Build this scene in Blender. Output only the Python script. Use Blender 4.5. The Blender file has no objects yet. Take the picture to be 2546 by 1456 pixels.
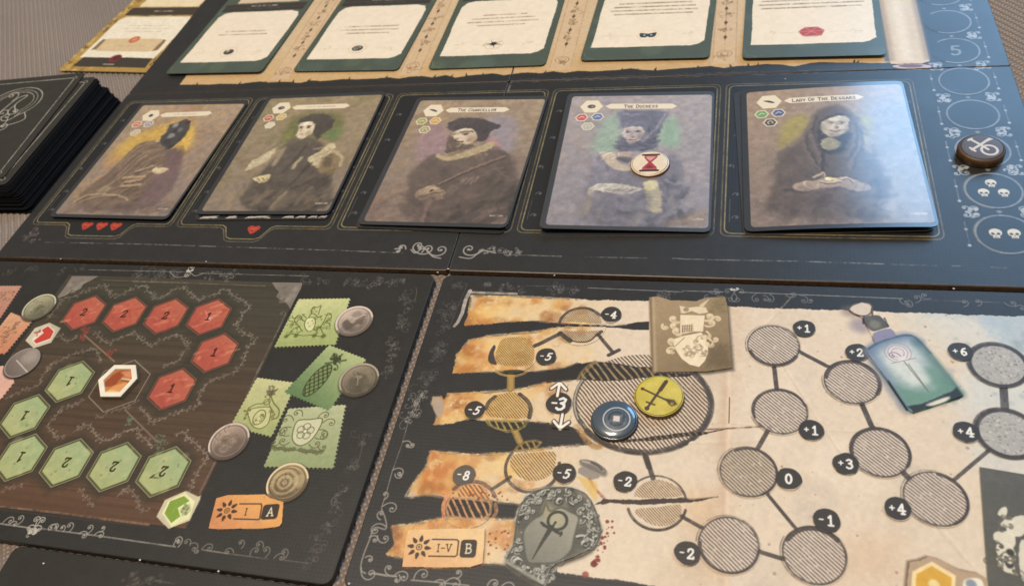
import bpy, bmesh, math
import numpy as np
from mathutils import Matrix, Vector

# ------------------------------------------------------------------ camera, light, exposure
scene = bpy.context.scene
COL = scene.collection
IW, IH, FOC = 2546.0, 1456.0, 2016.6          # photo frame and focal length in its own pixels
CAM_H = 58 / 0.28076778                        # camera height above the board tops, mm
PITCH, YAW, ROLL = 42.752, 21.75, -14.254


def _rz(a):
    c, s = math.cos(a), math.sin(a)
    return np.array([[c, -s, 0], [s, c, 0], [0, 0, 1.0]])


def _rx(a):
    c, s = math.cos(a), math.sin(a)
    return np.array([[1.0, 0, 0], [0, c, -s], [0, s, c]])


CAM_R = _rz(math.radians(YAW)) @ _rx(math.radians(PITCH)) @ _rz(math.radians(ROLL))
cam_data = bpy.data.cameras.new('camera')
cam = bpy.data.objects.new('camera', cam_data)
COL.objects.link(cam)
m4 = Matrix([list(r) + [0] for r in CAM_R] + [[0, 0, 0, 1]])
cam.matrix_world = Matrix.Translation((0, 0, CAM_H / 1000)) @ m4
cam_data.sensor_width = 36
cam_data.lens = 36 * FOC / IW
cam_data.clip_start = 0.01
cam_data.clip_end = 50
cam_data.dof.use_dof = True
cam_data.dof.focus_distance = 0.28
cam_data.dof.aperture_fstop = 20
scene.camera = cam

world = bpy.data.worlds.new('World')
scene.world = world
world.use_nodes = True
bg = world.node_tree.nodes['Background']
bg.inputs[0].default_value = (1.0, 0.93, 0.85, 1)
bg.inputs[1].default_value = 0.20


def area(name, loc, target, sx, sy, power, color):
    d = bpy.data.lights.new(name, 'AREA')
    d.shape = 'RECTANGLE'
    d.size, d.size_y, d.energy, d.color = sx, sy, power, color
    o = bpy.data.objects.new(name, d)
    COL.objects.link(o)
    o.location = loc
    o.rotation_euler = (Vector(target) - Vector(loc)).to_track_quat('-Z', 'Y').to_euler()
    return o


area('window_light', (0.65, 1.46, 0.76), (0.05, 0.27, 0), 0.78, 0.70, 15.5, (0.32, 0.62, 1.0))
area('ceiling_lamp', (-0.30, 0.10, 1.7), (-0.05, 0.2, 0), 0.5, 0.5, 27.0, (1.0, 0.86, 0.71))

scene.view_settings.view_transform = 'Standard'
scene.view_settings.look = 'None'
scene.view_settings.exposure = 0.0
scene.view_settings.gamma = 1.0


# ------------------------------------------------------------------ points on the table (mm)
def at(x, y, z=0.0):
    d = CAM_R @ np.array([(x - IW / 2) / FOC, -(y - IH / 2) / FOC, -1.0])
    return np.array([d[0], d[1]]) * ((z - CAM_H) / d[2])


def view(x0, y0, s, z=0.0):
    k = IW / 3840

    def f(*q):
        if len(q) == 1:
            q = q[0]
        if np.isscalar(q[0]):
            return at((x0 + q[0] * s) * k, (y0 + q[1] * s) * k, z)
        return [at((x0 + a * s) * k, (y0 + b * s) * k, z) for a, b in q]
    return f


T11, T12, T13 = [view(1280 * i, 0, .50275) for i in range(3)]
T21, T22, T23 = [view(1280 * i, 732, .50275) for i in range(3)]
T31, T32, T33 = [view(1280 * i, 1464, .50275) for i in range(3)]
LA = view(0, 1000, .275); LB = view(500, 1000, .275); LC = view(0, 1350, .275); LD = view(500, 1350, .275)
LE = view(0, 1700, .3406); LF = view(700, 1600, .4093); LG = view(1000, 1050, .2404)
RA = view(1650, 1060, .275); RB = view(2100, 1080, .275); RC = view(1600, 1400, .275); RD = view(2050, 1350, .275)
RE = view(1400, 1780, .3535); RF = view(3000, 1080, .33); RG = view(3140, 1700, .3406)
CZ = 1.0
MB = view(180, 360, .3433, CZ); MC = view(700, 330, .3433, CZ); MD = view(1300, 330, .3777, CZ)
ME = view(1980, 330, .3915, CZ); MF = view(2720, 300, .4122, CZ)
MG = view(3300, 0, .3435); MH = view(3300, 450, .3776)
rng = np.random.RandomState(7)


# ------------------------------------------------------------------ printing press: draws flat print into an image
def vnoise(h, w, cy, cx, seed):
    r = np.random.RandomState(seed)
    gy, gx = int(h / cy) + 3, int(w / cx) + 3
    g = r.rand(gy, gx).astype(np.float32) * 2 - 1
    y = np.arange(h, dtype=np.float32) / cy
    x = np.arange(w, dtype=np.float32) / cx
    iy, ix = y.astype(int), x.astype(int)
    fy, fx = y - iy, x - ix
    fy = (fy * fy * (3 - 2 * fy))[:, None]
    fx = (fx * fx * (3 - 2 * fx))[None]
    t = g[iy] * (1 - fy) + g[iy + 1] * fy
    return t[:, ix] * (1 - fx) + t[:, ix + 1] * fx


def crv(pts, n=6):
    """smooth open curve through points (Catmull-Rom)"""
    p = np.array(pts, float)
    if len(p) < 3:
        return p
    q = np.vstack([2 * p[0] - p[1], p, 2 * p[-1] - p[-2]])
    out = []
    for i in range(1, len(q) - 2):
        a, b, c, d = q[i - 1], q[i], q[i + 1], q[i + 2]
        for t in np.arange(n) / n:
            out.append(.5 * (2 * b + (c - a) * t + (2 * a - 5 * b + 4 * c - d) * t * t + (3 * b - a - 3 * c + d) * t ** 3))
    out.append(p[-1])
    return np.array(out)


def closed(pts, n=5):
    p = np.array(pts, float)
    m = len(p)
    out = []
    for i in range(m):
        a, b, c, d = p[i - 1], p[i], p[(i + 1) % m], p[(i + 2) % m]
        for t in np.arange(n) / n:
            out.append(.5 * (2 * b + (c - a) * t + (2 * a - 5 * b + 4 * c - d) * t * t + (3 * b - a - 3 * c + d) * t ** 3))
    return np.array(out)


def ngon(c, r, n=6, a0=90, sy=1.0, rot=0):
    t = np.radians(a0 + np.arange(n) * 360.0 / n)
    p = np.stack([np.cos(t) * r, np.sin(t) * r * sy], 1)
    a = math.radians(rot)
    R = np.array([[math.cos(a), -math.sin(a)], [math.sin(a), math.cos(a)]])
    return p @ R.T + np.array(c)


def circ(c, r, n=40, sy=1.0, rot=0):
    return ngon(c, r, n, 0, sy, rot)


def rect(x0, y0, x1, y1):
    return np.array([(x0, y0), (x1, y0), (x1, y1), (x0, y1)], float)


def rrect(x0, y0, x1, y1, r, n=5):
    out = []
    for cx, cy, a in ((x1 - r, y1 - r, 0), (x0 + r, y1 - r, 90), (x0 + r, y0 + r, 180), (x1 - r, y0 + r, 270)):
        for i in range(n):
            t = math.radians(a + 90 * i / (n - 1))
            out.append((cx + r * math.cos(t), cy + r * math.sin(t)))
    return np.array(out)


GL = {
    '0': [[(.3 + .26 * math.cos(t), .5 + .5 * math.sin(t)) for t in np.linspace(0, 6.283, 15)]],
    '1': [[(.14, .78), (.33, 1), (.33, 0)], [(.12, 0), (.54, 0)]],
    '2': [[(.06, .72), (.1, .92), (.28, 1), (.48, .92), (.52, .74), (.42, .52), (.05, .05)], [(.05, .04), (.56, .04), (.58, .2)]],
    '3': [[(.07, .88), (.28, 1), (.5, .88), (.47, .65), (.24, .55), (.5, .45), (.55, .22), (.4, .03), (.18, 0), (.03, .12)]],
    '4': [[(.42, 0), (.42, 1), (.02, .32), (.62, .32)], [(.28, 0), (.56, 0)]],
    '5': [[(.52, 1), (.16, .98), (.12, .58), (.32, .64), (.53, .5), (.53, .2), (.35, .02), (.12, .02), (.05, .12)]],
    '6': [[(.48, .96), (.25, .85), (.08, .5), (.1, .2), (.28, .01), (.5, .15), (.52, .4), (.32, .56), (.12, .42)]],
    '8': [[(.3 + .2 * math.cos(t), .75 + .24 * math.sin(t)) for t in np.linspace(0, 6.283, 12)],
          [(.3 + .25 * math.cos(t), .26 + .26 * math.sin(t)) for t in np.linspace(0, 6.283, 12)]],
    '+': [[(.3, .2), (.3, .76)], [(.04, .48), (.56, .48)]],
    '-': [[(.06, .48), (.5, .48)]],
    'A': [[(.02, 0), (.32, 1), (.64, 0)], [(.14, .35), (.5, .35)], [(-.06, 0), (.14, 0)], [(.52, 0), (.74, 0)]],
    'B': [[(.1, 0), (.1, 1), (.4, 1), (.54, .88), (.5, .6), (.36, .53), (.12, .53)], [(.36, .53), (.6, .42), (.6, .12), (.42, 0), (.02, 0)], [(.0, 1), (.2, 1)]],
    'I': [[(.2, 0), (.2, 1)], [(.08, 0), (.32, 0)], [(.08, 1), (.32, 1)]],
    'V': [[(0, 1), (.3, 0), (.6, 1)], [(-.1, 1), (.14, 1)], [(.48, 1), (.7, 1)]],
    'T': [[(.28, 0), (.28, 1)], [(0, .85), (0, 1), (.56, 1), (.56, .85)]],
    'H': [[(.05, 0), (.05, 1)], [(.5, 0), (.5, 1)], [(.05, .5), (.5, .5)]],
    'E': [[(.5, 1), (.08, 1), (.08, 0), (.52, 0)], [(.08, .52), (.4, .52)]],
    'C': [[(.55, .82), (.4, 1), (.2, .97), (.05, .6), (.1, .15), (.3, 0), (.55, .15)]],
    'N': [[(.06, 0), (.06, 1), (.5, 0), (.5, 1)]],
    'L': [[(.1, 1), (.1, 0), (.5, 0), (.5, .15)]],
    'O': [[(.3 + .27 * math.cos(t), .5 + .5 * math.sin(t)) for t in np.linspace(0, 6.283, 13)]],
    'R': [[(.08, 0), (.08, 1), (.4, 1), (.52, .8), (.4, .55), (.08, .52)], [(.3, .52), (.56, 0)]],
    'D': [[(.08, 0), (.08, 1), (.35, 1), (.56, .7), (.56, .3), (.35, 0), (.08, 0)]],
    'U': [[(.06, 1), (.06, .25), (.2, 0), (.4, 0), (.52, .25), (.52, 1)]],
    'S': [[(.5, .85), (.3, 1), (.1, .88), (.1, .65), (.48, .4), (.5, .15), (.3, 0), (.05, .15)]],
    'Y': [[(0, 1), (.28, .5), (.56, 1)], [(.28, .5), (.28, 0)]],
    'F': [[(.5, 1), (.08, 1), (.08, 0)], [(.08, .52), (.4, .52)]],
    'G': [[(.55, .82), (.35, 1), (.1, .85), (.05, .4), (.2, .03), (.45, .02), (.55, .2), (.55, .42), (.36, .42)]],
    ' ': [],
}


def rgb(c):
    return np.array(c, np.float32) / 255.0


class Canvas:
    """one printed sheet: w x h mm with its lower-left corner at o and its x axis turned by ang"""

    def __init__(s, o, ang, w, h, ppm, col, seed=1):
        s.o = np.array(o, float)
        s.ux = np.array([math.cos(ang), math.sin(ang)])
        s.uy = np.array([-math.sin(ang), math.cos(ang)])
        s.w, s.h, s.k = w, h, ppm
        s.W, s.H = int(w * ppm), int(h * ppm)
        s.a = np.empty((s.H, s.W, 3), np.float32)
        s.a[:] = rgb(col)
        s.n1 = vnoise(s.H, s.W, 5 * ppm, 5 * ppm, seed) * .6 + vnoise(s.H, s.W, 2 * ppm, 2 * ppm, seed + 1) * .4
        s.n2 = vnoise(s.H, s.W, .9 * ppm, .9 * ppm, seed + 2) * .6 + vnoise(s.H, s.W, .4 * ppm, .4 * ppm, seed + 3) * .4
        s.seed = seed

    def loc(s, p):
        q = np.atleast_2d(np.array(p, float)) - s.o
        return np.stack([q @ s.ux, q @ s.uy], 1) * s.k

    def uv(s, p):
        return s.loc(p) / np.array([s.W, s.H])

    def P(s, x, y):
        """local mm -> world mm"""
        return s.o + s.ux * x + s.uy * y

    def _box(s, q, pad):
        x0, y0 = np.floor(q.min(0) - pad).astype(int)
        x1, y1 = np.ceil(q.max(0) + pad).astype(int)
        return max(0, x0), max(0, y0), min(s.W, x1), min(s.H, y1)

    def put(s, box, m, col, col2=None, p0=None, p1=None):
        x0, y0, x1, y1 = box
        c = rgb(col) if not isinstance(col, np.ndarray) else col
        if col2 is not None:
            a, b = s.loc([p0, p1])
            Y, X = np.mgrid[y0:y1, x0:x1].astype(np.float32)
            d = b - a
            t = np.clip(((X - a[0]) * d[0] + (Y - a[1]) * d[1]) / (d @ d), 0, 1)[..., None]
            c = rgb(col) * (1 - t) + rgb(col2) * t
        v = s.a[y0:y1, x0:x1]
        v += (c - v) * m[..., None]

    def poly(s, pts, col, a=1.0, f=.18, rough=0.0, col2=None, p0=None, p1=None, tex=0.0, mask=None):
        q = s.loc(pts)
        box = s._box(q, (f + rough) * s.k + 2)
        x0, y0, x1, y1 = box
        if x1 <= x0 or y1 <= y0:
            return None
        st = 1
        while (x1 - x0) * (y1 - y0) / st ** 2 * len(q) > 4e6:
            st += 1
        xs = np.arange(x0, x1 + st, st, dtype=np.float32) + .5
        ys = np.arange(y0, y1 + st, st, dtype=np.float32) + .5
        X, Y = np.meshgrid(xs, ys)
        d2 = np.full(X.shape, 1e12, np.float32)
        ins = np.zeros(X.shape, bool)
        for i in range(len(q)):
            ax, ay = q[i - 1]
            bx, by = q[i]
            ex, ey = bx - ax, by - ay
            L = ex * ex + ey * ey + 1e-9
            t = np.clip(((X - ax) * ex + (Y - ay) * ey) / L, 0, 1)
            dx, dy = X - ax - t * ex, Y - ay - t * ey
            np.minimum(d2, dx * dx + dy * dy, out=d2)
            if ay != by:
                ins ^= ((ay > Y) != (by > Y)) & (X < (bx - ax) * (Y - ay) / (by - ay) + ax)
        sd = np.sqrt(d2)
        sd[ins] *= -1
        if st > 1:
            h, w = y1 - y0, x1 - x0
            yi = np.arange(h) / st
            xi = np.arange(w) / st
            iy = np.minimum(yi.astype(int), sd.shape[0] - 2)
            ix = np.minimum(xi.astype(int), sd.shape[1] - 2)
            fy, fx = (yi - iy)[:, None].astype(np.float32), (xi - ix)[None].astype(np.float32)
            t = sd[iy] * (1 - fy) + sd[iy + 1] * fy
            sd = t[:, ix] * (1 - fx) + t[:, ix + 1] * fx
        else:
            sd = sd[:y1 - y0, :x1 - x0]
        if rough:
            sd = sd + (s.n1[y0:y1, x0:x1] * .6 + s.n2[y0:y1, x0:x1] * .6) * rough * s.k
        m = np.clip(.5 - sd / max(f * s.k, 1.0), 0, 1)
        if f > 1.0:
            m = m * m * (3 - 2 * m)
        if tex:
            m = m * np.clip(1 + tex * (s.n1[y0:y1, x0:x1] + s.n2[y0:y1, x0:x1]), 0, 1)
        m = m * a
        if mask is not None:
            m = m * mask(box)
        s.put(box, m.astype(np.float32), col, col2, p0, p1)
        return box, m

    def line(s, pts, w, col, a=1.0, f=.15, w2=None, tex=0.0, dash=None):
        q = s.loc(pts)
        pad = max(w, w2 or 0) * s.k / 2 + f * s.k + 2
        box = s._box(q, pad)
        x0, y0, x1, y1 = box
        if x1 <= x0 or y1 <= y0:
            return
        M = np.zeros((y1 - y0, x1 - x0), np.float32)
        n = len(q) - 1
        fk = max(f * s.k, 1.0)
        for i in range(n):
            A, B = q[i], q[i + 1]
            bx = s._box(np.array([A, B]), pad)
            if bx[2] <= bx[0] or bx[3] <= bx[1]:
                continue
            Y, X = np.mgrid[bx[1]:bx[3], bx[0]:bx[2]].astype(np.float32)
            X += .5
            Y += .5
            e = B - A
            t = np.clip(((X - A[0]) * e[0] + (Y - A[1]) * e[1]) / (e @ e + 1e-9), 0, 1)
            d = np.hypot(X - A[0] - t * e[0], Y - A[1] - t * e[1])
            ww = w if w2 is None else w + (w2 - w) * ((i + t) / n)
            m = np.clip(.5 - (d - ww * s.k / 2) / fk, 0, 1)
            v = M[bx[1] - y0:bx[3] - y0, bx[0] - x0:bx[2] - x0]
            np.maximum(v, m, out=v)
        if tex:
            M = M * np.clip(1 - tex * .5 + tex * (s.n1[y0:y1, x0:x1] + s.n2[y0:y1, x0:x1]), 0, 1)
        s.put(box, M * a, col)

    def disc(s, c, r, col, a=1.0, **k):
        return s.poly(circ(c, r), col, a, **k)

    def ring(s, c, r, w, col, a=1.0, sy=1.0, rot=0, a0=0, a1=360, wob=0.0, **k):
        t = np.radians(np.linspace(a0, a1, 48))
        rr = r * (1 + wob * np.sin(t * 3 + c[0]))
        p = np.stack([np.cos(t) * rr, np.sin(t) * rr * sy], 1)
        q = math.radians(rot)
        R = np.array([[math.cos(q), -math.sin(q)], [math.sin(q), math.cos(q)]])
        s.line(p @ R.T + np.array(c), w, col, a, **k)

    def hatch(s, pts, ang, sp, thick, col, a=1.0, f=.2, rough=0.0, wob=.15):
        """engraved parallel lines inside a polygon"""
        ca, sa = math.cos(math.radians(ang)), math.sin(math.radians(ang))

        def mk(box):
            x0, y0, x1, y1 = box
            Y, X = np.mgrid[y0:y1, x0:x1].astype(np.float32)
            u = (X * -sa + Y * ca) / (sp * s.k) + s.n1[y0:y1, x0:x1] * wob
            fr = np.abs(u - np.floor(u) - .5) * 2
            return np.clip((fr - (1 - thick)) * sp * s.k * .5 + .5, 0, 1) * np.clip(1.05 + .7 * s.n2[y0:y1, x0:x1], 0, 1)
        s.poly(pts, col, a, f, rough, mask=mk)

    def text(s, txt, c, h, col, rot=0, w=.17, a=1.0, slant=0.0, gap=.16, small=None):
        ws = []
        for i, ch in enumerate(txt):
            k = small if (small and i > 0 and txt[i - 1] != ' ') else 1.0
            ww = .28 if ch == ' ' else (.4 if ch == 'I' else .6)
            ws.append((ch, k, ww * k))
        tot = sum(x[2] for x in ws) + gap * (len(ws) - 1)
        x = -tot / 2
        r = math.radians(rot)
        for ch, k, ww in ws:
            for st in GL.get(ch, []):
                p = np.array(st) * k
                X = (p[:, 0] + x + slant * (p[:, 1] - .5)) * h
                Y = (p[:, 1] - .5) * h
                pts = np.stack([X * math.cos(r) - Y * math.sin(r), X * math.sin(r) + Y * math.cos(r)], 1) + np.array(c)
                s.line(pts, w * h, col, a, f=.12)
            x += ww + gap

    def curl(s, p, ang, size, flip, col, a=1.0, w=.32, turns=1.35, n=26):
        """a tendril that starts at p heading ang (degrees) and winds up into a spiral"""
        h0 = math.radians(ang)
        pts = [np.array(p, float)]
        for i in range(n):
            t = (i + .5) / n
            h = h0 + flip * turns * 2 * math.pi * t ** 1.35
            st = size * 4.6 / n * (1 - .84 * t)
            pts.append(pts[-1] + st * np.array([math.cos(h), math.sin(h)]))
        s.line(pts, w, col, a, f=.14, w2=w * .8)
        s.disc(pts[-1], w * .9, col, a)
        return pts[-1]

    def flourish(s, p, ang, size, col, a=.8, w=.3, mirror=True):
        """cluster of tendrils along direction ang, mirrored about p"""
        d = np.array([math.cos(math.radians(ang)), math.sin(math.radians(ang))])
        for sg in ((1, -1) if mirror else (1,)):
            base = ang if sg > 0 else ang + 180
            s.curl(p, base, size, -sg, col, a, w)
            s.curl(p + d * sg * size * .9, base - sg * 25, size * .75, sg, col, a, w)
            s.curl(p + d * sg * size * 1.7, base + sg * 20, size * .6, -sg, col, a, w)
            s.curl(p + d * sg * size * 2.3, base, size * .5, sg, col, a * .8, w)

    def scribble(s, c, rx, ry, n, col, a=.7, w=.3, seed=0, size=1.6):
        r = np.random.RandomState(seed)
        for i in range(n):
            t, q = r.rand() * 6.283, math.sqrt(r.rand())
            p = np.array(c) + np.array([math.cos(t) * rx, math.sin(t) * ry]) * q
            s.curl(p, r.rand() * 360, size * .75 * (.5 + r.rand()), 1 if r.rand() > .5 else -1, col, a * (.6 + .4 * r.rand()), w, turns=.6 + r.rand(), n=14)

    def grain(s, amp, cy=.35, cx=.35, seed=5, tint=None):
        n = vnoise(s.H, s.W, max(1.2, cy * s.k), max(1.2, cx * s.k), seed) * .5 + vnoise(s.H, s.W, max(2, cy * 6 * s.k), max(2, cx * 6 * s.k), seed + 1) * .5
        s.a *= (1 + amp * n)[..., None]

    def smear(s, amp, cell, seed=3):
        dx = vnoise(s.H, s.W, cell * s.k, cell * s.k, seed) * amp * s.k + vnoise(s.H, s.W, .5 * cell * s.k, .25 * cell * s.k, seed + 1) * amp * s.k * .6
        dy = vnoise(s.H, s.W, cell * s.k, cell * s.k, seed + 2) * amp * s.k + vnoise(s.H, s.W, .25 * cell * s.k, .5 * cell * s.k, seed + 3) * amp * s.k * .6
        Y, X = np.mgrid[0:s.H, 0:s.W]
        s.a = s.a[np.clip((Y + dy).astype(int), 0, s.H - 1), np.clip((X + dx).astype(int), 0, s.W - 1)]

    def image(s, name):
        im = bpy.data.images.new(name, s.W, s.H, alpha=False)
        px = np.ones((s.H, s.W, 4), np.float32)
        px[..., :3] = np.clip(s.a, 0, 1)
        im.pixels.foreach_set(px.ravel())
        im.update()
        im.pack()
        return im


# ------------------------------------------------------------------ materials
def new_mat(name):
    m = bpy.data.materials.new(name)
    m.use_nodes = True
    nt = m.node_tree
    return m, nt, nt.nodes['Principled BSDF']


def print_mat(name, canvas, rough=.42, coat=0.0, coat_rough=.15, spec=.5, linen=.0012, value=.93, bump=.05):
    """printed card stock: the sheet's own print, fine linen embossing, slight sheen variation"""
    m, nt, b = new_mat(name)
    N, Lk = nt.nodes, nt.links
    tc = N.new('ShaderNodeTexCoord')
    im = N.new('ShaderNodeTexImage')
    im.image = canvas.image(name)
    im.interpolation = 'Linear'
    im.extension = 'EXTEND'
    uvn = N.new('ShaderNodeUVMap')
    uvn.uv_map = 'print'
    Lk.new(uvn.outputs[0], im.inputs[0])
    nz = N.new('ShaderNodeTexNoise')
    nz.inputs['Scale'].default_value = 900
    nz.inputs['Detail'].default_value = 3
    Lk.new(tc.outputs['Object'], nz.inputs['Vector'])
    mr = N.new('ShaderNodeMapRange')
    mr.inputs['To Min'].default_value = value - .05
    mr.inputs['To Max'].default_value = value + .05
    Lk.new(nz.outputs['Fac'], mr.inputs['Value'])
    mx = N.new('ShaderNodeMix')
    mx.data_type = 'RGBA'
    mx.blend_type = 'MULTIPLY'
    mx.inputs[0].default_value = 1
    Lk.new(im.outputs[0], mx.inputs[6])
    cb = N.new('ShaderNodeCombineColor')
    for i in range(3):
        Lk.new(mr.outputs[0], cb.inputs[i])
    Lk.new(cb.outputs[0], mx.inputs[7])
    Lk.new(mx.outputs[2], b.inputs['Base Color'])
    n2 = N.new('ShaderNodeTexNoise')
    n2.inputs['Scale'].default_value = 28
    n2.inputs['Detail'].default_value = 4
    Lk.new(tc.outputs['Object'], n2.inputs['Vector'])
    r2 = N.new('ShaderNodeMapRange')
    r2.inputs['To Min'].default_value = rough - .05
    r2.inputs['To Max'].default_value = rough + .06
    Lk.new(n2.outputs['Fac'], r2.inputs['Value'])
    Lk.new(r2.outputs[0], b.inputs['Roughness'])
    b.inputs['Specular IOR Level'].default_value = spec
    b.inputs['Coat Weight'].default_value = coat
    b.inputs['Coat Roughness'].default_value = coat_rough
    b.inputs['Coat IOR'].default_value = 1.6
    # linen embossing: two crossed fine waves
    hs = []
    for d in ('X', 'Y'):
        wv = N.new('ShaderNodeTexWave')
        wv.bands_direction = d
        wv.inputs['Scale'].default_value = .314 / linen
        wv.inputs['Distortion'].default_value = 1.2
        wv.inputs['Detail'].default_value = 1
        Lk.new(tc.outputs['Object'], wv.inputs['Vector'])
        hs.append(wv)
    ad = N.new('ShaderNodeMath')
    ad.operation = 'ADD'
    Lk.new(hs[0].outputs['Fac'], ad.inputs[0])
    Lk.new(hs[1].outputs['Fac'], ad.inputs[1])
    bp = N.new('ShaderNodeBump')
    bp.inputs['Strength'].default_value = bump
    bp.inputs['Distance'].default_value = .00008
    Lk.new(ad.outputs[0], bp.inputs['Height'])
    Lk.new(bp.outputs[0], b.inputs['Normal'])
    return m


def plain_mat(name, col, rough=.6, scale=300, var=.25, spec=.4, bump=.2, dist=.0002, coat=0.0):
    m, nt, b = new_mat(name)
    N, Lk = nt.nodes, nt.links
    tc = N.new('ShaderNodeTexCoord')
    nz = N.new('ShaderNodeTexNoise')
    nz.inputs['Scale'].default_value = scale
    nz.inputs['Detail'].default_value = 5
    Lk.new(tc.outputs['Object'], nz.inputs['Vector'])
    cr = N.new('ShaderNodeValToRGB')
    c = np.array(col) / 255.0
    c = np.where(c <= .04045, c / 12.92, ((c + .055) / 1.055) ** 2.4)
    cr.color_ramp.elements[0].position = .3
    cr.color_ramp.elements[1].position = .7
    cr.color_ramp.elements[0].color = (*np.clip(c * (1 - var), 0, 1), 1)
    cr.color_ramp.elements[1].color = (*np.clip(c * (1 + var), 0, 1), 1)
    Lk.new(nz.outputs['Fac'], cr.inputs[0])
    Lk.new(cr.outputs[0], b.inputs['Base Color'])
    b.inputs['Roughness'].default_value = rough
    b.inputs['Specular IOR Level'].default_value = spec
    b.inputs['Coat Weight'].default_value = coat
    bp = N.new('ShaderNodeBump')
    bp.inputs['Strength'].default_value = bump
    bp.inputs['Distance'].default_value = dist
    Lk.new(nz.outputs['Fac'], bp.inputs['Height'])
    Lk.new(bp.outputs[0], b.inputs['Normal'])
    return m


# ------------------------------------------------------------------ objects
def thing(name, label, cat, loc, group=None, rot=(0, 0, 0)):
    o = bpy.data.objects.new(name, None)
    o.empty_display_size = .01
    COL.objects.link(o)
    o.location = [v / 1000 for v in loc]
    o.rotation_euler = rot
    o['label'], o['category'] = label, cat
    if group:
        o['group'] = group
    o['o_mm'] = [float(v) for v in loc]
    return o


def tag(o, label, cat, group=None):
    o['label'], o['category'] = label, cat
    if group:
        o['group'] = group
    return o


def mesh_obj(name, verts, faces, mats, midx=None, uvs=None, parent=None, origin=(0, 0, 0), smooth=False):
    """verts in world mm; stored relative to origin (mm)"""
    me = bpy.data.meshes.new(name)
    og = np.array(origin, float)
    V = (np.array(verts, float) - og) / 1000
    me.from_pydata([tuple(v) for v in V], [], [tuple(int(i) for i in f) for f in faces])
    for m in mats:
        me.materials.append(m)
    if midx is not None:
        me.polygons.foreach_set('material_index', np.array(midx, np.int32))
    if uvs is not None:
        l = me.uv_layers.new(name='print')
        ix = np.empty(len(me.loops), np.int32)
        me.loops.foreach_get('vertex_index', ix)
        l.data.foreach_set('uv', np.array(uvs, np.float32)[ix].ravel())
    if smooth:
        me.polygons.foreach_set('use_smooth', np.ones(len(me.polygons), bool))
    me.update()
    o = bpy.data.objects.new(name, me)
    COL.objects.link(o)
    if parent is not None:
        o.parent = parent
    else:
        o.location = tuple(og / 1000)
    return o


def org(o):
    while o.parent is not None:
        o = o.parent
    return tuple(o['o_mm'])


def slab(name, poly, z0, z1, top, side, canvas=None, parent=None, bevel=0.0, origin=None):
    """a flat piece with thickness: outline poly (world mm), print on its top, raw edge round it"""
    p = np.array(poly, float)
    if np.sum(p[:, 0] * np.roll(p[:, 1], -1) - p[:, 1] * np.roll(p[:, 0], -1)) < 0:
        p = p[::-1]
    n = len(p)
    rings = [(p, z0), (p, z1)]
    if bevel:
        c = p.mean(0)
        d = np.roll(p, -1, 0) - np.roll(p, 1, 0)
        nr = np.stack([d[:, 1], -d[:, 0]], 1) / (np.linalg.norm(d, axis=1)[:, None] + 1e-9)
        rings = [(p - nr * bevel * .6, z0), (p, z0 + bevel * .6), (p, z1 - bevel), (p - nr * bevel * .3, z1 - bevel * .3), (p - nr * bevel, z1)]
    V, F, MI = [], [], []
    for q, z in rings:
        V += [(x, y, z) for x, y in q]
    for k in range(len(rings) - 1):
        for i in range(n):
            j = (i + 1) % n
            F.append((k * n + i, k * n + j, (k + 1) * n + j, (k + 1) * n + i))
            MI.append(1 if (z1 - z0) and (not bevel or k < len(rings) - 2) else 0)
    F.append(tuple(range((len(rings) - 1) * n, len(rings) * n)))
    MI.append(0)
    F.append(tuple(range(n - 1, -1, -1)))
    MI.append(1)
    uv = canvas.uv([v[:2] for v in V]) if canvas else None
    og = org(parent) if parent is not None else (origin or (0, 0, 0))
    return mesh_obj(name, V, F, [top, side], MI, uv, parent, og)


def sheet(name, poly, z, mat, canvas, parent, label=None):
    """a printed motif: its own thin face just above the sheet it is printed on"""
    p = np.array(poly, float)
    if np.sum(p[:, 0] * np.roll(p[:, 1], -1) - p[:, 1] * np.roll(p[:, 0], -1)) < 0:
        p = p[::-1]
    V = [(x, y, z) for x, y in p]
    o = mesh_obj(name, V, [tuple(range(len(p)))], [mat], None, canvas.uv(p), parent, org(parent))
    if label:
        o['label'] = label
    return o


# ================================================================== LEFT LOWER BOARD: its print
GREY = (122, 117, 108)
lb = Canvas((-300, 70), 0, 199.2, 115, 7, (43, 42, 39), 11)
lb.grain(.10, .5, .5, 40)
lparts = []
# timber field
wx0, wx1, wy0, wy1 = -256.5, -151.8, 80.7, 178.4
wood = rect(wx0, wy0, wx1, wy1)
box, m = lb.poly(wood, (66, 61, 49), 1, .4, col2=(92, 66, 48), p0=(-200, 165), p1=(-205, 88))
x0, y0, x1, y1 = box
st = vnoise(y1 - y0, x1 - x0, 4, 190, 77) * .5 + vnoise(y1 - y0, x1 - x0, 11, 420, 78) * .5
lb.a[y0:y1, x0:x1] *= (1 + .14 * st * m)[..., None]
for yy in (166, 152, 139.5, 125, 111, 98.5, 88):
    lb.line(crv([(wx0, yy + .3), (-230, yy), (-200, yy + .4), (-175, yy - .1), (wx1, yy + .2)]), .45, (40, 33, 27), .32, f=.6)
lb.line(LB((0, 205), (1000, 232), (1800, 262)), .5, (128, 116, 98), .7, tex=.5)
lb.line(LA((1380, 182), (2546, 215)), .5, (118, 108, 92), .7, tex=.5)
lb.line(LE((0, 578), (640, 650), (1100, 712), (1640, 778)), .7, (150, 112, 86), .85, tex=.5)
lb.line(LE((0, 610), (640, 690), (1640, 800)), .5, (62, 52, 44), .8)
lb.line(LB((2075, 640), (1980, 850), (1680, 1450)), .6, (112, 106, 97), .8, tex=.6)
lb.curl(LB(2075, 660), 100, 2.2, 1, (112, 106, 97), .8)
lb.line(LD((1770, 10), (1620, 320), (1540, 480)), .6, (112, 106, 97), .7, tex=.6)
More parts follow.
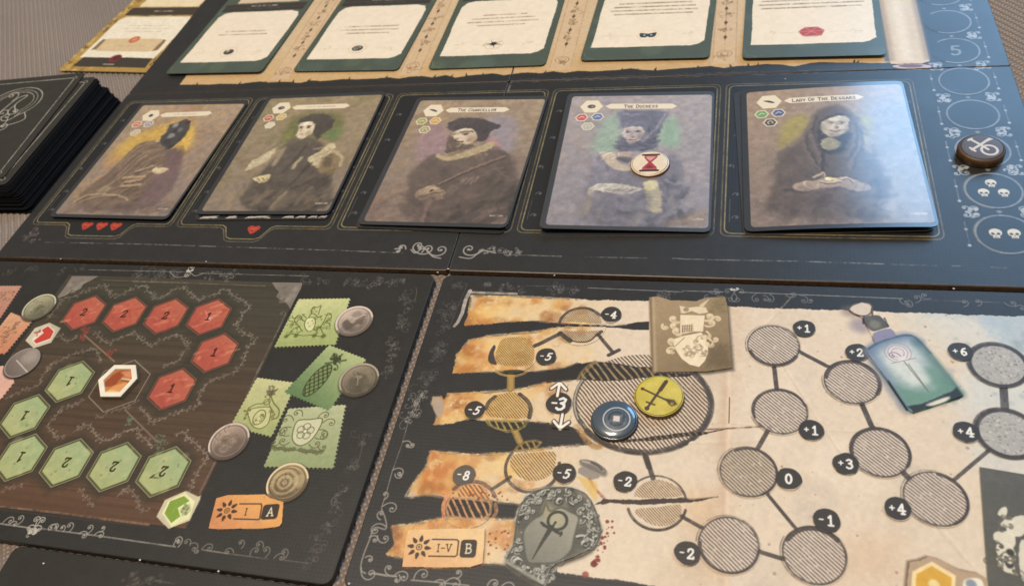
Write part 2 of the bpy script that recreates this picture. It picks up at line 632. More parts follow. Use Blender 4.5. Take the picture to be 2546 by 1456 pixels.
lb.line(LE((2370, 85), (2290, 250), (2200, 430)), .7, (120, 106, 97), .8, tex=.4)
lparts.append(('wood_panel', wood, 1, None))

hexes = []
rc = [LA(1150, 625), LA(1702, 648), LA(2265, 672), LB(1030, 683), LB(1112, 1170), LD(528, 390)]
gc = [LC(955, 288), LC(337, 758), (LC(480, 1020) + LE(65, 290)) / 2, (LE(440, 200) + LC(1270, 1265)) / 2, LE(1257, 142), LE(1801, 195)]
for c in rc + gc:
    lb.poly(ngon(c, 11.0), (52, 51, 42), .75, 4.5, rough=.8)


def chain(pts, col=(146, 137, 124), a=.66, w=.7, n=7):
    """beaded silver filigree"""
    p = crv(pts, n)
    lb.line(p, w * .7, col, a * .75, f=.5, tex=.7)
    L = np.r_[0, np.cumsum(np.linalg.norm(np.diff(p, axis=0), axis=1))]
    for i, t in enumerate(np.arange(.5, L[-1], 1.05)):
        k = min(np.searchsorted(L, t), len(p) - 1)
        q = p[k]
        d = p[k] - p[max(k - 1, 0)]
        lb.curl(q, math.degrees(math.atan2(d[1], d[0])) + rng.randint(-60, 60), .6 + .4 * rng.rand(), 1 if i % 2 else -1,
                col, a * (.45 + .5 * rng.rand()), .3, turns=.9, n=9)


chain(LA((640, 720), (720, 620), (830, 480), (870, 430), (1040, 400), (1130, 340), (1290, 290), (1430, 255), (1470, 320), (1560, 400), (1620, 400), (1750, 330), (1880, 270), (1990, 270), (2010, 330), (2090, 380), (2130, 440), (2250, 390), (2400, 300), (2530, 285))
      + LB((690, 290), (740, 330), (850, 410), (900, 455), (1000, 400), (1140, 370), (1200, 310), (1310, 330), (1340, 380), (1430, 430), (1570, 520), (1560, 580), (1490, 630), (1470, 730), (1400, 790), (1480, 870), (1530, 920), (1660, 980), (1640, 1040), (1560, 1100), (1530, 1200), (1470, 1330), (1400, 1420))
      + LD((1400, 150), (1200, 230), (1060, 270), (960, 380), (890, 490), (900, 580), (850, 640), (700, 680), (500, 750), (360, 820), (280, 840), (210, 820), (200, 760), (100, 660)), n=4)
chain(LA((800, 910), (880, 1000), (960, 1000), (1040, 960)))
chain(LA((1290, 880), (1400, 1000), (1490, 1040), (1600, 980), (1780, 920), (1850, 900), (1900, 970), (2000, 1040), (2060, 1080), (2150, 1020), (2300, 960), (2440, 930)) + LB((680, 990), (750, 1040), (740, 1090), (680, 1180), (640, 1250), (560, 1300), (420, 1340)))
chain(LA((640, 1440), (690, 1340), (800, 1290), (930, 1220), (1060, 1170), (1200, 1140), (1300, 1120), (1380, 1280)), a=.6)
chain(LC((60, 520), (180, 470), (340, 400), (480, 360), (550, 310), (560, 250), (640, 150), (660, 80), (740, 30)), a=.55)
chain(LC((1150, 540), (1000, 610), (840, 650), (770, 760), (660, 880), (680, 950), (740, 1000), (760, 1050), (900, 1020)), a=.7)
chain(LC((1000, 980), (1100, 910), (1190, 880), (1270, 930), (1290, 1000), (1400, 1090), (1500, 1080), (1640, 1000), (1800, 940), (1900, 940), (1900, 1010), (2000, 1090), (2060, 1170)), a=.8)
chain(LC((1310, 740), (1380, 780), (1480, 700), (1690, 650), (1850, 570)), a=.5)
chain(LD((560, 1010), (700, 980), (740, 1050), (870, 1150), (960, 1250), (1010, 1300), (960, 1400)) + LE((2210, 150), (2130, 300), (2090, 420)), a=.8)
chain(LE((0, 430), (90, 380), (230, 340)), a=.5)
chain(LE((870, 380), (920, 450), (990, 530), (1010, 560)), a=.65)
chain(LE((1290, 470), (1400, 380), (1520, 500), (1530, 600), (1620, 630)), a=.65)

for i, c in enumerate(rc):
    lb.poly(ngon(c, 9.0), (128, 80, 62), .85, .25)
    lb.poly(ngon(c, 8.5), (70, 50, 42), .85, .25)
    lb.poly(ngon(c, 8.1), (176, 84, 69), 1, .3, tex=.10, rough=.12, col2=(188, 102, 78), p0=c - (3, 3), p1=c + (4, 5))
    r = np.random.RandomState(i)
    for k in range(9):
        a0 = c + r.uniform(-5, 5, 2)
        lb.line([a0, a0 + r.uniform(-4, 4) * np.array([1, .35]) + r.uniform(-.8, .8, 2)], .35 + .7 * r.rand(), (226, 152, 116), .3 + .3 * r.rand(), f=.9)
    for k in range(6):
        a0 = c + r.uniform(-5, 5, 2)
        lb.line([a0, a0 + r.uniform(-4, 4, 2)], .5 + .8 * r.rand(), (166, 62, 52), .35, f=1.0)
    if i == 3:
        lb.disc(c + (.4, -1.2), 1.2, (235, 175, 150), .7, f=1.4)
        for q in ((3.5, .8), (-1, -1.8), (4, 2.6), (-2.6, 2.5)):
            lb.line([c + (.5, -.8), c + q], .5, (232, 165, 138), .6, f=.6)
    lb.text('2' if i < 3 else '1', c + (-.2, .2), 3.3, (70, 26, 16), 0, .2, .95)
    lparts.append(('hex_space', ngon(c, 9.15), 2, 'red numbered hexagon space'))
for i, c in enumerate(gc):
    lb.poly(ngon(c, 9.2), (150, 140, 102), .95, .25)
    lb.poly(ngon(c, 8.75), (58, 62, 38), .95, .25)
    lb.poly(ngon(c, 8.4), (104, 110, 70), .9, .25)
    lb.poly(ngon(c, 8.0), (172, 178, 124), 1, .25, tex=.06, rough=.08, col2=(160, 178, 130), p0=c - (3, 4), p1=c + (3, 5))
    r = np.random.RandomState(50 + i)
    for k in range(12):
        a0 = c + r.uniform(-6, 6, 2)
        lb.disc(a0, .5 + 1.5 * r.rand(), [(192, 190, 136), (150, 166, 112), (186, 184, 140)][k % 3], .35, f=1.6)
    for k in range(4):
        lb.disc(c + r.uniform(-5, 5, 2), .25 + .2 * r.rand(), (112, 124, 80), .6, f=.4)
    if i == 5:
        for k in range(5):
            a0 = c + (-3.2, -2.4)
            lb.line([a0 + r.uniform(-.5, .5, 2), a0 + (1.5 + 3 * r.rand(), r.uniform(-1, 3))], .25, (96, 104, 66), .7)
        lb.line([c + (-3.4, -2.6), c + (-2.6, -1.6)], .6, (60, 62, 38), .9)
    lb.text('1' if i < 3 else '2', c, 3.4, (52, 52, 20), 180, .19, .95)
    lparts.append(('hex_space', ngon(c, 9.35), 2, 'pale green numbered hexagon space'))
cc = LC(1632, 345)
hp = ngon(cc, 11)
lb.line(np.vstack([hp, hp[:1]]), .45, (140, 130, 114), .9)
lparts.append(('hex_space', ngon(cc, 11.2), 2, 'outlined hexagon space in the middle of the board'))
lb.line(LA((1150, 930), (1560, 1290)), .6, (138, 112, 86), .9)
lb.line(LC((1710, 680), (2145, 1110)), .6, (120, 106, 88), .9)
for p, k in ((LA(1145, 935), 0), (LA(1140, 870), 0), (LA(1490, 1170), 0), (LC(1785, 830), 1), (LC(2170, 1080), 1), (LC(2180, 1180), 1)):
    lb.scribble(p, 1.3, 2.0, 9, ((150, 66, 56), (98, 116, 92))[k], .75, .35, int(abs(p[0] * 10)), 1.2)

# corner ornaments of the timber frame
for o_, pts in enumerate((LA((985, 130), (1350, 130), (1230, 200), (1140, 240), (1110, 300), (1040, 335), (985, 315), (920, 390), (800, 435), (785, 410), (880, 290)),
                          LB((1890, 215), (2310, 220), (2290, 300), (2210, 450), (2140, 580), (2115, 530), (2065, 480), (2080, 425), (2010, 460), (1950, 410), (1990, 345), (1935, 290)))):
    lb.poly(pts, (128, 119, 108), 1, .3, rough=.15, tex=.15)
    c = np.mean(pts, 0)
    for k in range(7):
        lb.disc(c + rng.uniform(-4, 4, 2) * (.8, 1), 1.1, (152, 144, 132), .45, f=1.0, mask=None)
        lb.curl(c + rng.uniform(-4, 4, 2) * (.8, .9), rng.randint(360), 1.6, 1, (98, 90, 82), .45, .25)
    lparts.append(('corner_ornament', pts, 3, None))


# stamps
def stamp(pts, c1, c2, p0, p1):
    p = np.array(pts, float)
    q = []
    for i in range(len(p)):
        a, b = p[i], p[(i + 1) % len(p)]
        n = max(4, int(np.linalg.norm(b - a) / .7))
        nrm = np.array([-(b - a)[1], (b - a)[0]]) / np.linalg.norm(b - a)
        for k in range(n):
            q.append(a + (b - a) * k / n + nrm * (.34 if k % 2 else -.2))
    lb.poly(q, c1, 1, .2, col2=c2, p0=p0, p1=p1, tex=.05)
    lparts.append(('printed_stamp', pts, 3, None))


def crest(c, rx, ry, dark, light, seed, kind=0, sz=1.6):
    """engraved heraldic device"""
    lb.scribble(c, rx, ry, 34, dark, .85, .38, seed, sz)
    sh = np.array([(-.5, .55), (.5, .6), (.55, 0), (.3, -.55), (-.05, -.85), (-.4, -.5), (-.55, 0)]) * (rx * .75, ry * .8) + c
    lb.poly(closed(sh, 3), light, .9, .3)
    s2 = closed(sh, 3)
    lb.line(np.vstack([s2, s2[:1]]), .3, dark, .9)
    if kind == 1:
        for k in range(6):
            t = k * math.pi / 3
            lb.ring(np.array(c) + np.array([math.cos(t), math.sin(t)]) * 1.5, 1.1, .25, dark, .6)
        lb.disc(c, .7, light, 1)
    else:
        lb.scribble(c, rx * .3, ry * .3, 7, dark, .6, .26, seed + 1, 1.2)


F_ = at
stamp([LG(500, 300), LG(1303, 288), LG(1075, 1010), LG(120, 1048)], (202, 204, 146), (162, 174, 108), LG(700, 350), LG(500, 1030))
OL = (92, 100, 46)


def ink(pts, w=.34, a=.9, close=False):
    p = crv(pts, 5) if not close else closed(pts, 4)
    if close:
        p = np.vstack([p, p[:1]])
    lb.line(p, w, OL, a, f=.12)


for pts in (((640, 600), (740, 590), (760, 680), (720, 780), (650, 800), (600, 740), (600, 660)),):
    lb.poly(closed(LG(pts), 3), (222, 220, 168), .9, .25); ink(LG(pts), close=True)
for sx, pts in ((-1, ((560, 800), (500, 720), (440, 640), (480, 560), (530, 560), (560, 620), (600, 650))), (-1, ((480, 570), (420, 600), (400, 560))), (-1, ((450, 660), (360, 640), (330, 600), (380, 590))), (-1, ((500, 730), (400, 780), (350, 850))), (-1, ((540, 790), (480, 840), (440, 860))),
                (1, ((750, 790), (840, 730), (900, 640), (940, 560), (1000, 540), (1010, 600), (940, 640))), (1, ((940, 560), (960, 520), (1010, 530))), (1, ((890, 660), (980, 680), (990, 730))), (1, ((840, 740), (880, 830), (930, 870))), (1, ((790, 780), (780, 850), (740, 880)))):
    ink(LG(pts))
for pts in (((660, 590), (690, 540), (740, 530), (780, 560), (800, 590)), ((700, 530), (700, 470), (740, 420), (800, 430), (850, 400), (830, 470), (810, 540)), ((740, 430), (720, 450)), ((620, 590), (560, 540), (600, 540)), ((800, 590), (860, 560), (840, 590)),
            ((300, 880), (420, 840), (560, 870), (700, 860), (820, 880), (900, 870))):
    ink(LG(pts))
lb.scribble(LG(460, 690), 2.3, 4.4, 26, OL, .6, .24, 3, 1.3); lb.scribble(LG(890, 680), 2.3, 4.4, 26, OL, .6, .24, 4, 1.3); lb.scribble(LG(750, 500), 1.6, 2.2, 8, OL, .6, .24, 8, 1.1); lb.scribble(LG(680, 690), 1.4, 2.2, 5, OL, .5, .24, 5, 1.1)
for p in (LG(310, 880), LG(460, 870), LG(745, 870), LG(885, 880)):
    lb.disc(p, .85, OL, .85, f=.5)
stamp([LD(1688, 240), LD(2230, 312), LD(1888, 1045), LD(1325, 905)], (202, 200, 146), (164, 172, 112), LD(1900, 260), LD(1600, 1000))
c3 = LD(1730, 770)
sh = closed(LD((1570, 680), (1860, 640), (1870, 760), (1830, 880), (1720, 935), (1620, 890), (1580, 780)), 4)
lb.poly(sh, (206, 204, 152), .8, .3)
lb.line(np.vstack([sh, sh[:1]]), .35, (112, 110, 58), .95)
lb.ring(LD(1720, 780), 2.0, .4, (112, 110, 58), .9, sy=1.4)
lb.scribble(LD(1720, 780), 1.2, 2, 6, (112, 110, 58), .8, .3, 4, 1.2)
lb.line(crv(LD((1580, 650), (1680, 600), (1780, 590), (1850, 540), (1880, 490))), .4, (112, 110, 58), .9)
lb.line(crv(LD((1880, 500), (1920, 590), (1990, 680), (1970, 780), (1890, 810))), .5, (112, 110, 58), .9)
lb.line(crv(LD((1850, 560), (1870, 640), (1930, 740))), .4, (112, 110, 58), .8)
lb.ring(LD(1825, 570), 1.1, .35, (112, 110, 58), .9)
lb.scribble(LD(1925, 710), 1.3, 1.8, 7, (112, 110, 58), .7, .28, 6, 1.1)
lb.scribble(LD(1520, 760), .9, 2.4, 7, (112, 110, 58), .8, .4, 12, 1.1)
for q in ((1860, 360), (1920, 370), (1965, 400), (1830, 420)):
    lb.line(LD((1870, 490), q), .8, (120, 112, 86), .8, f=.4)
lb.scribble(LD(1890, 440), 1.6, 2.0, 9, (88, 84, 52), .8, .35, 7, 1.1)
stamp([F_(718, 1016), F_(860, 1006), F_(829, 1164), F_(656, 1160)], (186, 190, 148), (148, 160, 112), F_(790, 1010), F_(740, 1160))
OL = (98, 99, 64)
fc = F_(757, 1072)
K = lambda *q: [fc + np.array(v) for v in q]
shp = K((-3.6, 3.6), (.4, 4.4), (4.4, 5.0), (4.6, .8), (3.2, -3.4), (.4, -5.2), (-2.6, -3.6), (-3.9, 0))
lb.poly(closed(shp, 3), (206, 204, 168), .95, .25); ink(shp, .4, close=True)
for k in range(5):
    t = math.radians(90 + 72 * k)
    lb.ring(fc + np.array([math.cos(t), math.sin(t)]) * 1.7 + (.3, 0), 1.25, .28, OL, .85)
lb.disc(fc + (.3, 0), .7, (224, 220, 190), 1); lb.ring(fc + (.3, 0), .7, .25, OL, .9)
for sx in (-1, 1):
    for p, a_, s_, f_ in (((5.2, 3.6), 60, 3.4, -1), ((5.0, 1.0), 10, 3.6, -1), ((4.6, -2.0), -20, 3.4, 1), ((3.4, -4.4), -50, 3.0, 1), ((2.8, 5.4), 80, 3.0, -1), ((6.6, -4.6), -70, 2.4, 1)):
        lb.curl(fc + (sx * p[0], p[1]), a_ if sx > 0 else 180 - a_, s_, f_ * sx, OL, .9, .36)
    for k in range(7):
        p = fc + (sx * (1.2 + 1.2 * k), -6.6 - .25 * (k % 3))
        lb.poly(closed([p + np.array(v) for v in ((-.9, .2), (0, .9), (.9, .3), (.3, -.8), (-.5, -.6))], 3), OL, .75, .3)
lb.line(crv(K((-9, -6.2), (-4, -7.2), (0, -6.8), (4, -7.2), (9, -6.2))), .4, OL, .9)
stamp([LG(975, 1015), LG(1553, 1236), at(818, 1021), LD(2062, 440)], (176, 186, 130), (98, 126, 80), LG(1300, 1200), at(745, 990))
c2_ = at(800, 933)
ax = LG(1130, 1190) - at(770, 975)
rot = math.degrees(math.atan2(ax[1], ax[0]))
pc = circ(at(790, 945), 7.0, 24, .42, rot)
lb.poly(pc, (120, 134, 84), .7, .4)
lb.hatch(pc, rot + 38, 1.5, .32, (50, 62, 30), .85)
lb.hatch(pc, rot - 38, 1.5, .3, (50, 62, 30), .85)
lb.line(np.vstack([pc, pc[:1]]), .4, (56, 66, 36), .9)
lb.scribble(LG(1090, 1250), 2.6, 2.6, 18, (52, 60, 32), .85, .4, 31, 1.7)
for q in ((1050, 1150), (1180, 1160), (1240, 1250), (920, 1300), (1000, 1220)):
    lb.line(LG((1080, 1280), q), .7, (60, 68, 36), .75, f=.4)
# red stamps at the left edge
stamp([LA(-350, 268), LA(300, 262), LA(-20, 745), LA(-350, 268) + LA(-20, 745) - LA(300, 262)], (196, 146, 124), (184, 130, 110), LA(0, 270), LA(-150, 700))
lb.scribble(LA(20, 450), 5, 5, 22, (120, 92, 62), .7, .3, 41, 1.7)
stamp([LA(150, 625), LA(445, 742), LA(72, 1192), LA(-260, 1150)], (214, 162, 126), (200, 132, 98), LA(250, 680), LA(20, 1180))
lb.scribble(LA(60, 940), 3.4, 4.6, 24, (120, 88, 62), .75, .3, 42, 1.5)
lb.scribble(LA(200, 790), 1.6, 2.6, 9, (112, 92, 70), .7, .3, 43, 1.3)
stamp([LC(75, 78) - (16, 2), LC(75, 78), LC(205, 292), LC(0, 552), LC(0, 552) - (16, 1)], (216, 172, 156), (226, 176, 156), LC(0, 80), LC(0, 540))


# coins
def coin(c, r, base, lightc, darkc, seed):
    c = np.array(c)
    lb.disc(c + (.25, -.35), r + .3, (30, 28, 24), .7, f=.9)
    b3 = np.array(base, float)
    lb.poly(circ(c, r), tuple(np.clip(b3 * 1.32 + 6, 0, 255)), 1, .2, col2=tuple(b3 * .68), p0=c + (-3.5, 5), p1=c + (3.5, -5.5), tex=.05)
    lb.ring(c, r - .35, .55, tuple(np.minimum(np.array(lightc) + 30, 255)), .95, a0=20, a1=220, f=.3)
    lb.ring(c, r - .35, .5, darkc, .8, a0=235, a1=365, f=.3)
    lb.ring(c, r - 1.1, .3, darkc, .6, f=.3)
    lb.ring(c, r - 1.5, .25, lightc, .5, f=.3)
    q = np.random.RandomState(seed)
    for k in range(7):
        p = c + q.uniform(-.5, .5, 2) * r
        lb.disc(p, .7 + 1.3 * q.rand(), darkc if k % 2 else lightc, .35, f=1.3)
    for k in range(10):
        p = c + q.uniform(-.45, .45, 2) * r
        lb.curl(p, q.randint(360), 1.2 + q.rand(), 1 if k % 2 else -1, darkc if k % 3 else lightc, .5, .26, turns=.9, n=12)
    lparts.append(('printed_coin', circ(c, r, 36), 4, None))


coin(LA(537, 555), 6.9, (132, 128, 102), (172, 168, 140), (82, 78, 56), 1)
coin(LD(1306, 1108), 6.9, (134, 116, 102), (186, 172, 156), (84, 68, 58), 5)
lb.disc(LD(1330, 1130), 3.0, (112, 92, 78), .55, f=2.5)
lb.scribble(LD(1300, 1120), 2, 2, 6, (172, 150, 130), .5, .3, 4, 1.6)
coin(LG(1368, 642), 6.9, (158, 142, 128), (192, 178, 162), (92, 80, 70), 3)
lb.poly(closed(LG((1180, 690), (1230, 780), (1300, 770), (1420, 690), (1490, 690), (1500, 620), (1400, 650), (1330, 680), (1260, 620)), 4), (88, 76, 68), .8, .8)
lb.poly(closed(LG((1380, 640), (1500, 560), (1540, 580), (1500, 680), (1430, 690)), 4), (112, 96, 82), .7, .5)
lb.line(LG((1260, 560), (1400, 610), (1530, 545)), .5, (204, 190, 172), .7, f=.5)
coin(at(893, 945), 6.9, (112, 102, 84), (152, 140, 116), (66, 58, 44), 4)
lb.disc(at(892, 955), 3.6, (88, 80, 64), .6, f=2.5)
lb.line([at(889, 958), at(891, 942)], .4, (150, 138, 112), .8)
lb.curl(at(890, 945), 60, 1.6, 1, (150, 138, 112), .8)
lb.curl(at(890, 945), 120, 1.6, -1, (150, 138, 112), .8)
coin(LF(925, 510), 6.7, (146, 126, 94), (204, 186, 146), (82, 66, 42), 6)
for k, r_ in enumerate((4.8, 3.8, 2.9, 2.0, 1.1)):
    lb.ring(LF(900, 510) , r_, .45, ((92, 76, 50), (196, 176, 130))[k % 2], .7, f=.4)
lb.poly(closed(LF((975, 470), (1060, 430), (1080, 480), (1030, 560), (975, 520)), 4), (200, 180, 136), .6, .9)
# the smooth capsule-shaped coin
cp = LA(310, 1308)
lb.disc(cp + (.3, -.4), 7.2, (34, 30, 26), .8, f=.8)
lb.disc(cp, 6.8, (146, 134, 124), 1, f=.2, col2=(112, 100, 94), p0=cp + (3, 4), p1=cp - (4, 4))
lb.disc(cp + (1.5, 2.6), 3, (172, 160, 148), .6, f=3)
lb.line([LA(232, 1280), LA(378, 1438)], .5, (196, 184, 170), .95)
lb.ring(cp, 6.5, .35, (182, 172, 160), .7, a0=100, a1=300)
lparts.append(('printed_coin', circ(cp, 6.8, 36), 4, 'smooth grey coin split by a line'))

# hexagon goal markers
op = LA((680, 765), (835, 840), (700, 1040), (465, 1115), (350, 1010), (480, 840))
lb.poly(op, (206, 198, 172), 1, .35, tex=.05, col2=(178, 172, 148), p0=LA(600, 900), p1=LA(820, 800))
lb.poly(LA((665, 795), (755, 880), (700, 995), (490, 1070), (440, 1000), (560, 860)), (232, 218, 200), 1, .3)
lb.poly(LA((660, 812), (738, 885), (690, 982), (500, 1050), (466, 1012), (602, 905), (575, 865)), (198, 66, 52), 1, .25, tex=.06)
lb.scribble(LA(530, 905), 1.1, 1.1, 8, (170, 80, 60), .8, .35, 3, .9)
lparts.append(('goal_marker', op, 4, 'cream hexagon marker with a red notched field'))
op = LE((2050, 410), (2130, 450), (2185, 475), (2215, 460), (2210, 500), (2095, 740), (1860, 832), (1725, 695), (1820, 510))
lb.poly(op, (206, 196, 164), 1, .4, rough=.15, tex=.06)
lb.poly(LE((2040, 432), (2150, 530), (2085, 720), (1892, 808), (1792, 660), (1858, 522)), (232, 230, 176), 1, .35)
lb.poly(LE((2032, 468), (2092, 522), (1960, 600), (1990, 692), (1890, 766), (1815, 660), (1878, 526)), (128, 158, 58), 1, .25, tex=.06)
lb.poly(LE((2095, 550), (2110, 620), (2060, 680), (2005, 690), (1985, 615)), (188, 190, 140), .9, .3)
lb.scribble(LE(2055, 610), 1.2, 1.4, 10, (116, 132, 82), .8, .35, 8, .9)
lparts.append(('goal_marker', op, 4, 'cream hexagon marker with a green notched field'))


# tear-off plaques
def plaque(cv, out, c1, c2, p0, p1, star, R, box_pts, chip, mid, ch, roman, hs):
    cv.poly(out, c1, 1, .2, rough=.25, col2=c2, p0=p0, p1=p1, tex=.05)
    dk = (66, 46, 34)
    for k in range(8):
        t = math.radians(90 + 45 * k)
        d = np.array([math.cos(t), math.sin(t)])
        n = np.array([-d[1], d[0]])
        s_ = np.array(star)
        cv.poly(closed([s_ + d * R, s_ + d * R * .6 + n * R * .17, s_ + d * R * .42, s_ + d * R * .6 - n * R * .17], 3), dk, .95, .2)
    cv.ring(star, R * .22, .35, (110, 84, 44), .9)
    cv.disc(star, R * .1, (120, 96, 44), 1)
    cv.line(box_pts, .42, dk, .9)
    c = np.mean(chip, 0)
    ch_ = [np.array(q) for q in chip]
    e = ch_[1] - ch_[0]
    w, h = np.linalg.norm(e) / 2, np.linalg.norm(ch_[2] - ch_[0]) / 2
    an = math.atan2(e[1], e[0])
    rp = rrect(-w, -h, w, h, .9) @ np.array([[math.cos(an), math.sin(an)], [-math.sin(an), math.cos(an)]]) + c
    cv.poly(rp, (58, 48, 38), 1, .2)
    cv.text(ch, c, hs, (232, 220, 190), math.degrees(an), .14, .95)
    cv.text(roman, mid, hs * .8, dk, math.degrees(an), .14, .95)


out = LF((275, 655), (380, 625), (560, 622), (720, 618), (770, 655), (890, 690), (884, 780), (880, 880), (855, 912), (730, 932), (300, 938), (203, 932), (240, 790))
plaque(lb, out, (228, 166, 96), (214, 142, 92), LF(600, 640), LF(250, 930), LF(372, 768), 3.55,
       LF((490, 706), (685, 706), (692, 725), (672, 845), (655, 850), (435, 843)), LF((700, 715), (850, 705), (690, 850), (835, 845)), LF(548, 778), 'A', 'I', 2.6)
lparts.append(('tear_off_plaque', out, 4, None))

# border line and tendrils
lb.line(LA((1210, 40), (2546, 70)), .34, (150, 145, 135), .85, tex=.4)
lb.line(LB((900, 88), (2390, 125)), .34, (150, 145, 135), .85, tex=.4)
lb.line(LE((0, 768), (330, 815)), .5, (160, 154, 142), .85, tex=.3)
lb.line(LE((440, 820), (1100, 905), (1930, 1022)), .5, (150, 145, 135), .85, tex=.4)
lb.line(LE((2230, 1055), (2525, 1098)), .45, (130, 125, 116), .8, tex=.4)
lb.line(LF((190, 1130), (440, 1166), (740, 1205)), .4, (126, 120, 110), .8, tex=.4)
lb.line(LF((850, 1210), (1110, 1245)), .35, (110, 105, 96), .7, tex=.5)
G1 = (168, 162, 150)
p = LB(765, 60)
lb.curl(p, 150, 2.4, -1, G1, .95); lb.curl(p, 30, 2.4, 1, G1, .95)
lb.curl(p, 215, 2.6, 1, G1, .9); lb.curl(p, -35, 2.6, -1, G1, .9)
lb.scribble(p, 1.2, .6, 8, (200, 194, 180), .9, .35, 2, 1.0)
lb.line(crv(LB((500, 70), (580, 140), (700, 130), (765, 75), (830, 120), (900, 110), (960, 85))), .35, G1, .8)
for q, s_, a_ in ((LB(560, 110), 2.2, .6), (LB(390, 110), 2.4, .5), (LB(170, 90), 2.2, .4), (LB(1060, 110), 2.2, .7), (LB(1340, 130), 2.6, .7), (LB(1260, 110), 1.8, .6), (LA(1960, 100), 2.6, .35), (LA(1860, 130), 2, .3), (LA(2150, 100), 2.4, .35)):
    lb.scribble(q, 2.6, 1.5, 7, GREY, a_, .3, int(abs(q[0] * 7)), s_)
for q in (LA(180, 50), LA(400, 50), LA(860, 40), LA(1080, 45)):
    lb.scribble(q, 2.6, 1.2, 7, GREY, .32, .3, int(abs(q[0] * 7)), 1.8)
for q in (LG(600, 15), LG(850, 15), LG(1280, 45), LG(1440, 30), LG(1640, 85), LG(1730, 20), LG(1920, 40), LG(2060, 20)):
    lb.scribble(q, 2.2, 1.3, 8, GREY, .42, .28, int(abs(q[0] * 7)), 1.8)
lb.line(crv(LG((2330, 120), (2340, 180), (2310, 310), (2240, 340))), .3, GREY, .5)
for q in (LG(2150, 260), LG(2180, 380), LG(2100, 600), LG(2110, 720), LG(1960, 950), LG(1970, 1080), LG(1950, 1180), LG(1900, 1400)):
    lb.scribble(q, 1.2, 2.4, 8, GREY, .42, .28, int(abs(q[1] * 9)), 1.9)
for q in (LF(1600, 90), LF(1520, 330), LF(1400, 620), LF(1380, 740), LF(1280, 930), LF(1200, 1010), LF(1170, 1210)):
    lb.scribble(q, 1.4, 2.4, 8, GREY, .34, .28, int(abs(q[1] * 9)), 1.9)
lb.curl(LF(1400, 620), 200, 3.0, 1, GREY, .6); lb.curl(LF(1560, 300), 230, 2.6, 1, GREY, .5)
lb.line(crv(LF((1620, 110), (1570, 320), (1480, 380))), .3, GREY, .4)
# lower tendrils
p = LE(390, 800)
for a_, f_, s_ in ((60, 1, 2.9), (120, -1, 2.9), (35, -1, 2.2), (150, 1, 2.2), (240, 1, 2.2), (300, -1, 2.2)):
    lb.curl(p, a_, s_, f_, G1, .95, .42)
lb.scribble(LE(360, 850), 1.2, .8, 9, (190, 184, 170), .9, .4, 4, 1.0)
for q, a_, f_, s_ in ((LE(30, 760), 80, -1, 3.0), (LE(110, 770), 60, -1, 2.0), (LE(190, 780), 40, 1, 2.6), (LE(620, 840), 110, 1, 2.8), (LE(560, 800), 60, -1, 2.2),
                      (LE(700, 850), 80, 1, 1.8), (LE(760, 858), 60, 1, 2.6), (LE(870, 875), 45, -1, 2.6), (LE(960, 880), 40, 1, 2.4), (LE(1040, 890), 60, -1, 2.6), (LE(1100, 860), 20, 1, 1.6),
                      (LE(1910, 1010), 110, -1, 1.8), (LE(1960, 1025), 60, 1, 2.8), (LE(2090, 1010), 90, 1, 2.2), (LE(2090, 990), 30, -1, 2.8), (LE(2160, 1030), 250, 1, 1.6), (LE(2220, 1050), 75, -1, 2.8),
                      (LF(430, 1150), 120, 1, 2.4), (LF(500, 1110), 60, 1, 2.2), (LF(580, 1175), 110, -1, 2.4), (LF(700, 1100), 100, 1, 2.2), (LF(720, 1190), 50, 1, 2.6), (LF(800, 1200), 70, -1, 2.6), (LF(900, 1200), 60, 1, 2.4)):
    lb.curl(q, a_, s_, f_, G1 if q[0] < -150 else GREY, .85, .36)
lb.grain(.05, .2, .2, 60)

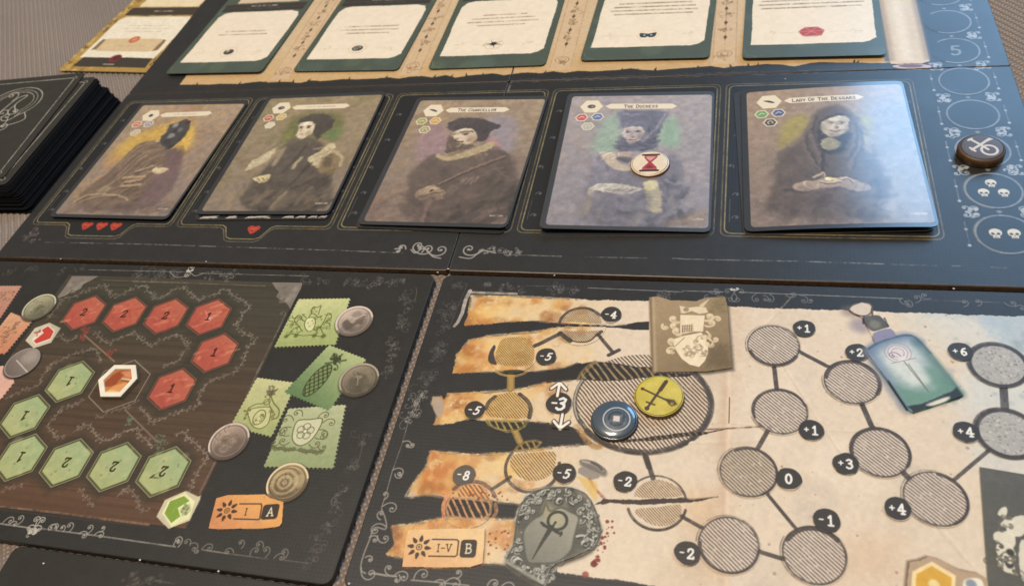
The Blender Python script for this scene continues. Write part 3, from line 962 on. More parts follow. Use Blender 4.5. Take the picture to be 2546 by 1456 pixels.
# ================================================================== RIGHT LOWER BOARD: its print
rb = Canvas((-97.5, 70), 0, 203, 115, 8, (43, 42, 41), 31)
rb.grain(.10, .5, .5, 41)
rparts = []
CRM = (224, 206, 181)
main = [RB(1200, 172), T23(330, 830), T23(2546, 905), np.array([108, 176.0]), np.array([108, 76.0]), RE(2546, 1108), RE(1990, 1042), RE(1880, 960), RE(1700, 330), RC(2290, 960), RC(2200, 880), RC(2060, 760), RC(1760, 690),
        RC(1700, 110), RC(2100, 80), RB(300, 1010), RB(300, 560), RB(300, 440)]
strips = [
    [RA(425, 172), RA(1060, 185), RA(1900, 225), RB(1210, 180), RB(1230, 450), RB(900, 492), RA(2200, 575), RA(1650, 548), RA(1300, 510), RA(950, 522), RA(600, 555), RA(350, 568), RA(400, 400)],
    [RA(390, 790), RA(650, 722), RA(900, 702), RA(1300, 668), RA(1600, 612), RA(2200, 592), RB(1230, 580), RB(1270, 1060), RB(1000, 1040), RB(700, 1000), RB(250, 1012), RA(1880, 1080), RA(1700, 1150), RA(1300, 1200), RA(700, 1205), RA(195, 1222), RA(235, 980), RA(330, 870)],
    [RC(75, 400), RC(90, 325), RC(200, 318), RC(235, 390), RC(300, 272), RC(800, 252), RC(1200, 222), RC(1400, 182), RC(1700, 110), RC(2100, 80), RD(1000, 290), RD(1300, 240), RD(1950, 225), RD(2000, 1000), RD(1100, 1080), RC(2290, 960), RC(2150, 850), RC(2060, 760), RC(1900, 685), RC(1700, 672), RC(1380, 642), RC(750, 632), RC(560, 612), RC(350, 662), RC(110, 692), RC(150, 560)],
    [RC(60, 1050), RC(300, 1078), RC(660, 1100), RC(1100, 1085), RC(1850, 990), RC(2290, 962), RD(1100, 1110), RD(1600, 1075), RD(2100, 1010), RD(2500, 950), RE(2546, 250), RE(2300, 290), RE(1530, 300), RE(1320, 280), RE(1250, 262), RE(760, 236), RE(600, 202), RE(480, 212), RE(410, 232), RE(350, 222), RE(420, 90), RC(0, 1250)],
    [RE(200, 540), RE(380, 528), RE(560, 485), RE(760, 452), RE(1000, 462), RE(1250, 460), RE(1490, 472), RE(1600, 600), RE(1560, 960), RE(1370, 942), RE(1160, 930), RE(300, 872), RE(150, 842), RE(230, 740)]]
for p in [main] + strips:
    rb.poly(p, CRM, 1, .3, rough=.5)
for p in strips:
    q = np.array(p)
    xl = q[:, 0].min()
    c = (q[:, 1].max() + q[:, 1].min()) / 2
    msk = lambda box: np.clip((rb.a[box[1]:box[3], box[0]:box[2]].mean(-1) - .25) * 6, 0, 1)
    rb.poly(p, (230, 186, 112), .9, .3, rough=.5, mask=lambda box, xl=xl: msk(box) * np.clip(1.15 - (((np.mgrid[box[1]:box[3], box[0]:box[2]][1] / rb.k - 97.5) - xl) / 46), 0, 1) * np.clip(.85 + .35 * rb.n1[box[1]:box[3], box[0]:box[2]], 0, 1))
    rb.poly(p, (206, 128, 56), .9, .3, rough=.5, mask=lambda box, xl=xl: msk(box) * np.clip(1.0 - (((np.mgrid[box[1]:box[3], box[0]:box[2]][1] / rb.k - 97.5) - xl - 3) / 15), 0, 1) * np.clip(.5 + .9 * rb.n1[box[1]:box[3], box[0]:box[2]], 0, 1))
    rb.poly(p, (206, 186, 160), .9, .3, rough=.5, mask=lambda box, xl=xl: msk(box) * np.clip(1.0 - (((np.mgrid[box[1]:box[3], box[0]:box[2]][1] / rb.k - 97.5) - xl - 1.5) / 2.2), 0, 1))
for c, r_, a_ in ((RE(700, 60), 7, .55), (RE(620, 500), 6, .5), (RE(1000, 500), 4, .6), (RE(1380, 600), 4, .6), (RE(270, 640), 4, .6), (RA(480, 950), 4, .5), (RC(430, 380), 6, .5), (RC(150, 1180), 7, .45)):
    rb.poly(circ(c, r_), (190, 104, 50), a_ * .75, 5, rough=2.0, tex=.9, mask=lambda box: np.clip((rb.a[box[1]:box[3], box[0]:box[2]].mean(-1) - .3) * 6, 0, 1))
# soft blue, grey and tan tints over the paper
for pts, col, a_ in (((RF(1500, 280), RF(2546, 320), RF(2546, 700), RF(2100, 420)), (146, 172, 190), .75), ((RF(1900, 300), RF(2546, 320), RF(2546, 900), RF(2250, 500)), (134, 162, 186), .5),
                     ((RF(2300, 400), RF(2600, 400), RG(2200, 100), RG(1700, 60), RF(1900, 900)), (194, 204, 200), .6), ((RF(1100, 280), RF(1900, 320), RF(2000, 900), RF(1500, 700)), (206, 206, 192), .5),
                     ((RG(0, 800), RG(700, 900), RG(700, 1400), RG(0, 1400)), (214, 182, 150), .5), ((T33(0, 700), T33(300, 800), T33(300, 1400), T33(0, 1300)), (224, 186, 136), .5),
                     ((RB(2290, 260), T23(480, 860), T33(330, 200), T33(320, 1400), T33(0, 1400), RB(2300, 1200)), (206, 178, 150), .5)):
    rb.poly(pts, col, a_, 9, rough=3.5, mask=lambda box: np.clip((rb.a[box[1]:box[3], box[0]:box[2]].mean(-1) - .3) * 6, 0, 1))
pm = lambda box: np.clip((rb.a[box[1]:box[3], box[0]:box[2]].mean(-1) - .3) * 6, 0, 1)
rq = np.random.RandomState(77)
for k in range(60):
    p = np.array([rq.uniform(-10, 104), rq.uniform(78, 175)])
    rb.poly(circ(p, rq.uniform(2, 8)), [(206, 184, 158), (232, 216, 194), (214, 196, 172), (200, 186, 168)][k % 4], .4, 4, rough=2.5, tex=.6, mask=pm)
for k in range(12):
    p = np.array([rq.uniform(0, 100), rq.uniform(80, 172)])
    t = rq.uniform(0, 6.28)
    d = np.array([math.cos(t), math.sin(t)]) * rq.uniform(8, 26)
    rb.line(crv([p - d, p + rq.uniform(-1, 1, 2), p + d]), .3, (196, 172, 144), .5, f=.5, tex=.8)
    rb.line(crv([p - d + (.4, .4), p + (.4, .4), p + d + (.4, .4)]), .3, (240, 226, 204), .5, f=.5, tex=.8)
rb.poly([RF(1500, 280), np.array([108, 176.0]), np.array([108, 90.0]), RG(1500, 100), RF(1700, 1300), RF(1900, 900)], (212, 212, 204), .6, 10, rough=3, mask=pm)
rb.poly([RF(2050, 290), np.array([108, 172.0]), np.array([108, 128.0]), RF(2500, 900), RF(2200, 500)], (164, 180, 190), .6, 8, rough=3.5, mask=pm)
rb.line([T23(345, 840), T33(345, 50), T33(330, 900), T33(325, 1450)], 1.0, (242, 220, 192), .75, f=1.0)
rb.line([T23(310, 840), T33(310, 0), T33(295, 1450)], 2.2, (200, 168, 136), .45, f=2.4)
rb.line([T33(350, 50), T33(345, 240)], .3, (92, 74, 58), .9)
r = np.random.RandomState(5)
for k in range(150):
    p = np.array([r.uniform(-5, 105), r.uniform(76, 176)])
    if rb.a[int((p[1] - 70) * 8) % rb.H, int((p[0] + 97.5) * 8) % rb.W].mean() > .55:
        rb.disc(p, .15 + .35 * r.rand() ** 3, (150, 118, 92), .6, f=.3)
for k in range(40):
    p = np.array([r.uniform(60, 104), r.uniform(140, 172)])
    rb.disc(p, .4 + .9 * r.rand(), (140, 152, 152), .35, f=.9, tex=.8)

# torn gaps in the paper, with coarse shading lines
GAP = (48, 45, 42)
gap1 = [RD(0, 140), RD(200, 120), RD(400, 70), RD(540, 35), RD(660, 15), RD(1000, 55), RD(1250, 100), RD(1450, 95), RD(1450, 175), RD(2010, 190), RD(1930, 226), RD(1700, 235), RD(1300, 240), RD(1100, 270), RD(800, 288), RD(400, 262), RD(0, 310)]
rb.poly(gap1, GAP, 1, .25, rough=.25)
rb.poly([RA(2000, 574), RA(2200, 580), RB(700, 520), RB(900, 495), RB(1060, 460), RB(1215, 452), RB(1215, 572), RB(1000, 568), RB(800, 540), RA(2200, 602), RA(1900, 600), RA(1640, 606), RA(1700, 560)], GAP, 1, .25, rough=.2)
gap2 = [RD(0, 850), RD(120, 870), RD(300, 900), RD(410, 945), RD(520, 1080), RD(600, 1150), RD(300, 1160), RD(0, 1170)]
rb.poly(gap2, GAP, 1, .25, rough=.3)
gap3 = [RD(1090, 1088), RD(1300, 1068), RD(1600, 1025), RD(1970, 975), RD(2100, 985), RD(2500, 925), RD(2100, 1022), RD(1600, 1080), RD(1300, 1105), RD(1000, 1130)]
rb.poly(gap3, (62, 50, 42), 1, .25, rough=.35)
gap4 = [T32(1890, 850), T32(1960, 805), T32(2240, 815), T32(2546, 795), T33(60, 810), T33(260, 790), T33(60, 835), T32(2400, 845), T32(2200, 850), T32(2000, 835)]
rb.poly(gap4, (58, 48, 40), .95, .25, rough=.35)
rb.line(T33((0, 330), (130, 290), (360, 280), (620, 265)), .6, (122, 92, 68), .85, tex=.6)
rb.line(T33((0, 800), (100, 805), (240, 790)), .35, (150, 118, 90), .8, tex=.6)
for p in strips:       # frayed pale rims of the strips
    q = np.array(p)
    for e0, e1 in zip(q, np.roll(q, -1, 0)):
        if max(e0[0], e1[0]) < -30:
            rb.line([e0, e1], 1.1, (186, 170, 146), .7, f=.4, tex=.9)
            rb.line(np.array([e0, e1]) + np.array([.1, -.35]), .45, (92, 72, 54), .6, f=.3, tex=1.0)
    r5 = np.random.RandomState(int(abs(q[0, 1] * 7)))
    for k in range(70):
        x = xl_ = q[:, 0].min() + r5.rand() ** 1.6 * 44
        y = r5.uniform(q[:, 1].min(), q[:, 1].max())
        c_ = [(206, 148, 74), (240, 208, 140), (190, 120, 58), (222, 180, 104), (150, 96, 52)][k % 5]
        rb.poly(circ((x, y), r5.uniform(.6, 3.2)), c_, .45, 1.6, rough=1.2, tex=.9, mask=lambda box: np.clip((rb.a[box[1]:box[3], box[0]:box[2]].mean(-1) - .3) * 6, 0, 1))
rb.line(RA((415, 130), (1040, 150)), 1.1, (186, 172, 152), .9, tex=.3)
rb.line(RA((410, 110), (350, 230), (300, 420), (240, 540), (195, 590)), 1.5, (196, 184, 172), .95, w2=1.1, tex=.25)
rb.poly(closed(RC((75, 400), (110, 320), (190, 330), (235, 420), (220, 520), (180, 600), (130, 560), (100, 500)), 3), (176, 158, 138), .95, .4, rough=.3)

LINE = (66, 58, 53)
HT = (100, 82, 70)


def link(a, b, w=1.15, col=LINE):
    rb.line([a, b], w, col, .92, f=.25, tex=.15)


for a, b, w in ((T23(860, 1160), T23(1100, 1285), 1.3), (T23(680, 1260), T23(702, 1450), 1.3), (T33(645, 280), T33(560, 430), 1.3), (T33(620, 755), T33(842, 1025), 1.0),
                (T33(755, 1255), T33(550, 1192), 1.2), (T33(160, 1030), T33(-10, 935), 1.1), (T33(1330, 85), T33(1412, 270), 1.5), (T33(1640, 605), T33(1695, 660), 1.6),
                (T33(2020, 668), T33(2300, 430), 1.0), (RF(2310, 1100), RF(2330, 1390), 2.1), (RA(1290, 865), RA(1640, 690), 1.5), (RA(1640, 690), RA(1775, 795), 1.7),
                (RA(2150, 700), RA(2360, 950), 1.2), (RA(2300, 985), RA(2440, 915), 1.3), (RA(2200, 670), RA(2140, 715), 1.3), (T32(1260, 645), T32(1125, 735), 1.1), (RD(1345, 1310), RD(1395, 1455), 1.6), (T32(2275, 490), T32(2325, 655), 1.4)):
    link(a, b, w)
for a, b, w in ((RA(965, 1265), RA(960, 1450), 1.9), (RC(1150, 40), RC(1150, 205), 1.9), (RC(1190, 750), RC(1270, 925), 1.7)):
    link(a, b, w + .5, (150, 122, 66))
    link(a, b, w - .5, (176, 144, 84))


def space(c, R=7.9, fill=(196, 172, 146), dark=HT, ring=LINE, thick=(1.5, 40, 240), hat=-43, sp=.84, speck=False, w=.6, clip=None):
    c = np.array(c)
    out = circ(c, R - .5) if clip is None else clip
    rb.poly(out, fill, .7, .3, tex=.05)
    if speck:
        rb.poly(out, (166, 164, 158), .85, .3, tex=.25)
        q = np.random.RandomState(int(abs(c[0])))
        for k in range(160):
            t, u = q.rand() * 6.283, math.sqrt(q.rand()) * (R - 1)
            rb.disc(c + (math.cos(t) * u, math.sin(t) * u), .18 + .15 * q.rand(), [(118, 116, 112), (196, 194, 188)][k % 2], .6, f=.2)
    else:
        rb.hatch(out, hat, sp, .44, dark, .95)
    if clip is None:
        rb.ring(c, R - .35, w, ring, .85, wob=.006, f=.25, tex=.25)
        rb.ring(c + (.15, -.2), R - .6, thick[0] * .7, ring, .9, a0=thick[1], a1=thick[2], f=.3, tex=.15)
        rb.ring(c + (-.2, .15), R + .1, .3, ring, .6, a0=thick[2], a1=thick[1] + 360, f=.25, tex=.5)
        q = np.random.RandomState(int(abs(c[1] * 3)))
        for k in range(7):
            rb.disc(c + q.uniform(-.55, .55, 2) * R, .3, (228, 210, 188), .7, f=.4)


def badge(c, t, R=3.35, col=(54, 50, 46), h=2.7, sl=0.0):
    c = np.array(c)
    q = np.random.RandomState(int(abs(c[0] * 11)))
    rb.poly(closed(ngon(c, R, 9, q.randint(90)) + q.uniform(-.18, .18, (9, 2)), 4), col, .97, .25, rough=.12)
    if len(t) == 2:
        rb.text(t[0], c + (-1.35, .15), h * .72, (240, 236, 226), 0, .2, 1)
        rb.text(t[1], c + (.85, -.05), h, (240, 236, 226), 0, .2, 1, slant=sl)
    else:
        rb.text(t, c, h, (240, 236, 226), 0, .22, 1)
    rparts.append(('number_badge', circ(c, R + .1, 24), 4, None))


circles = [(T23(675, 1120), (1.6, 200, 330)), (RF(590, 1062), (1.7, -30, 170)), (T33(722, 152), (.9, 20, 200)), (T33(490, 602), (1.0, -60, 120)), (T33(342, 1148), (1.1, 180, 350)),
           (T33(980, 1222), (1.9, 40, 150)), (T33(1470, 455), (1.3, -30, 190)), (T33(1885, 803), (1.2, -60, 80)), (RF(2245, 868), (1.5, 0, 359)), (T33(2415, 315), (1.7, 0, 359))]
for i, (c, th) in enumerate(circles):
    space(c, 7.9, thick=th, speck=i in (8, 9), fill=(214, 198, 180) if i != 3 else (192, 174, 148), dark=(104, 93, 86), w=.5 if i < 8 else 1.2)
    rparts.append(('circle_space', circ(c, 8.2, 32), 2, 'stippled grey circle space' if i in (8, 9) else None))
# the big split oval
oc = np.array([-22.4, 136.2])
ov = circ(oc, 1, 48) - oc
ov = ov * (20.6, 17.6) + oc
rb.hatch(ov, -48, 1.0, .50, (88, 70, 58), .88, wob=.25)
for t0, t1, w in ((-40, 62, 1.9), (222, 312, 1.9), (150, 212, 1.4), (-75, 75, .8), (215, 325, .8)):
    t = np.radians(np.linspace(t0, t1, 30))
    rb.line(np.stack([np.cos(t) * 20.2, np.sin(t) * 17.2], 1) + oc, w, (72, 66, 62), .85, f=.3, tex=.35)
t = np.radians(np.linspace(152, 206, 20))
rb.line(np.stack([np.cos(t) * 20.3, np.sin(t) * 17.3], 1) + oc, .5, (176, 172, 156), .9, f=.3)
for k, g in enumerate((gap1, gap3)):
    rb.poly(g, (40, 36, 33), .75, .2, rough=.2, mask=lambda box: np.ones((box[3] - box[1], box[2] - box[0])))
rb.hatch([p for p in ov if p[1] > 140], -45, 1.9, .36, (158, 138, 92), .0)
gm = [RD(470, 190), RD(560, 70), RD(680, 25), RD(1250, 105), RD(1450, 100), RD(1450, 180), RD(1900, 200), RD(1700, 230), RD(1300, 235), RD(1100, 262), RD(800, 280), RD(450, 255)]
rb.hatch(gm, -52, 2.0, .34, (164, 140, 100), .9, wob=.2)
rb.line(crv(RD((420, 265), (480, 160), (560, 80), (660, 15))), .9, (154, 128, 78), .9, f=.3, tex=.3)
rb.line(crv(RD((470, 262), (530, 160), (620, 70), (690, 20))), .5, (154, 128, 78), .8, f=.3)
rb.line(crv(RD((400, 900), (480, 1000), (560, 1110), (650, 1175), (720, 1180))), 1.8, (172, 130, 76), .85, f=.5, tex=.4)
rb.hatch(gap3, -50, 1.5, .3, (160, 134, 104), .8)
rparts.append(('oval_space', ov, 2, None))
# left-hand circles split by the tears
YEL = (214, 172, 92)


def part_circle(c, clips, fill, gapfill=True, sp=.8):
    c = np.array(c)
    if gapfill:
        rb.poly(circ(c, 7.9), (140, 114, 62), .0)
    for cl, kind in clips:
        if kind == 'paper':
            rb.poly(cl, fill, .55, .3)
            rb.hatch(cl, -45, sp, .45, (104, 76, 46), .8)
        else:
            rb.poly(cl, (44, 40, 35), 1, .25)
            rb.hatch(cl, -55, 1.75, .34, kind, .95)
            q = np.array(cl)
            rb.line(np.vstack([q, q[:1]]), .8, kind, .85, f=.3, tex=.3)
    rparts.append(('circle_space', circ(c, 8.1, 32), 2, 'circle space crossed by torn paper strips'))


def arc(c, R, a0, a1, n=16):
    t = np.radians(np.linspace(a0, a1, n))
    return [np.array(c) + (math.cos(x) * R, math.sin(x) * R) for x in t]


a1c = RA(1930, 590)
part_circle(a1c, [(closed(RA((1650, 520), (1720, 420), (1850, 365), (1980, 355), (2080, 390), (2170, 460), (2200, 560), (1950, 545)), 3), 'paper'),
                  (RA((1690, 660), (1940, 665), (2180, 655), (2130, 730), (2040, 790), (1930, 805), (1820, 780), (1740, 730)), 'paper')], (200, 178, 146), sp=.6)
rb.line(crv(RA((1620, 580), (1660, 480), (1760, 390), (1890, 350), (2010, 350), (2110, 395), (2190, 450))), 1.1, LINE, .9, f=.3, tex=.2)
rb.line(crv(RA((1760, 780), (1900, 812), (2040, 795), (2150, 700))), .6, LINE, .85)
part_circle(RA(1010, 965), [(closed(RA((800, 850), (860, 770), (1000, 745), (1180, 755), (1270, 850), (1290, 980), (1250, 1110), (1100, 1135), (820, 1120), (760, 1000)), 3), 'paper')], YEL, sp=.62)
rb.poly(closed(RA((740, 850), (680, 930), (655, 1040), (690, 1100), (775, 1120), (750, 1040), (735, 960), (760, 890)), 3), (66, 58, 60), .95, .3)
rb.poly(closed(RA((860, 1205), (940, 1190), (1100, 1190), (1140, 1215), (1050, 1245), (920, 1240)), 3), (60, 52, 34), .9, .4)
rb.line(crv(RA((760, 1205), (850, 1250), (1000, 1270), (1120, 1245), (1190, 1205))), .9, (176, 144, 84), .9, tex=.3)
part_circle(RC(1110, 480), [(closed(RC((900, 330), (1000, 285), (1200, 255), (1330, 330), (1390, 440), (1390, 600), (1100, 610), (840, 580), (810, 470)), 3), 'paper'),
                            (RC((810, 640), (950, 645), (1200, 655), (1370, 650), (1330, 720), (1230, 770), (1100, 790), (950, 750), (850, 700)), (170, 148, 82))], YEL, sp=.7)
rb.line(crv(RC((1270, 285), (1370, 370), (1420, 480), (1400, 600))), 1.3, LINE, .9, tex=.2)
rb.line(crv(RC((930, 320), (850, 390), (810, 480))), 1.3, LINE, .85, tex=.2)
part_circle(RC(1450, 1230), [(closed(RC((1180, 1110), (1500, 1080), (1740, 1070), (1760, 1220), (1700, 1370), (1560, 1450), (1400, 1460), (1250, 1400), (1150, 1280)), 3), 'paper'),
                             (RC((1190, 1060), (1240, 1000), (1350, 930), (1480, 915), (1560, 940), (1490, 1020), (1280, 1050)), (160, 134, 74))], (222, 182, 116), sp=.75)
rb.ring(T32(1425, 570), 7.9, 1.0, LINE, .85, a0=150, a1=375, tex=.2)
part_circle(T32(955, 830), [(closed(T32((870, 790), (900, 720), (980, 700), (1060, 720), (1110, 790), (1100, 810), (950, 790)), 3), 'paper'),
                            (T32((810, 800), (950, 805), (1120, 830), (1110, 920), (1060, 955), (930, 955), (800, 935), (780, 870)), (206, 152, 104))], (232, 150, 90), sp=1.0)
rb.line(crv(T32((840, 735), (900, 690), (970, 680), (1050, 690), (1120, 740), (1145, 790))), 1.2, (110, 78, 66), .9, tex=.2)
rb.line(crv(T32((790, 790), (760, 860), (765, 940))), 1.1, (232, 150, 100), .9, tex=.3)
rb.line(crv(T32((1150, 850), (1155, 900), (1130, 950))), 1.1, (226, 160, 110), .8, tex=.3)
part_circle(T32(2350, 830), [(closed(T32((2190, 790), (2230, 710), (2330, 665), (2430, 680), (2520, 730), (2546, 780), (2400, 800)), 3), 'paper'),
                             (closed(T32((2190, 890), (2360, 870), (2520, 850), (2530, 930), (2460, 1000), (2360, 1010), (2260, 970)), 3), 'paper')], (212, 186, 152), sp=.62)
rb.ring(T32(2352, 835), 7.9, .8, LINE, .85, a0=-160, a1=-10, tex=.2)
rb.ring(T32(2352, 830), 7.9, .7, LINE, .8, a0=10, a1=160, tex=.3)

for c, t, sl in ((RA(2335, 440), '-4', .1), (RA(1450, 1010), '-5', .25), (RC(655, 505), '-5', .25), (T32(915, 632), '-8', .1), (T32(1663, 620), '-5', .2), (T32(2118, 678), '-2', .1),
                 (T23(905, 995), '+1', 0), (RF(645, 735), '+2', 0), (RF(1820, 725), '+6', 0), (T33(960, 297), '+1', 0), (T33(790, 660), '0', 0), (T33(1075, 968), '-1', 0),
                 (T33(1218, 547), '+3', 0), (T33(1602, 882), '+4', 0), (T33(2112, 310), '+4', 0), (T33(35, 1215), '-2', 0)):
    badge(c, t, col=(92, 84, 76) if t == '-8' else (54, 50, 46), sl=sl)
b3 = RC(1805, 415)
badge(b3, '-3', 4.0, h=4.2, sl=.15)
for yy, d in ((RC(1818, 130), 1), (RC(1820, 755), -1)):
    tip = np.array(yy)
    for w, col in ((1.5, (66, 52, 42)), (.85, (244, 238, 222))):
        rb.line([tip + (0, -.4 * d), tip + (0, -5.0 * d)], w, col, 1)
        rb.line([tip + (-2.3, -2.4 * d), tip, tip + (2.3, -2.4 * d)], w, col, 1)
    rparts.append(('arrow_mark', rect(tip[0] - 2.6, min(tip[1], tip[1] - 5 * d), tip[0] + 2.6, max(tip[1], tip[1] - 5 * d)), 5, None))

# folder with a coat of arms
fo = RB((1215, 130), (1335, 120), (1500, 168), (1860, 182), (1990, 130), (2250, 128), (2282, 250), (2345, 1092), (2000, 1142), (1268, 1152), (1240, 700))
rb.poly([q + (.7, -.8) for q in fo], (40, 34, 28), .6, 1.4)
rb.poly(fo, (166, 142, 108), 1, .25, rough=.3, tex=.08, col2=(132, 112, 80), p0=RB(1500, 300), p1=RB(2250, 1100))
rb.line(RB((1260, 150), (1290, 1140)), 1.2, (196, 174, 140), .7, f=1.0)
rb.line(RB((1235, 140), (1262, 1140)), 1.0, (108, 88, 62), .6, f=.8)
rb.poly(RB((2050, 800), (2300, 760), (2330, 1080), (1980, 1100)), (98, 82, 56), .6, 4, rough=2)
rb.poly(RB((1990, 150), (2240, 140), (2260, 330), (2050, 330)), (120, 106, 64), .6, 3, rough=2)
CR = (238, 220, 186)
rb.poly(RB((1640, 372), (1975, 380), (1950, 600), (1830, 600), (1640, 640)), CR, .95, .3)
rb.hatch(RB((1655, 510), (1815, 500), (1820, 595), (1660, 620)), 0, .7, .4, (120, 98, 70), .8)
rb.hatch(RB((1655, 510), (1815, 500), (1820, 595), (1660, 620)), 90, .7, .4, (120, 98, 70), .8)
rb.poly(RB((1630, 250), (1760, 275), (1860, 260), (1985, 270), (2020, 340), (1900, 360), (1800, 320), (1700, 350), (1650, 350)), CR, .85, .3)
rb.line(RB((1930, 250), (2030, 160)), 1.4, (226, 206, 168), .8, w2=.3)
rb.disc(RB(1720, 300), .9, (150, 124, 90), .8, f=.4)
sp_ = RB((1520, 710), (1700, 655), (1925, 612), (1985, 690), (2020, 800), (2018, 890), (1975, 1000), (1895, 1082), (1770, 1050), (1660, 970), (1580, 850))
rb.poly(sp_, CR, 1, .25)
rb.line(RB((1700, 680), (1560, 810)), .35, (160, 136, 104), .8)
rb.scribble(RB(1830, 830), 3.0, 4.2, 16, (170, 148, 118), .75, .5, 5, 2.0)
for q, a_, f_, s_ in ((RB(1620, 470), 200, -1, 4.2), (RB(1600, 560), 190, -1, 3.4), (RB(1640, 640), 190, -1, 3.8), (RB(1560, 820), 170, 1, 3.6), (RB(1520, 780), 150, -1, 3.2), (RB(1400, 500), 250, 1, 3),
                      (RB(1980, 450), 0, 1, 4.2), (RB(1980, 520), -20, 1, 4.2), (RB(2000, 600), -40, -1, 3.8), (RB(2040, 700), -60, 1, 3.2), (RB(2070, 430), 60, -1, 3.4), (RB(2080, 760), 250, -1, 2.8)):
    rb.curl(q, a_, s_ * .65, f_, (228, 208, 170), .9, .7)
    rb.curl(q + (.4, -.5), a_ + 12, s_ * .5, f_, (206, 184, 146), .8, .5)
rparts.append(('folder_picture', fo, 4, None))

# perfume bottle
bd = closed(RF((770, 690), (860, 640), (1070, 555), (1200, 535), (1310, 560), (1400, 660), (1620, 930), (1850, 1215), (1600, 1330), (1290, 1420), (1215, 1375), (1000, 1060), (830, 830)), 3)
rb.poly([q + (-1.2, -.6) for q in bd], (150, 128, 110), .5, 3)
rb.disc(RF(690, 420), 3.0, (120, 108, 128), .55, f=3.5)
rb.disc(RF(560, 260), 2.4, (120, 104, 98), .5, f=3)
rb.poly(bd, (178, 190, 194), 1, .3, col2=(124, 156, 142), p0=RF(1100, 800), p1=RF(1450, 1280), tex=.04)
rb.line(RF((800, 740), (1000, 1060), (1200, 1350)), 3.0, (112, 132, 154), .7, f=2.6)
rb.line(crv(RF((800, 710), (900, 640), (1080, 575), (1230, 560), (1330, 610))), 3.2, (100, 122, 150), .75, f=2.6)
rb.line(crv(RF((1330, 620), (1480, 790), (1700, 1060), (1810, 1200))), 2.6, (84, 114, 110), .7, f=2.4)
rb.poly(closed(RF((1420, 900), (1580, 960), (1740, 1150), (1600, 1200), (1500, 1050)), 3), (96, 138, 118), .65, 2.6, rough=.8)
rb.poly(closed(RF((1080, 1120), (1220, 1160), (1400, 1190), (1690, 1150), (1450, 1290), (1230, 1330)), 3), (104, 144, 126), .8, 2)
rb.poly(closed(RF((960, 800), (1130, 700), (1280, 740), (1400, 950), (1450, 1080), (1280, 1120), (1120, 1000)), 3), (222, 224, 214), .75, 3.2, rough=.6)
rb.poly(RF((1215, 1345), (1400, 1310), (1560, 1240), (1740, 1165), (1780, 1130), (1858, 1225), (1850, 1245), (1640, 1310), (1430, 1380), (1290, 1422)), (38, 46, 44), .95, .5, rough=.3)
rb.poly(closed(RF((1430, 1330), (1600, 1260), (1700, 1240), (1660, 1290), (1520, 1340)), 3), (232, 226, 206), .95, .7)
rb.line(RF((1000, 1060), (1215, 1380)), .6, (36, 48, 52), .9, f=.5)
rb.line(RF((770, 790), (1000, 1070)), .45, (96, 116, 132), .8, f=.5)
rb.line(crv(RF((780, 690), (900, 620), (1080, 560), (1230, 535), (1330, 580), (1480, 740))), .8, (58, 78, 104), .8, f=.7)
rb.line(RF((1480, 740), (1700, 1010), (1850, 1210)), .6, (70, 112, 98), .7, f=.8)
rb.poly(closed(RF((830, 520), (1030, 465), (1085, 550), (960, 590), (850, 625)), 3), (134, 132, 158), .95, .4)
rb.poly(closed(RF((715, 350), (800, 318), (900, 320), (970, 380), (1015, 440), (930, 470), (825, 495), (750, 430)), 3), (84, 80, 74), 1, .35, tex=.1)
rb.disc(RF(850, 420), 1.6, (140, 140, 122), .7, f=1.6)
rb.line(RF((1000, 440), (960, 340)), .5, (52, 48, 46), .8, f=.5)
st_ = closed(RF((555, 250), (600, 190), (700, 165), (790, 175), (820, 220), (800, 290), (740, 322), (640, 310)), 3)
rb.poly(st_, (214, 198, 178), 1, .3)
rb.line(np.vstack([st_, st_[:1]]), .55, (84, 72, 64), .85, f=.3)
rb.line(RF((815, 240), (820, 320)), .6, (84, 72, 64), .9)
rb.line(RF((725, 325), (720, 400)), .7, (74, 64, 70), .9)
rb.disc(RF(1110, 745), 3.2, (228, 214, 214), .7, f=2.2)
for R_ in (3.6, 2.7, 1.7):
    rb.ring(RF(1110, 740), R_, .28, (150, 140, 142), .7, f=.3, a0=-40, a1=260)
rb.curl(RF(1140, 780), 120, 2.6, 1, (132, 116, 126), .8, .35)
rb.line(crv(RF((1180, 840), (1300, 990), (1460, 1185))), .35, (120, 122, 110), .8)
rb.line(crv(RF((1230, 870), (1350, 1030), (1460, 1185))), .35, (120, 122, 110), .8)
rb.line(crv(RF((1040, 860), (1180, 830), (1310, 800))), .3, (126, 122, 118), .6)
rparts.append(('bottle_picture', [*RF((555, 250), (700, 165), (815, 220), (1015, 440), (1085, 550), (1310, 558), (1460, 720), (1858, 1225), (1290, 1422), (1210, 1375), (1000, 1060), (765, 740), (850, 620), (715, 350))], 4, None))

# tarnished metal shield with a pommel cap, plaque B
cpm = closed(RC((2080, 1200), (2140, 1165), (2300, 1200), (2420, 1280), (2450, 1330), (2400, 1370), (2200, 1290)), 3)
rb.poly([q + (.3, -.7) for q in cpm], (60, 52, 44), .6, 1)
rb.poly(RC((2070, 1290), (2140, 1260), (2380, 1350), (2350, 1420), (2230, 1450), (2060, 1350)), (150, 140, 128), .95, .4, tex=.1)
rb.poly(cpm, (122, 114, 104), 1, .3)
rb.line(crv(RC((2130, 1190), (2290, 1240), (2400, 1320))), .7, (182, 174, 160), .8, f=.5)
rb.line(crv(RC((2250, 1210), (2340, 1260), (2390, 1310))), .6, (62, 56, 50), .8, f=.5)
rb.line(T32((1850, 660), (1900, 740), (1960, 800)), .8, (142, 70, 40), .8, f=.5, tex=.4)
rb.poly(closed(T32((1760, 640), (1850, 660), (1910, 700), (1900, 820), (1860, 780), (1800, 700)), 3), (222, 182, 92), .7, .8)
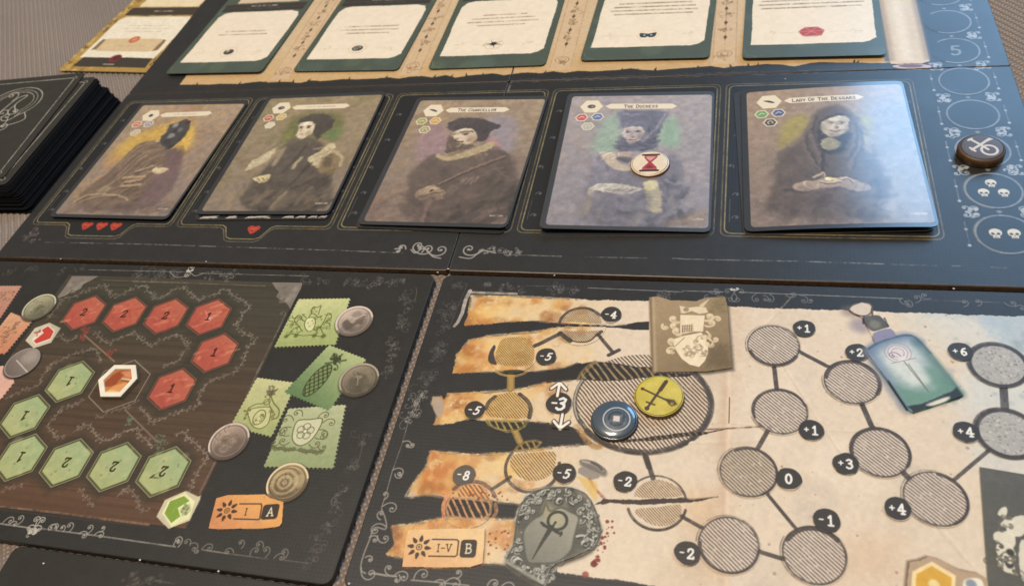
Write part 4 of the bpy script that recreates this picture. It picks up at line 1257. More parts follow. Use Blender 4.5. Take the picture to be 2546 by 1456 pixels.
sh = closed(RE((1820, 138), (2060, 128), (2240, 190), (2340, 350), (2392, 520), (2392, 640), (2300, 790), (2110, 880), (1950, 935), (1885, 990), (1800, 1172), (1640, 1105), (1395, 930), (1480, 750), (1515, 480), (1565, 300), (1680, 190)), 2)
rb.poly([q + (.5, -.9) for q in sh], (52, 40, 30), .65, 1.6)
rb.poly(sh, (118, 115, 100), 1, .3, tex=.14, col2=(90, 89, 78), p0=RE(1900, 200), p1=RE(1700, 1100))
rs = np.random.RandomState(3)
for q, s_ in ((RE(1740, 230), 4), (RE(1970, 220), 4.4), (RE(1700, 370), 4.4), (RE(2170, 330), 4.6), (RE(2090, 200), 3.2), (RE(1570, 520), 3.2), (RE(2220, 670), 5.2), (RE(2340, 560), 3.4), (RE(2270, 450), 3.0), (RE(1540, 820), 4.2), (RE(1610, 950), 3), (RE(2080, 800), 3.0), (RE(1790, 1010), 3.6), (RE(1890, 170), 3.0), (RE(2330, 700), 2.8), (RE(1560, 400), 2.6), (RE(1700, 1040), 2.4)):
    a_ = rs.randint(360)
    f_ = 1 if rs.rand() > .5 else -1
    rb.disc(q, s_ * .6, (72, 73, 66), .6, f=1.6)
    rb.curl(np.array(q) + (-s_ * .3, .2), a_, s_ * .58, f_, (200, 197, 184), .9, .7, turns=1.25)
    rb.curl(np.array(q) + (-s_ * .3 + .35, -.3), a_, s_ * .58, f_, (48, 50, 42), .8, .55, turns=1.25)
cs_ = sh.mean(0)
for k in range(64):
    e_ = sh[rs.randint(len(sh))]
    q = cs_ + (e_ - cs_) * rs.uniform(.72, .95)
    a_, f_ = rs.randint(360), 1 if rs.rand() > .5 else -1
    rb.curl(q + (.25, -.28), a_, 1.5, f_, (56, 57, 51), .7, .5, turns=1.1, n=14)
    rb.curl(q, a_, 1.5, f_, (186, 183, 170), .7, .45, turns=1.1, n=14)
ish = closed(RE((1830, 318), (1880, 390), (1990, 350), (2100, 400), (2180, 450), (2160, 560), (2130, 680), (2100, 800), (2010, 890), (1900, 940), (1760, 945), (1645, 930), (1600, 760), (1595, 600), (1690, 480), (1790, 420)), 3)
rb.line(np.vstack([sh, sh[:1]]), .9, (176, 173, 160), .6, f=.8, tex=.7)
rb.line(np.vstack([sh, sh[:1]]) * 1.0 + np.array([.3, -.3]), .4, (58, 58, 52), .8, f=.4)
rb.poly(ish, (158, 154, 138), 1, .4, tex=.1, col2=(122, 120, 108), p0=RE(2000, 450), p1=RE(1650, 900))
rb.disc(RE(1930, 470), 2.6, (190, 184, 136), .5, f=2.8)
rb.disc(RE(1850, 380), 1.6, (172, 156, 120), .6, f=2)
rb.line(np.vstack([ish, ish[:1]]), .5, (74, 76, 66), .8, f=.5)
DK = (56, 58, 50)
rb.ring(RE(1955, 490), 2.6, .85, DK, .95)
rb.line(RE((1890, 560), (1790, 720), (1690, 895)), 1.5, DK, .95, w2=.3)
rb.line(crv(RE((1790, 515), (1850, 560), (1905, 580), (1950, 610), (1995, 630))), .85, DK, .95)
rb.line(RE((1780, 505), (1810, 545)), .5, DK, .9); rb.line(RE((2000, 610), (1985, 650)), .5, DK, .9)
rb.line(RE((1935, 505), (1900, 560)), .7, DK, .9)
rb.line(RE((1650, 940), (1900, 940)), .5, (80, 82, 70), .8)
rb.line(RE((1400, 920), (1640, 1060), (1810, 1150)), 1.2, (170, 168, 154), .7, f=.8)
rb.line(RE((1420, 960), (1640, 1090), (1790, 1180)), .6, (70, 70, 62), .8, f=.5)
rparts.append(('shield_picture', sh[::2], 5, None))
pq = RE((372, 590), (600, 580), (900, 572), (1185, 570), (1178, 760), (1162, 940), (1030, 982), (700, 985), (308, 978), (330, 800))
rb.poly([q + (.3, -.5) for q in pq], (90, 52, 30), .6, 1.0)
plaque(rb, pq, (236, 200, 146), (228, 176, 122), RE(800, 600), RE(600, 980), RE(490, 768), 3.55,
       RE((630, 686), (888, 690), (908, 706), (892, 850), (872, 868), (592, 864)), RE((935, 690), (1105, 690), (915, 880), (1090, 880)), RE(752, 778), 'B', 'I-V', 2.6)
rparts.append(('tear_off_plaque', pq, 5, None))
for k in range(34):
    t = rs.rand()
    p = RE(2530 - 190 * t, 500 + 440 * t) + rs.normal(0, .5, 2)
    rb.disc(p, .15 + .4 * rs.rand() ** 2, (128, 44, 32), .85, f=.2)
rb.disc(RE(2340, 940), .9, (112, 36, 28), .95, f=.3)
rb.disc(RE(2250, 1055), .9, (140, 60, 40), .8, f=.4)
for k in range(40):
    rb.disc(RE(rs.uniform(600, 1450), rs.uniform(180, 270)) if k % 2 else RE(rs.uniform(1220, 1450), rs.uniform(560, 900)), .15 + .25 * rs.rand(), (140, 60, 30), .8, f=.2)

# yellow goal hexagon and the dark crest page in the near right corner
hx = [RG(790, 1195), RG(900, 1180), RG(1000, 1140), RG(1120, 1170), RG(1350, 1285), RG(1420, 1300), RG(1560, 1330), RG(1700, 1420), RG(1720, 1700), RG(900, 1760), RG(760, 1500)]
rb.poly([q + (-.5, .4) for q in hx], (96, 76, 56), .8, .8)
rb.poly(hx, (184, 158, 128), 1, .3, rough=.2)
rb.poly(RG((1035, 1190), (1300, 1345), (1290, 1640), (1050, 1760), (800, 1640), (822, 1300)), (242, 216, 160), 1, .3)
rb.poly(RG((1035, 1240), (1255, 1370), (1245, 1600), (1050, 1700), (850, 1600), (868, 1330)), (216, 166, 58), 1, .3, tex=.06)
rb.disc(RG(1060, 1440), 1.2, (240, 220, 160), .9, f=.6)
rb.poly(closed(RG((1390, 1400), (1480, 1370), (1580, 1390), (1600, 1500), (1400, 1500)), 3), (236, 226, 206), 1, .4)
rb.disc(RG(1470, 1440), 1.2, (120, 132, 150), .8, f=.6)
rparts.append(('goal_marker', hx, 4, 'tan hexagon marker with a yellow field'))
d0, d1 = RG(1562, 150), RG(2056, 232)
d2 = RG(1650, 1388)
dp = [d0, d0 + (d1 - d0) * 1.9, d2 + (d1 - d0) * 1.9 + (d2 - d0) * .2, d2 + (d2 - d0) * .2]
rb.poly(dp, (92, 90, 82), 1, .25, tex=.04)
IV = (226, 218, 196)
for pts in (RG((1790, 610), (1850, 590), (1870, 650), (1850, 720), (1920, 740), (1930, 790), (1850, 820), (1790, 780), (1830, 720), (1760, 670)), RG((1900, 730), (2060, 690), (2060, 880), (1960, 920), (1860, 860)),
            RG((1720, 880), (1800, 860), (1920, 870), (1960, 950), (1930, 1040), (1820, 1000), (1730, 960)), RG((1745, 1040), (1800, 960), (1900, 1000), (1960, 1120), (1940, 1250), (1980, 1340), (1860, 1310), (1770, 1230)), RG((2000, 1000), (2070, 980), (2070, 1380), (2010, 1330))):
    rb.poly(closed(pts, 3), IV, .95, .3, rough=.2)
rb.scribble(RG(1880, 1150), 3.2, 4.2, 14, (92, 88, 74), .85, .5, 8, 2.0)
rb.disc(RG(1900, 1090), .9, (60, 54, 44), .95, f=.4)
rb.poly(closed(RG((1830, 1180), (1900, 1220), (1950, 1190), (1930, 1260), (1870, 1260)), 3), (66, 62, 52), .95, .4)
rb.scribble(RG(1860, 730), 1.6, 2.4, 8, (120, 114, 98), .7, .4, 9, 1.2)
rparts.append(('crest_picture', dp, 4, None))

# border line and tendrils of the right board
G2 = (124, 124, 121)
rb.line(RA((1160, 40), (1560, 48)), .32, G2, .7, tex=.5)
rb.line(T22((1840, 690), (2546, 720)), .34, (158, 158, 154), .85, tex=.3)
rb.line(T23((0, 712), (300, 720)), .34, (158, 158, 154), .85, tex=.3)
rb.line(T23((420, 722), (1000, 745), (1640, 770)), .34, (158, 158, 154), .85, tex=.3)
rb.line(T23((1780, 780), (2400, 800)), .3, G2, .7, tex=.7)
for q, a_, f_, s_ in ((T23(385, 725), 110, 1, 2.6), (T23(385, 725), 70, -1, 2.6), (T23(385, 730), 230, 1, 3.2), (T23(385, 730), -50, -1, 3.2), (T23(300, 750), 200, -1, 2.2), (T23(550, 735), 210, 1, 2.8), (T23(200, 725), -30, 1, 2.6), (T23(190, 740), 200, 1, 2.0),
                      (T23(600, 745), -10, -1, 2.2), (T23(650, 740), -30, -1, 2.6), (T23(770, 745), -45, 1, 2.6), (T23(870, 745), 0, -1, 3.0), (T23(940, 800), 0, 1, 1.4), (T23(1620, 770), -100, 1, 2.4), (T23(1680, 780), -30, -1, 2.4), (T23(1740, 800), 20, 1, 2.6), (T23(1850, 770), 200, -1, 2.4),
                      (T23(2100, 830), 20, 1, 2.2), (T23(2200, 825), 20, 1, 2.2), (T23(2400, 800), -60, 1, 2.6), (T23(2480, 830), 40, -1, 2.2)):
    rb.curl(q, a_, s_, f_, G2, .8, .32)
rb.scribble(T23(385, 705), 1.2, .5, 8, (196, 194, 186), .9, .3, 2, .9)
for q in (RA(640, 30), RA(900, 50), RA(1080, 90), RA(1580, 85), RA(1660, 60), RA(1850, 110), RB(1380, 60), RB(1480, 90)):
    rb.scribble(q, 2.2, 1.2, 8, G2, .5, .26, int(abs(q[0] * 9)), 1.8)
for q in (RA(230, 60), RA(170, 300), RA(130, 380), RA(40, 480), RA(80, 600), RA(20, 880), T22(740, 1130), T22(700, 1180), T22(650, 1350), T22(600, 1380)):
    rb.scribble(q, 1.2, 2.4, 9, (100, 98, 93), .55, .24, int(abs(q[1] * 9)), 2.0)
rb.line(T22((940, 660), (800, 1000)), .26, G2, .3)
G3 = (150, 144, 134)
for q in (T32(560, 80), T32(600, 50), T32(500, 190), T32(540, 170)):
    rb.scribble(q, 1.4, 2.0, 8, G3, .6, .3, int(abs(q[1] * 5)), 2.2)
rb.line(T32((620, 0), (560, 120), (500, 230), (455, 390), (380, 600), (330, 780), (300, 870)), .36, G3, .75, tex=.4)
for q, a_, f_, s_ in ((T32(460, 380), 30, -1, 2.6), (T32(490, 400), -60, 1, 2.0), (T32(385, 590), 40, -1, 3.0), (T32(400, 620), -70, 1, 2.0), (T32(320, 810), 40, 1, 2.0), (T32(310, 860), 50, -1, 3.6), (T32(290, 960), 160, -1, 2.2), (T32(330, 1010), 150, 1, 3.6),
                      (T32(210, 1090), 40, -1, 2.2), (T32(270, 1080), -70, 1, 3.0), (T32(180, 1240), 40, -1, 1.9), (T32(150, 1320), -80, 1, 4.0), (T32(350, 1370), 160, -1, 2.2), (T32(400, 1370), 50, -1, 3.2), (T32(430, 1370), -40, -1, 1.8), (T32(540, 1400), 90, -1, 3.4), (T32(700, 1420), 40, -1, 2.6), (T32(780, 1420), 50, -1, 3.4), (T32(860, 1400), 30, 1, 2.0), (T32(1090, 1450), 80, -1, 2.4), (T32(1200, 1450), 50, -1, 2.8)):
    rb.curl(q, a_, s_, f_, G3, .9, .42)
rb.line(crv(T32((300, 880), (330, 960), (330, 1030), (250, 1020), (210, 1110), (160, 1240), (145, 1330), (180, 1360))), .45, G3, .85)
rb.line(T32((230, 1358), (330, 1375), (410, 1382)), .6, G3, .9)
rb.line(T32((520, 1410), (700, 1425), (950, 1450)), .45, G3, .85)
rb.grain(.045, .2, .2, 61)

# ================================================================== MAIN BOARD: its print (near half and far half)
mb = Canvas((-300.3, 187), 0, 405.8, 232, 5, (42, 41, 40), 51)
mb.grain(.10, .6, .6, 42)
mparts = []
FOLD_X, FOLD_Y = -97.0, 303.2
GOLD = (158, 144, 102)
slots = [-0.3 - 73.4 * k for k in range(4, -1, -1)]
for i, x0 in enumerate(slots):
    x1, y0, y1 = x0 + 68.5, 208.3, 295.0
    fr = rrect(x0, y0, x1, y1, 2.4)
    if i < 2:
        cx, hw = ((-259.0, 14.2), (-187.5, 8.6))[i]
        lo = [(x1 - 2, y0), (cx + hw + 3.5, y0), (cx + hw + 1.6, y0 - 1.2), (cx + hw - 1.0, y0 - 6.6), (cx + hw - 3, y0 - 7.6),
              (cx - hw + 3, y0 - 7.6), (cx - hw + 1.0, y0 - 6.6), (cx - hw - 1.6, y0 - 1.2), (cx - hw - 3.5, y0), (x0 + 2, y0)]
        fr = np.array([(x0, y0 + 2.4), (x0, y1 - 2.4), (x0 + .7, y1 - .7), (x0 + 2.4, y1), (x1 - 2.4, y1), (x1 - .7, y1 - .7), (x1, y1 - 2.4), (x1, y0 + 2.4), (x1 - .7, y0 + .7)] + lo + [(x0 + .7, y0 + .7)])
    mb.poly(fr, (32, 32, 32), .85, .3)
    cl = np.vstack([fr, fr[:1]])
    mb.line(cl, .5, GOLD, .95, f=.22, tex=.25)
    c = np.array([(x0 + x1) / 2, (y0 + y1) / 2])
    out = c + (cl - c) * (1 + 2.6 / 68.5, 1 + 2.6 / 86)
    mb.line(out, .45, (134, 122, 88), .85, f=.22, tex=.35)
    mparts.append(('card_slot', fr, 1, None))
    # engraved tendrils inside the slot, seen where the card leaves it bare
    for yy in (216, 228, 243, 262, 280):
        mb.curl((x0 + 2.4, yy), 70, 1.9, 1 if yy % 2 else -1, (126, 128, 130), .75, .32)
        mb.curl((x1 - 2.4, yy), 110, 1.9, -1, (126, 128, 130), .5, .3)
    mb.line([(x0 + 1.6, 214), (x0 + 1.6, 226)], .3, (126, 128, 130), .6, tex=.6)


def drop(c):
    c = np.array(c)
    p = closed([c + np.array(q) * (1.5, 1.15) for q in ((-1.9, .9), (-1.0, 1.9), (.2, 1.5), (1.2, 1.9), (2.0, .8), (1.4, -.6), (.1, -2.3), (-1.2, -.8))], 3)
    mb.poly(p, (184, 64, 48), 1, .25, tex=.1)
    mb.line([c + (-1.2, .6), c + (.6, .1), c + (1.2, .8)], .35, (226, 130, 100), .6, f=.3)
    mb.line([c + (-.6, -.6), c + (.4, -.8)], .35, (110, 34, 28), .7, f=.3)
    mparts.append(('red_blood_gem', p[::2], 2, None))


for q in (T21(645, 228), T21(755, 230), T21(860, 232), T21(1888, 256)):
    drop(q)
G4 = (150, 146, 140)
mb.line(T21((340, 350), (1100, 365), (1800, 388), (2546, 412)) + T22((0, 412), (460, 430)), .5, G4, .75, tex=.9)
mb.line(T22((1240, 442), (1640, 455)), .5, G4, .7, tex=.7)
mb.line(T22((1820, 460), (2290, 468)), .5, G4, .7, tex=.7)
mb.line(T22((2470, 470), (2546, 473)) + T23((0, 475), (160, 478)), .5, G4, .7, tex=.5)
mb.line(T23((190, 480), (860, 492), (1500, 512)), .55, G4, .75, tex=.8)
mb.line(T23((1560, 515), (1930, 525)), .45, G4, .6, tex=.9)
mb.line(T23((2010, 525), (2070, 526)), .4, G4, .6)
mb.line(T23((2300, 535), (2420, 542)), .4, G4, .6, tex=.8)
for q, a_, f_, s_ in ((T22(560, 425), -30, 1, 5.2), (T22(640, 415), -50, 1, 6.2), (T22(1050, 415), 230, -1, 6.2), (T22(560, 425), 150, -1, 4.2), (T22(600, 425), 60, 1, 2.8), (T22(480, 400), 100, 1, 2.6), (T22(400, 400), 20, -1, 2.2)):
    mb.curl(q, a_, s_, f_, (160, 154, 144), .95, .65)
mb.line(crv(T22((520, 405), (550, 430), (600, 400), (640, 410), (680, 455), (740, 470))), .6, (160, 154, 144), .9)
mb.line(crv(T22((880, 460), (960, 470), (1010, 440), (1050, 410), (1150, 430))), .6, (160, 154, 144), .9)
mb.scribble(T22(1090, 415), 3.0, 1.2, 8, (150, 146, 140), .8, .4, 5, 1.8)
mb.scribble(T22(1250, 410), 2.8, 1.6, 8, (150, 146, 140), .65, .4, 6, 2.2)
mb.scribble(T22(1320, 425), 2.0, 1.2, 5, (150, 146, 140), .6, .4, 7, 1.8)
mb.scribble(T21(260, 290), 3.0, 4.4, 14, (112, 96, 92), .65, .5, 8, 2.2)
for q in ((1.0, 0), (2.2, .4)):
    mb.disc(T21(230 + 30 * q[0], 330), .5, (128, 112, 110), .7)
# track of rings along the right edge
TX = 87.6
ty = [210.0, 231.0, 252.0, 273.0, 294.0, 315.0, 336.5, 358.5, 380.0, 401.5]
RG_ = (140, 144, 148)
for i, y in enumerate(ty):
    c = np.array([TX, y])
    mb.disc(c, 8.6, (40, 41, 42), .8, f=.5)
    mb.ring(c, 8.7, .75, RG_, .9, f=.3, tex=.2, a0=0 if y < 305 else -120, a1=360 if y < 305 else 130)
    if i < 2:
        mb.ring(c, 8.9, .9, (140, 126, 104), .7, a0=120, a1=260, f=.4, tex=.4)
    mparts.append(('track_space', circ(c, 9.2, 32), 1, None))
    mb.disc(c + (0, 10.5), .7, (140, 142, 142), .8, f=.5)
    mb.line([c + (-.8, 10.8), c + (0, 10.1), c + (.8, 10.8)], .3, (140, 142, 142), .7)
    for sx in (-1, 1):
        if y > 305 and sx < 0:
            mb.disc(c + (-9.5, 10.5), .35, (130, 134, 136), .7)
            continue
        b = c + (sx * 8.6, 10.5)
        for a_, f_, s_ in ((90, sx, 3.0), (270, -sx, 3.0), (60 if sx < 0 else 120, -sx, 2.4), (300 if sx < 0 else 240, sx, 2.4), (0 if sx < 0 else 180, 1, 1.6)):
            mb.curl(b + (sx * .6, 0), a_, s_, f_, (160, 164, 166), .9, .5)
        mb.scribble(b + (-sx * 1.0, 0), 1.4, 2.0, 6, (176, 178, 178), .9, .5, i * 2 + (sx > 0), 1.4)
        xx = TX + sx * 11.2
        mb.line([(xx, y - 5.6), (xx, y + 5.4)], .42, (150, 152, 152), .75, tex=.5)
        mb.disc((xx, y - 5.4), .6, (186, 188, 188), .9, f=.4)
        mb.disc((xx, y + 2.0), .55, (178, 180, 180), .8, f=.4)
mb.text('5', (TX, ty[5]), 6.2, (128, 134, 138), 0, .17, .95)


def skull(c, s_=1.0):
    c = np.array(c)
    S = lambda pts: [c + np.array(q) * s_ for q in pts]
    o_ = closed(S([(-1.9, .3), (-1.7, 1.5), (-.6, 2.3), (.7, 2.3), (1.8, 1.4), (1.95, .2), (1.5, -.7), (1.1, -1.0), (1.0, -2.0), (-.9, -2.0), (-1.0, -1.0), (-1.6, -.7)]), 3)
    mb.poly(o_, (214, 204, 182), 1, .25)
    for sx in (-1, 1):
        mb.poly(closed(S([(sx * .3, .1), (sx * .9, .5), (sx * 1.35, .1), (sx * 1.1, -.5), (sx * .5, -.5)]), 3), (58, 48, 46), .95, .25)
    mb.poly(S([(0, -.4), (.28, -.95), (-.28, -.95)]), (66, 54, 50), .9, .2)
    for x in (-.45, 0, .45):
        mb.line(S([(x, -1.5), (x, -2.1)]), .2, (66, 54, 50), .9)
    mparts.append(('skull_mark', o_[::2], 2, None))


for q in (MH(1100, 632), MH(1030, 725), MH(1230, 728)):
    skull(q, .92)
for q in (MH(1148, 1130), MH(1333, 1133)):
    skull(q, 1.0)

# far half: the painted parchment roll behind the mission cards
PAR = (206, 170, 118)
xs = np.linspace(-273, 66, 60)
low = [(x, 309.3 + (2.0 * (rng.rand() - .5)) - (1.0 if rng.rand() > .85 else 0)) for x in xs]
pp = low + [(66, 419), (-273.2, 419)]
mb.poly(pp, PAR, 1, .3, rough=.35, tex=.04, col2=(214, 186, 146), p0=(0, 309), p1=(0, 340))
for k in range(24):
    x = rng.uniform(-270, 60)
    mb.line([(x, 308.4), (x + rng.uniform(-.8, .8), 309.9 + rng.rand() * 1.6)], 1.2, (44, 40, 36), .95, w2=.2, f=.3)
mb.line([(x, y - .4) for x, y in low], .8, (64, 52, 40), .6, f=.5, tex=.7)
for xc in (-216.5, -148, -75, -3.0):
    b = rect(xc - 5.2, 311.2, xc + 5.2, 419)
    mb.poly(b, (214, 184, 146), .8, .8, rough=.3)
    mb.line([(xc - 4.8, 313), (xc - 4.8, 419)], .5, (176, 138, 98), .7, tex=.6)
    mb.line([(xc + 4.8, 313), (xc + 4.8, 419)], .5, (176, 138, 98), .7, tex=.6)
    ORN = (128, 96, 64)
    mb.line([(xc, 322), (xc, 419)], .3, ORN, .5, tex=.8)
    for y in (332, 344, 356, 368, 380, 392, 404):
        mb.poly([(xc - .9, y), (xc, y + 2.0), (xc + .9, y), (xc, y - 2.0)], (78, 58, 40), .85, .3)
        mb.scribble((xc, y + 6), 2.6, 2.4, 9, ORN, .6, .4, int(y + abs(xc)), 1.8)
    mb.ring((xc, 319), 3.2, .4, ORN, .55, sy=.8)
    mb.ring((xc, 319), 1.6, .4, ORN, .5)
    mb.scribble((xc, 316.5), 3.2, 1.4, 7, ORN, .55, .4, int(abs(xc)), 1.8)
# the rolled end of the parchment
rl = [(62.5, 307.0), (66, 306.6), (70, 306.8), (74, 306.4), (77.2, 308), (77.4, 419), (62.6, 419)]
mb.poly(rl, (216, 190, 150), 1, .3, rough=.3)
mb.poly(rect(66.5, 309, 71.5, 419), (234, 214, 180), .85, 4)
mb.poly(rect(61.8, 309, 64.4, 419), (172, 142, 104), .8, 2.4)
mb.poly(rect(75.6, 309, 78.2, 419), (160, 132, 96), .85, 2.6)
mb.poly(rect(60.6, 309, 62.4, 419), (56, 54, 50), .7, 1.2)
mb.poly(rect(77.6, 307, 79.4, 419), (34, 36, 40), .6, 1.4)
mb.poly(closed([(63, 305.4), (67, 303.4), (73, 302.6), (77.4, 304), (76.6, 305.4), (72, 306.6), (66, 306.6)], 3), (198, 170, 156), 1, .4, rough=.2)
mb.poly(closed([(65.5, 305.2), (69, 304.2), (73, 304.2), (74.4, 305.4), (71, 306.3), (67, 306.2)], 3), (104, 62, 56), .95, .5)
mb.line([(x, 304.6 + .4 * math.sin(x)) for x in np.linspace(-95, 62, 60)], .4, (128, 126, 122), .6, tex=.9)
mparts.append(('parchment_roll', rl, 2, None))
# crease wear along the folds
mb.line([(x, FOLD_Y + .15 * math.sin(x * .7)) for x in np.linspace(-300, 105, 120)], .7, (26, 25, 26), .75, f=.5, tex=.4)
mb.line([(x, FOLD_Y - .7 + .15 * math.sin(x * .9)) for x in np.linspace(-97, 105, 90)], .45, (132, 130, 126), .7, f=.4, tex=1.0)
mb.line([(x, FOLD_Y - .8) for x in np.linspace(-300, -97, 60)], .5, (84, 80, 76), .5, f=.5, tex=.6)
mb.line([(FOLD_X + .1 * math.sin(y), y) for y in np.linspace(187, 419, 80)], .6, (24, 23, 24), .8, f=.4, tex=.3)
mb.line([(FOLD_X + .75, y) for y in np.linspace(187, 303, 40)], .4, (92, 90, 88), .45, f=.4, tex=.9)
mb.line([(FOLD_X + 1.0, y) for y in np.linspace(296, 304, 8)], .9, (150, 148, 144), .6, f=.6, tex=.6)
mb.line([(-300, 187.5), (105.5, 187.5)], .5, (96, 84, 64), .6, tex=.8)
mb.grain(.05, .25, .25, 62)

# ================================================================== the small strip of the board nearest the camera
db = Canvas((-206, -50), 0, 108, 119.2, 4, (40, 38, 34), 71)
db.grain(.1, .6, .6, 43)
db.line(LE((1700, 1390), (1910, 1420)), .5, (112, 106, 96), .5, tex=.7)
for q in (LE(1400, 1365), LE(1490, 1400), LE(1600, 1430), LE(1680, 1440)):
    db.scribble(q, 1.8, 1.4, 6, (104, 98, 88), .45, .35, int(abs(q[0] * 5)), 1.8)

# ================================================================== CHARACTER CARDS: their prints
CW, CHH = 61.2, 83.0            # card
fits = []
for quad in ([(358, 263), (607, 259), (416, 538), (137, 532)], [(670, 248), (949, 237), (823, 527), (502, 522)], [(1048, 250), (1355, 248), (1254, 560), (907, 552)],
             [(1427, 248), (1770, 235), (1759, 569), (1357, 569)], [(1854, 230), (2239, 217), (2321, 565), (1871, 569)]):
    q = np.array([at(x, y, CZ) for x, y in quad])
    e = (q[1] - q[0]) + (q[2] - q[3])
    g = (q[0] - q[3]) + (q[1] - q[2])
    an_ = (math.atan2(e[1], e[0]) + math.atan2(-g[0], g[1])) / 2
    fits.append((q.mean(0) + np.array([math.cos(an_), math.sin(an_)]) * -.65 + np.array([-math.sin(an_), math.cos(an_)]) * .3, an_))


def card_canvas(c, ang, w, h, ppm, col, seed):
    ux, uy = np.array([math.cos(ang), math.sin(ang)]), np.array([-math.sin(ang), math.cos(ang)])
    return Canvas(c - ux * w / 2 - uy * h / 2, ang, w, h, ppm, col, seed)


def lrect(cv, x0, y0, x1, y1, r=0):
    p = rrect(x0, y0, x1, y1, r) if r else rect(x0, y0, x1, y1)
    return [cv.P(x, y) for x, y in p]


cards = []
for i, (c, a) in enumerate(fits):
    cv = card_canvas(c, a, CW, CHH, 7, (44, 45, 46), 200 + 10 * i)
    cv.area = lrect(cv, .2, .2, 61.0, 82.8)
    cv.pic = lrect(cv, 2.2, 1.8, 60.3, 80.6, 1.6)
    cards.append(cv)


def inside(q, pts):
    r_ = False
    for i in range(len(pts)):
        (ax, ay), (bx, by) = pts[i - 1], pts[i]
        if (ay > q[1]) != (by > q[1]) and q[0] < (bx - ax) * (q[1] - ay) / (by - ay) + ax:
            r_ = not r_
    return r_


def blob(cv, pts, col, a=.9, f=1.6, rough=.5, n=3, tex=.12, **k):
    """painted form; solid forms get brush strokes that wrap round them, lighter towards the upper left of the picture"""
    p = closed(pts, n)
    x, y = p[:, 0], p[:, 1]
    ext = math.sqrt(abs(np.sum(x * np.roll(y, -1) - y * np.roll(x, -1))) / 2)
    if a >= .9 and ext > 13:
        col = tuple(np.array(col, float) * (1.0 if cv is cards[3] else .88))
    cv.poly(p, col, a, f, rough, tex=tex, **k)
    if a < .9:
        return
    c, lo, hi = p.mean(0), p.min(0), p.max(0)
    half = (hi - lo) / 2 + 1e-6
    r_ = np.random.RandomState(int(ext * 100))
    base = np.array(col, float)
    for j in range(110 if ext > 15 else 60):
        q = r_.uniform(lo, hi)
        if not inside(q, p):
            continue
        nv = (q - c) / half
        sh_ = float(nv @ (-cv.ux * .55 + cv.uy * .7))
        cc = np.clip(base * (1 + .34 * sh_ + r_.normal(0, .10)) + 8 * sh_, 0, 255)
        t = math.atan2(nv[1], nv[0]) + math.pi / 2 + r_.normal(0, .35)
        L = ext * .2 * (.5 + r_.rand())
        d = np.array([math.cos(t), math.sin(t)]) * L / 2
        bow = -nv * L * .12
        cv.line(crv([q - d, q - bow, q + d], 3), max(.35, ext * .055 * (.5 + r_.rand())), tuple(cc), .5, f=max(.5, ext * .03), tex=.3)


def strokes(cv, pts, n, length, ang, spread, cols, a=.35, w=1.2, seed=0):
    """loose brush strokes scattered inside the box of pts"""
    r_ = np.random.RandomState(seed)
    q = np.array(pts)
    lo, hi = q.min(0), q.max(0)
    for k in range(n):
        p = r_.uniform(lo, hi)
        t = math.radians(ang + r_.uniform(-spread, spread))
        d = np.array([math.cos(t), math.sin(t)]) * length * (.5 + r_.rand())
        b_ = np.array([-d[1], d[0]]) * r_.uniform(-.2, .2)
        cv.line(crv([p - d / 2, p + b_, p + d / 2], 4), w * (.5 + r_.rand()), cols[k % len(cols)], a * (.5 + .5 * r_.rand()), f=.9, tex=.4)


def art_ground(cv, top, bot, seed, cols):
    cv.poly(cv.area, top, 1, .3, col2=bot, p0=cv.P(30, 78), p1=cv.P(34, 8), tex=.0)
    strokes(cv, cv.area, 130, 10, 20, 90, cols, .38, 4.0, seed)


# 1: hooded figure in a wide cloak, bent forward
cv = cards[0]
art_ground(cv, (174, 150, 122), (134, 119, 108), 1, [(186, 152, 108), (146, 118, 88), (176, 136, 104), (150, 126, 112)])
blob(cv, MB((700, 620), (900, 450), (1150, 350), (1400, 270), (1600, 300), (1560, 480), (1450, 650), (1250, 560), (900, 640), (760, 700)), (214, 172, 76), .85, 9)
blob(cv, MB((1480, 330), (1600, 400), (1530, 560), (1440, 600), (1420, 480)), (224, 184, 84), .8, 5)
blob(cv, MB((620, 700), (760, 620), (780, 700), (640, 800)), (196, 148, 92), .7, 6)
blob(cv, MB((1190, 490), (1000, 525), (880, 620), (800, 720), (640, 850), (430, 1010), (300, 1180), (600, 1240), (960, 1220), (1150, 900), (1300, 800), (1430, 700), (1440, 600), (1290, 560)), (134, 110, 90), .95, 2.5)
blob(cv, MB((1290, 590), (1450, 600), (1450, 780), (1370, 1000), (1160, 1210), (960, 1200), (1120, 920), (1280, 800)), (112, 88, 88), .85, 3)
up = crv(MB((1185, 492), (1000, 527), (870, 640), (650, 850), (430, 1010)), 8)
dn = crv(MB((1300, 790), (1150, 880), (980, 1010), (800, 1110), (620, 1190)), 8)
rr = np.random.RandomState(21)
for k in range(22):
    t = (k + .5) / 22
    q = up * (1 - t) + dn * t + rr.normal(0, .25, up.shape)
    n0, n1 = rr.randint(0, 10), rr.randint(22, len(q))
    cv.line(crv(q[n0:n1:4]), .6 + .9 * rr.rand(), [(92, 75, 62), (170, 146, 118), (112, 92, 76), (196, 172, 140), (104, 84, 72)][k % 5], .35 + .35 * rr.rand(), f=1.1, w2=.4)
for pts in (((830, 900), (1050, 880)), ((850, 940), (1010, 915)), ((800, 990), (1000, 970)), ((960, 830), (1130, 770))):
    cv.line(crv(MB(pts)), 1.8, (192, 164, 128), .75, f=1.2)
    cv.line([p + (0, -1.6) for p in crv(MB(pts))], 1.2, (88, 70, 58), .7, f=1.0)
blob(cv, MB((1140, 800), (1290, 785), (1305, 805), (1260, 840), (1180, 855)), (210, 188, 152), .95, .9)
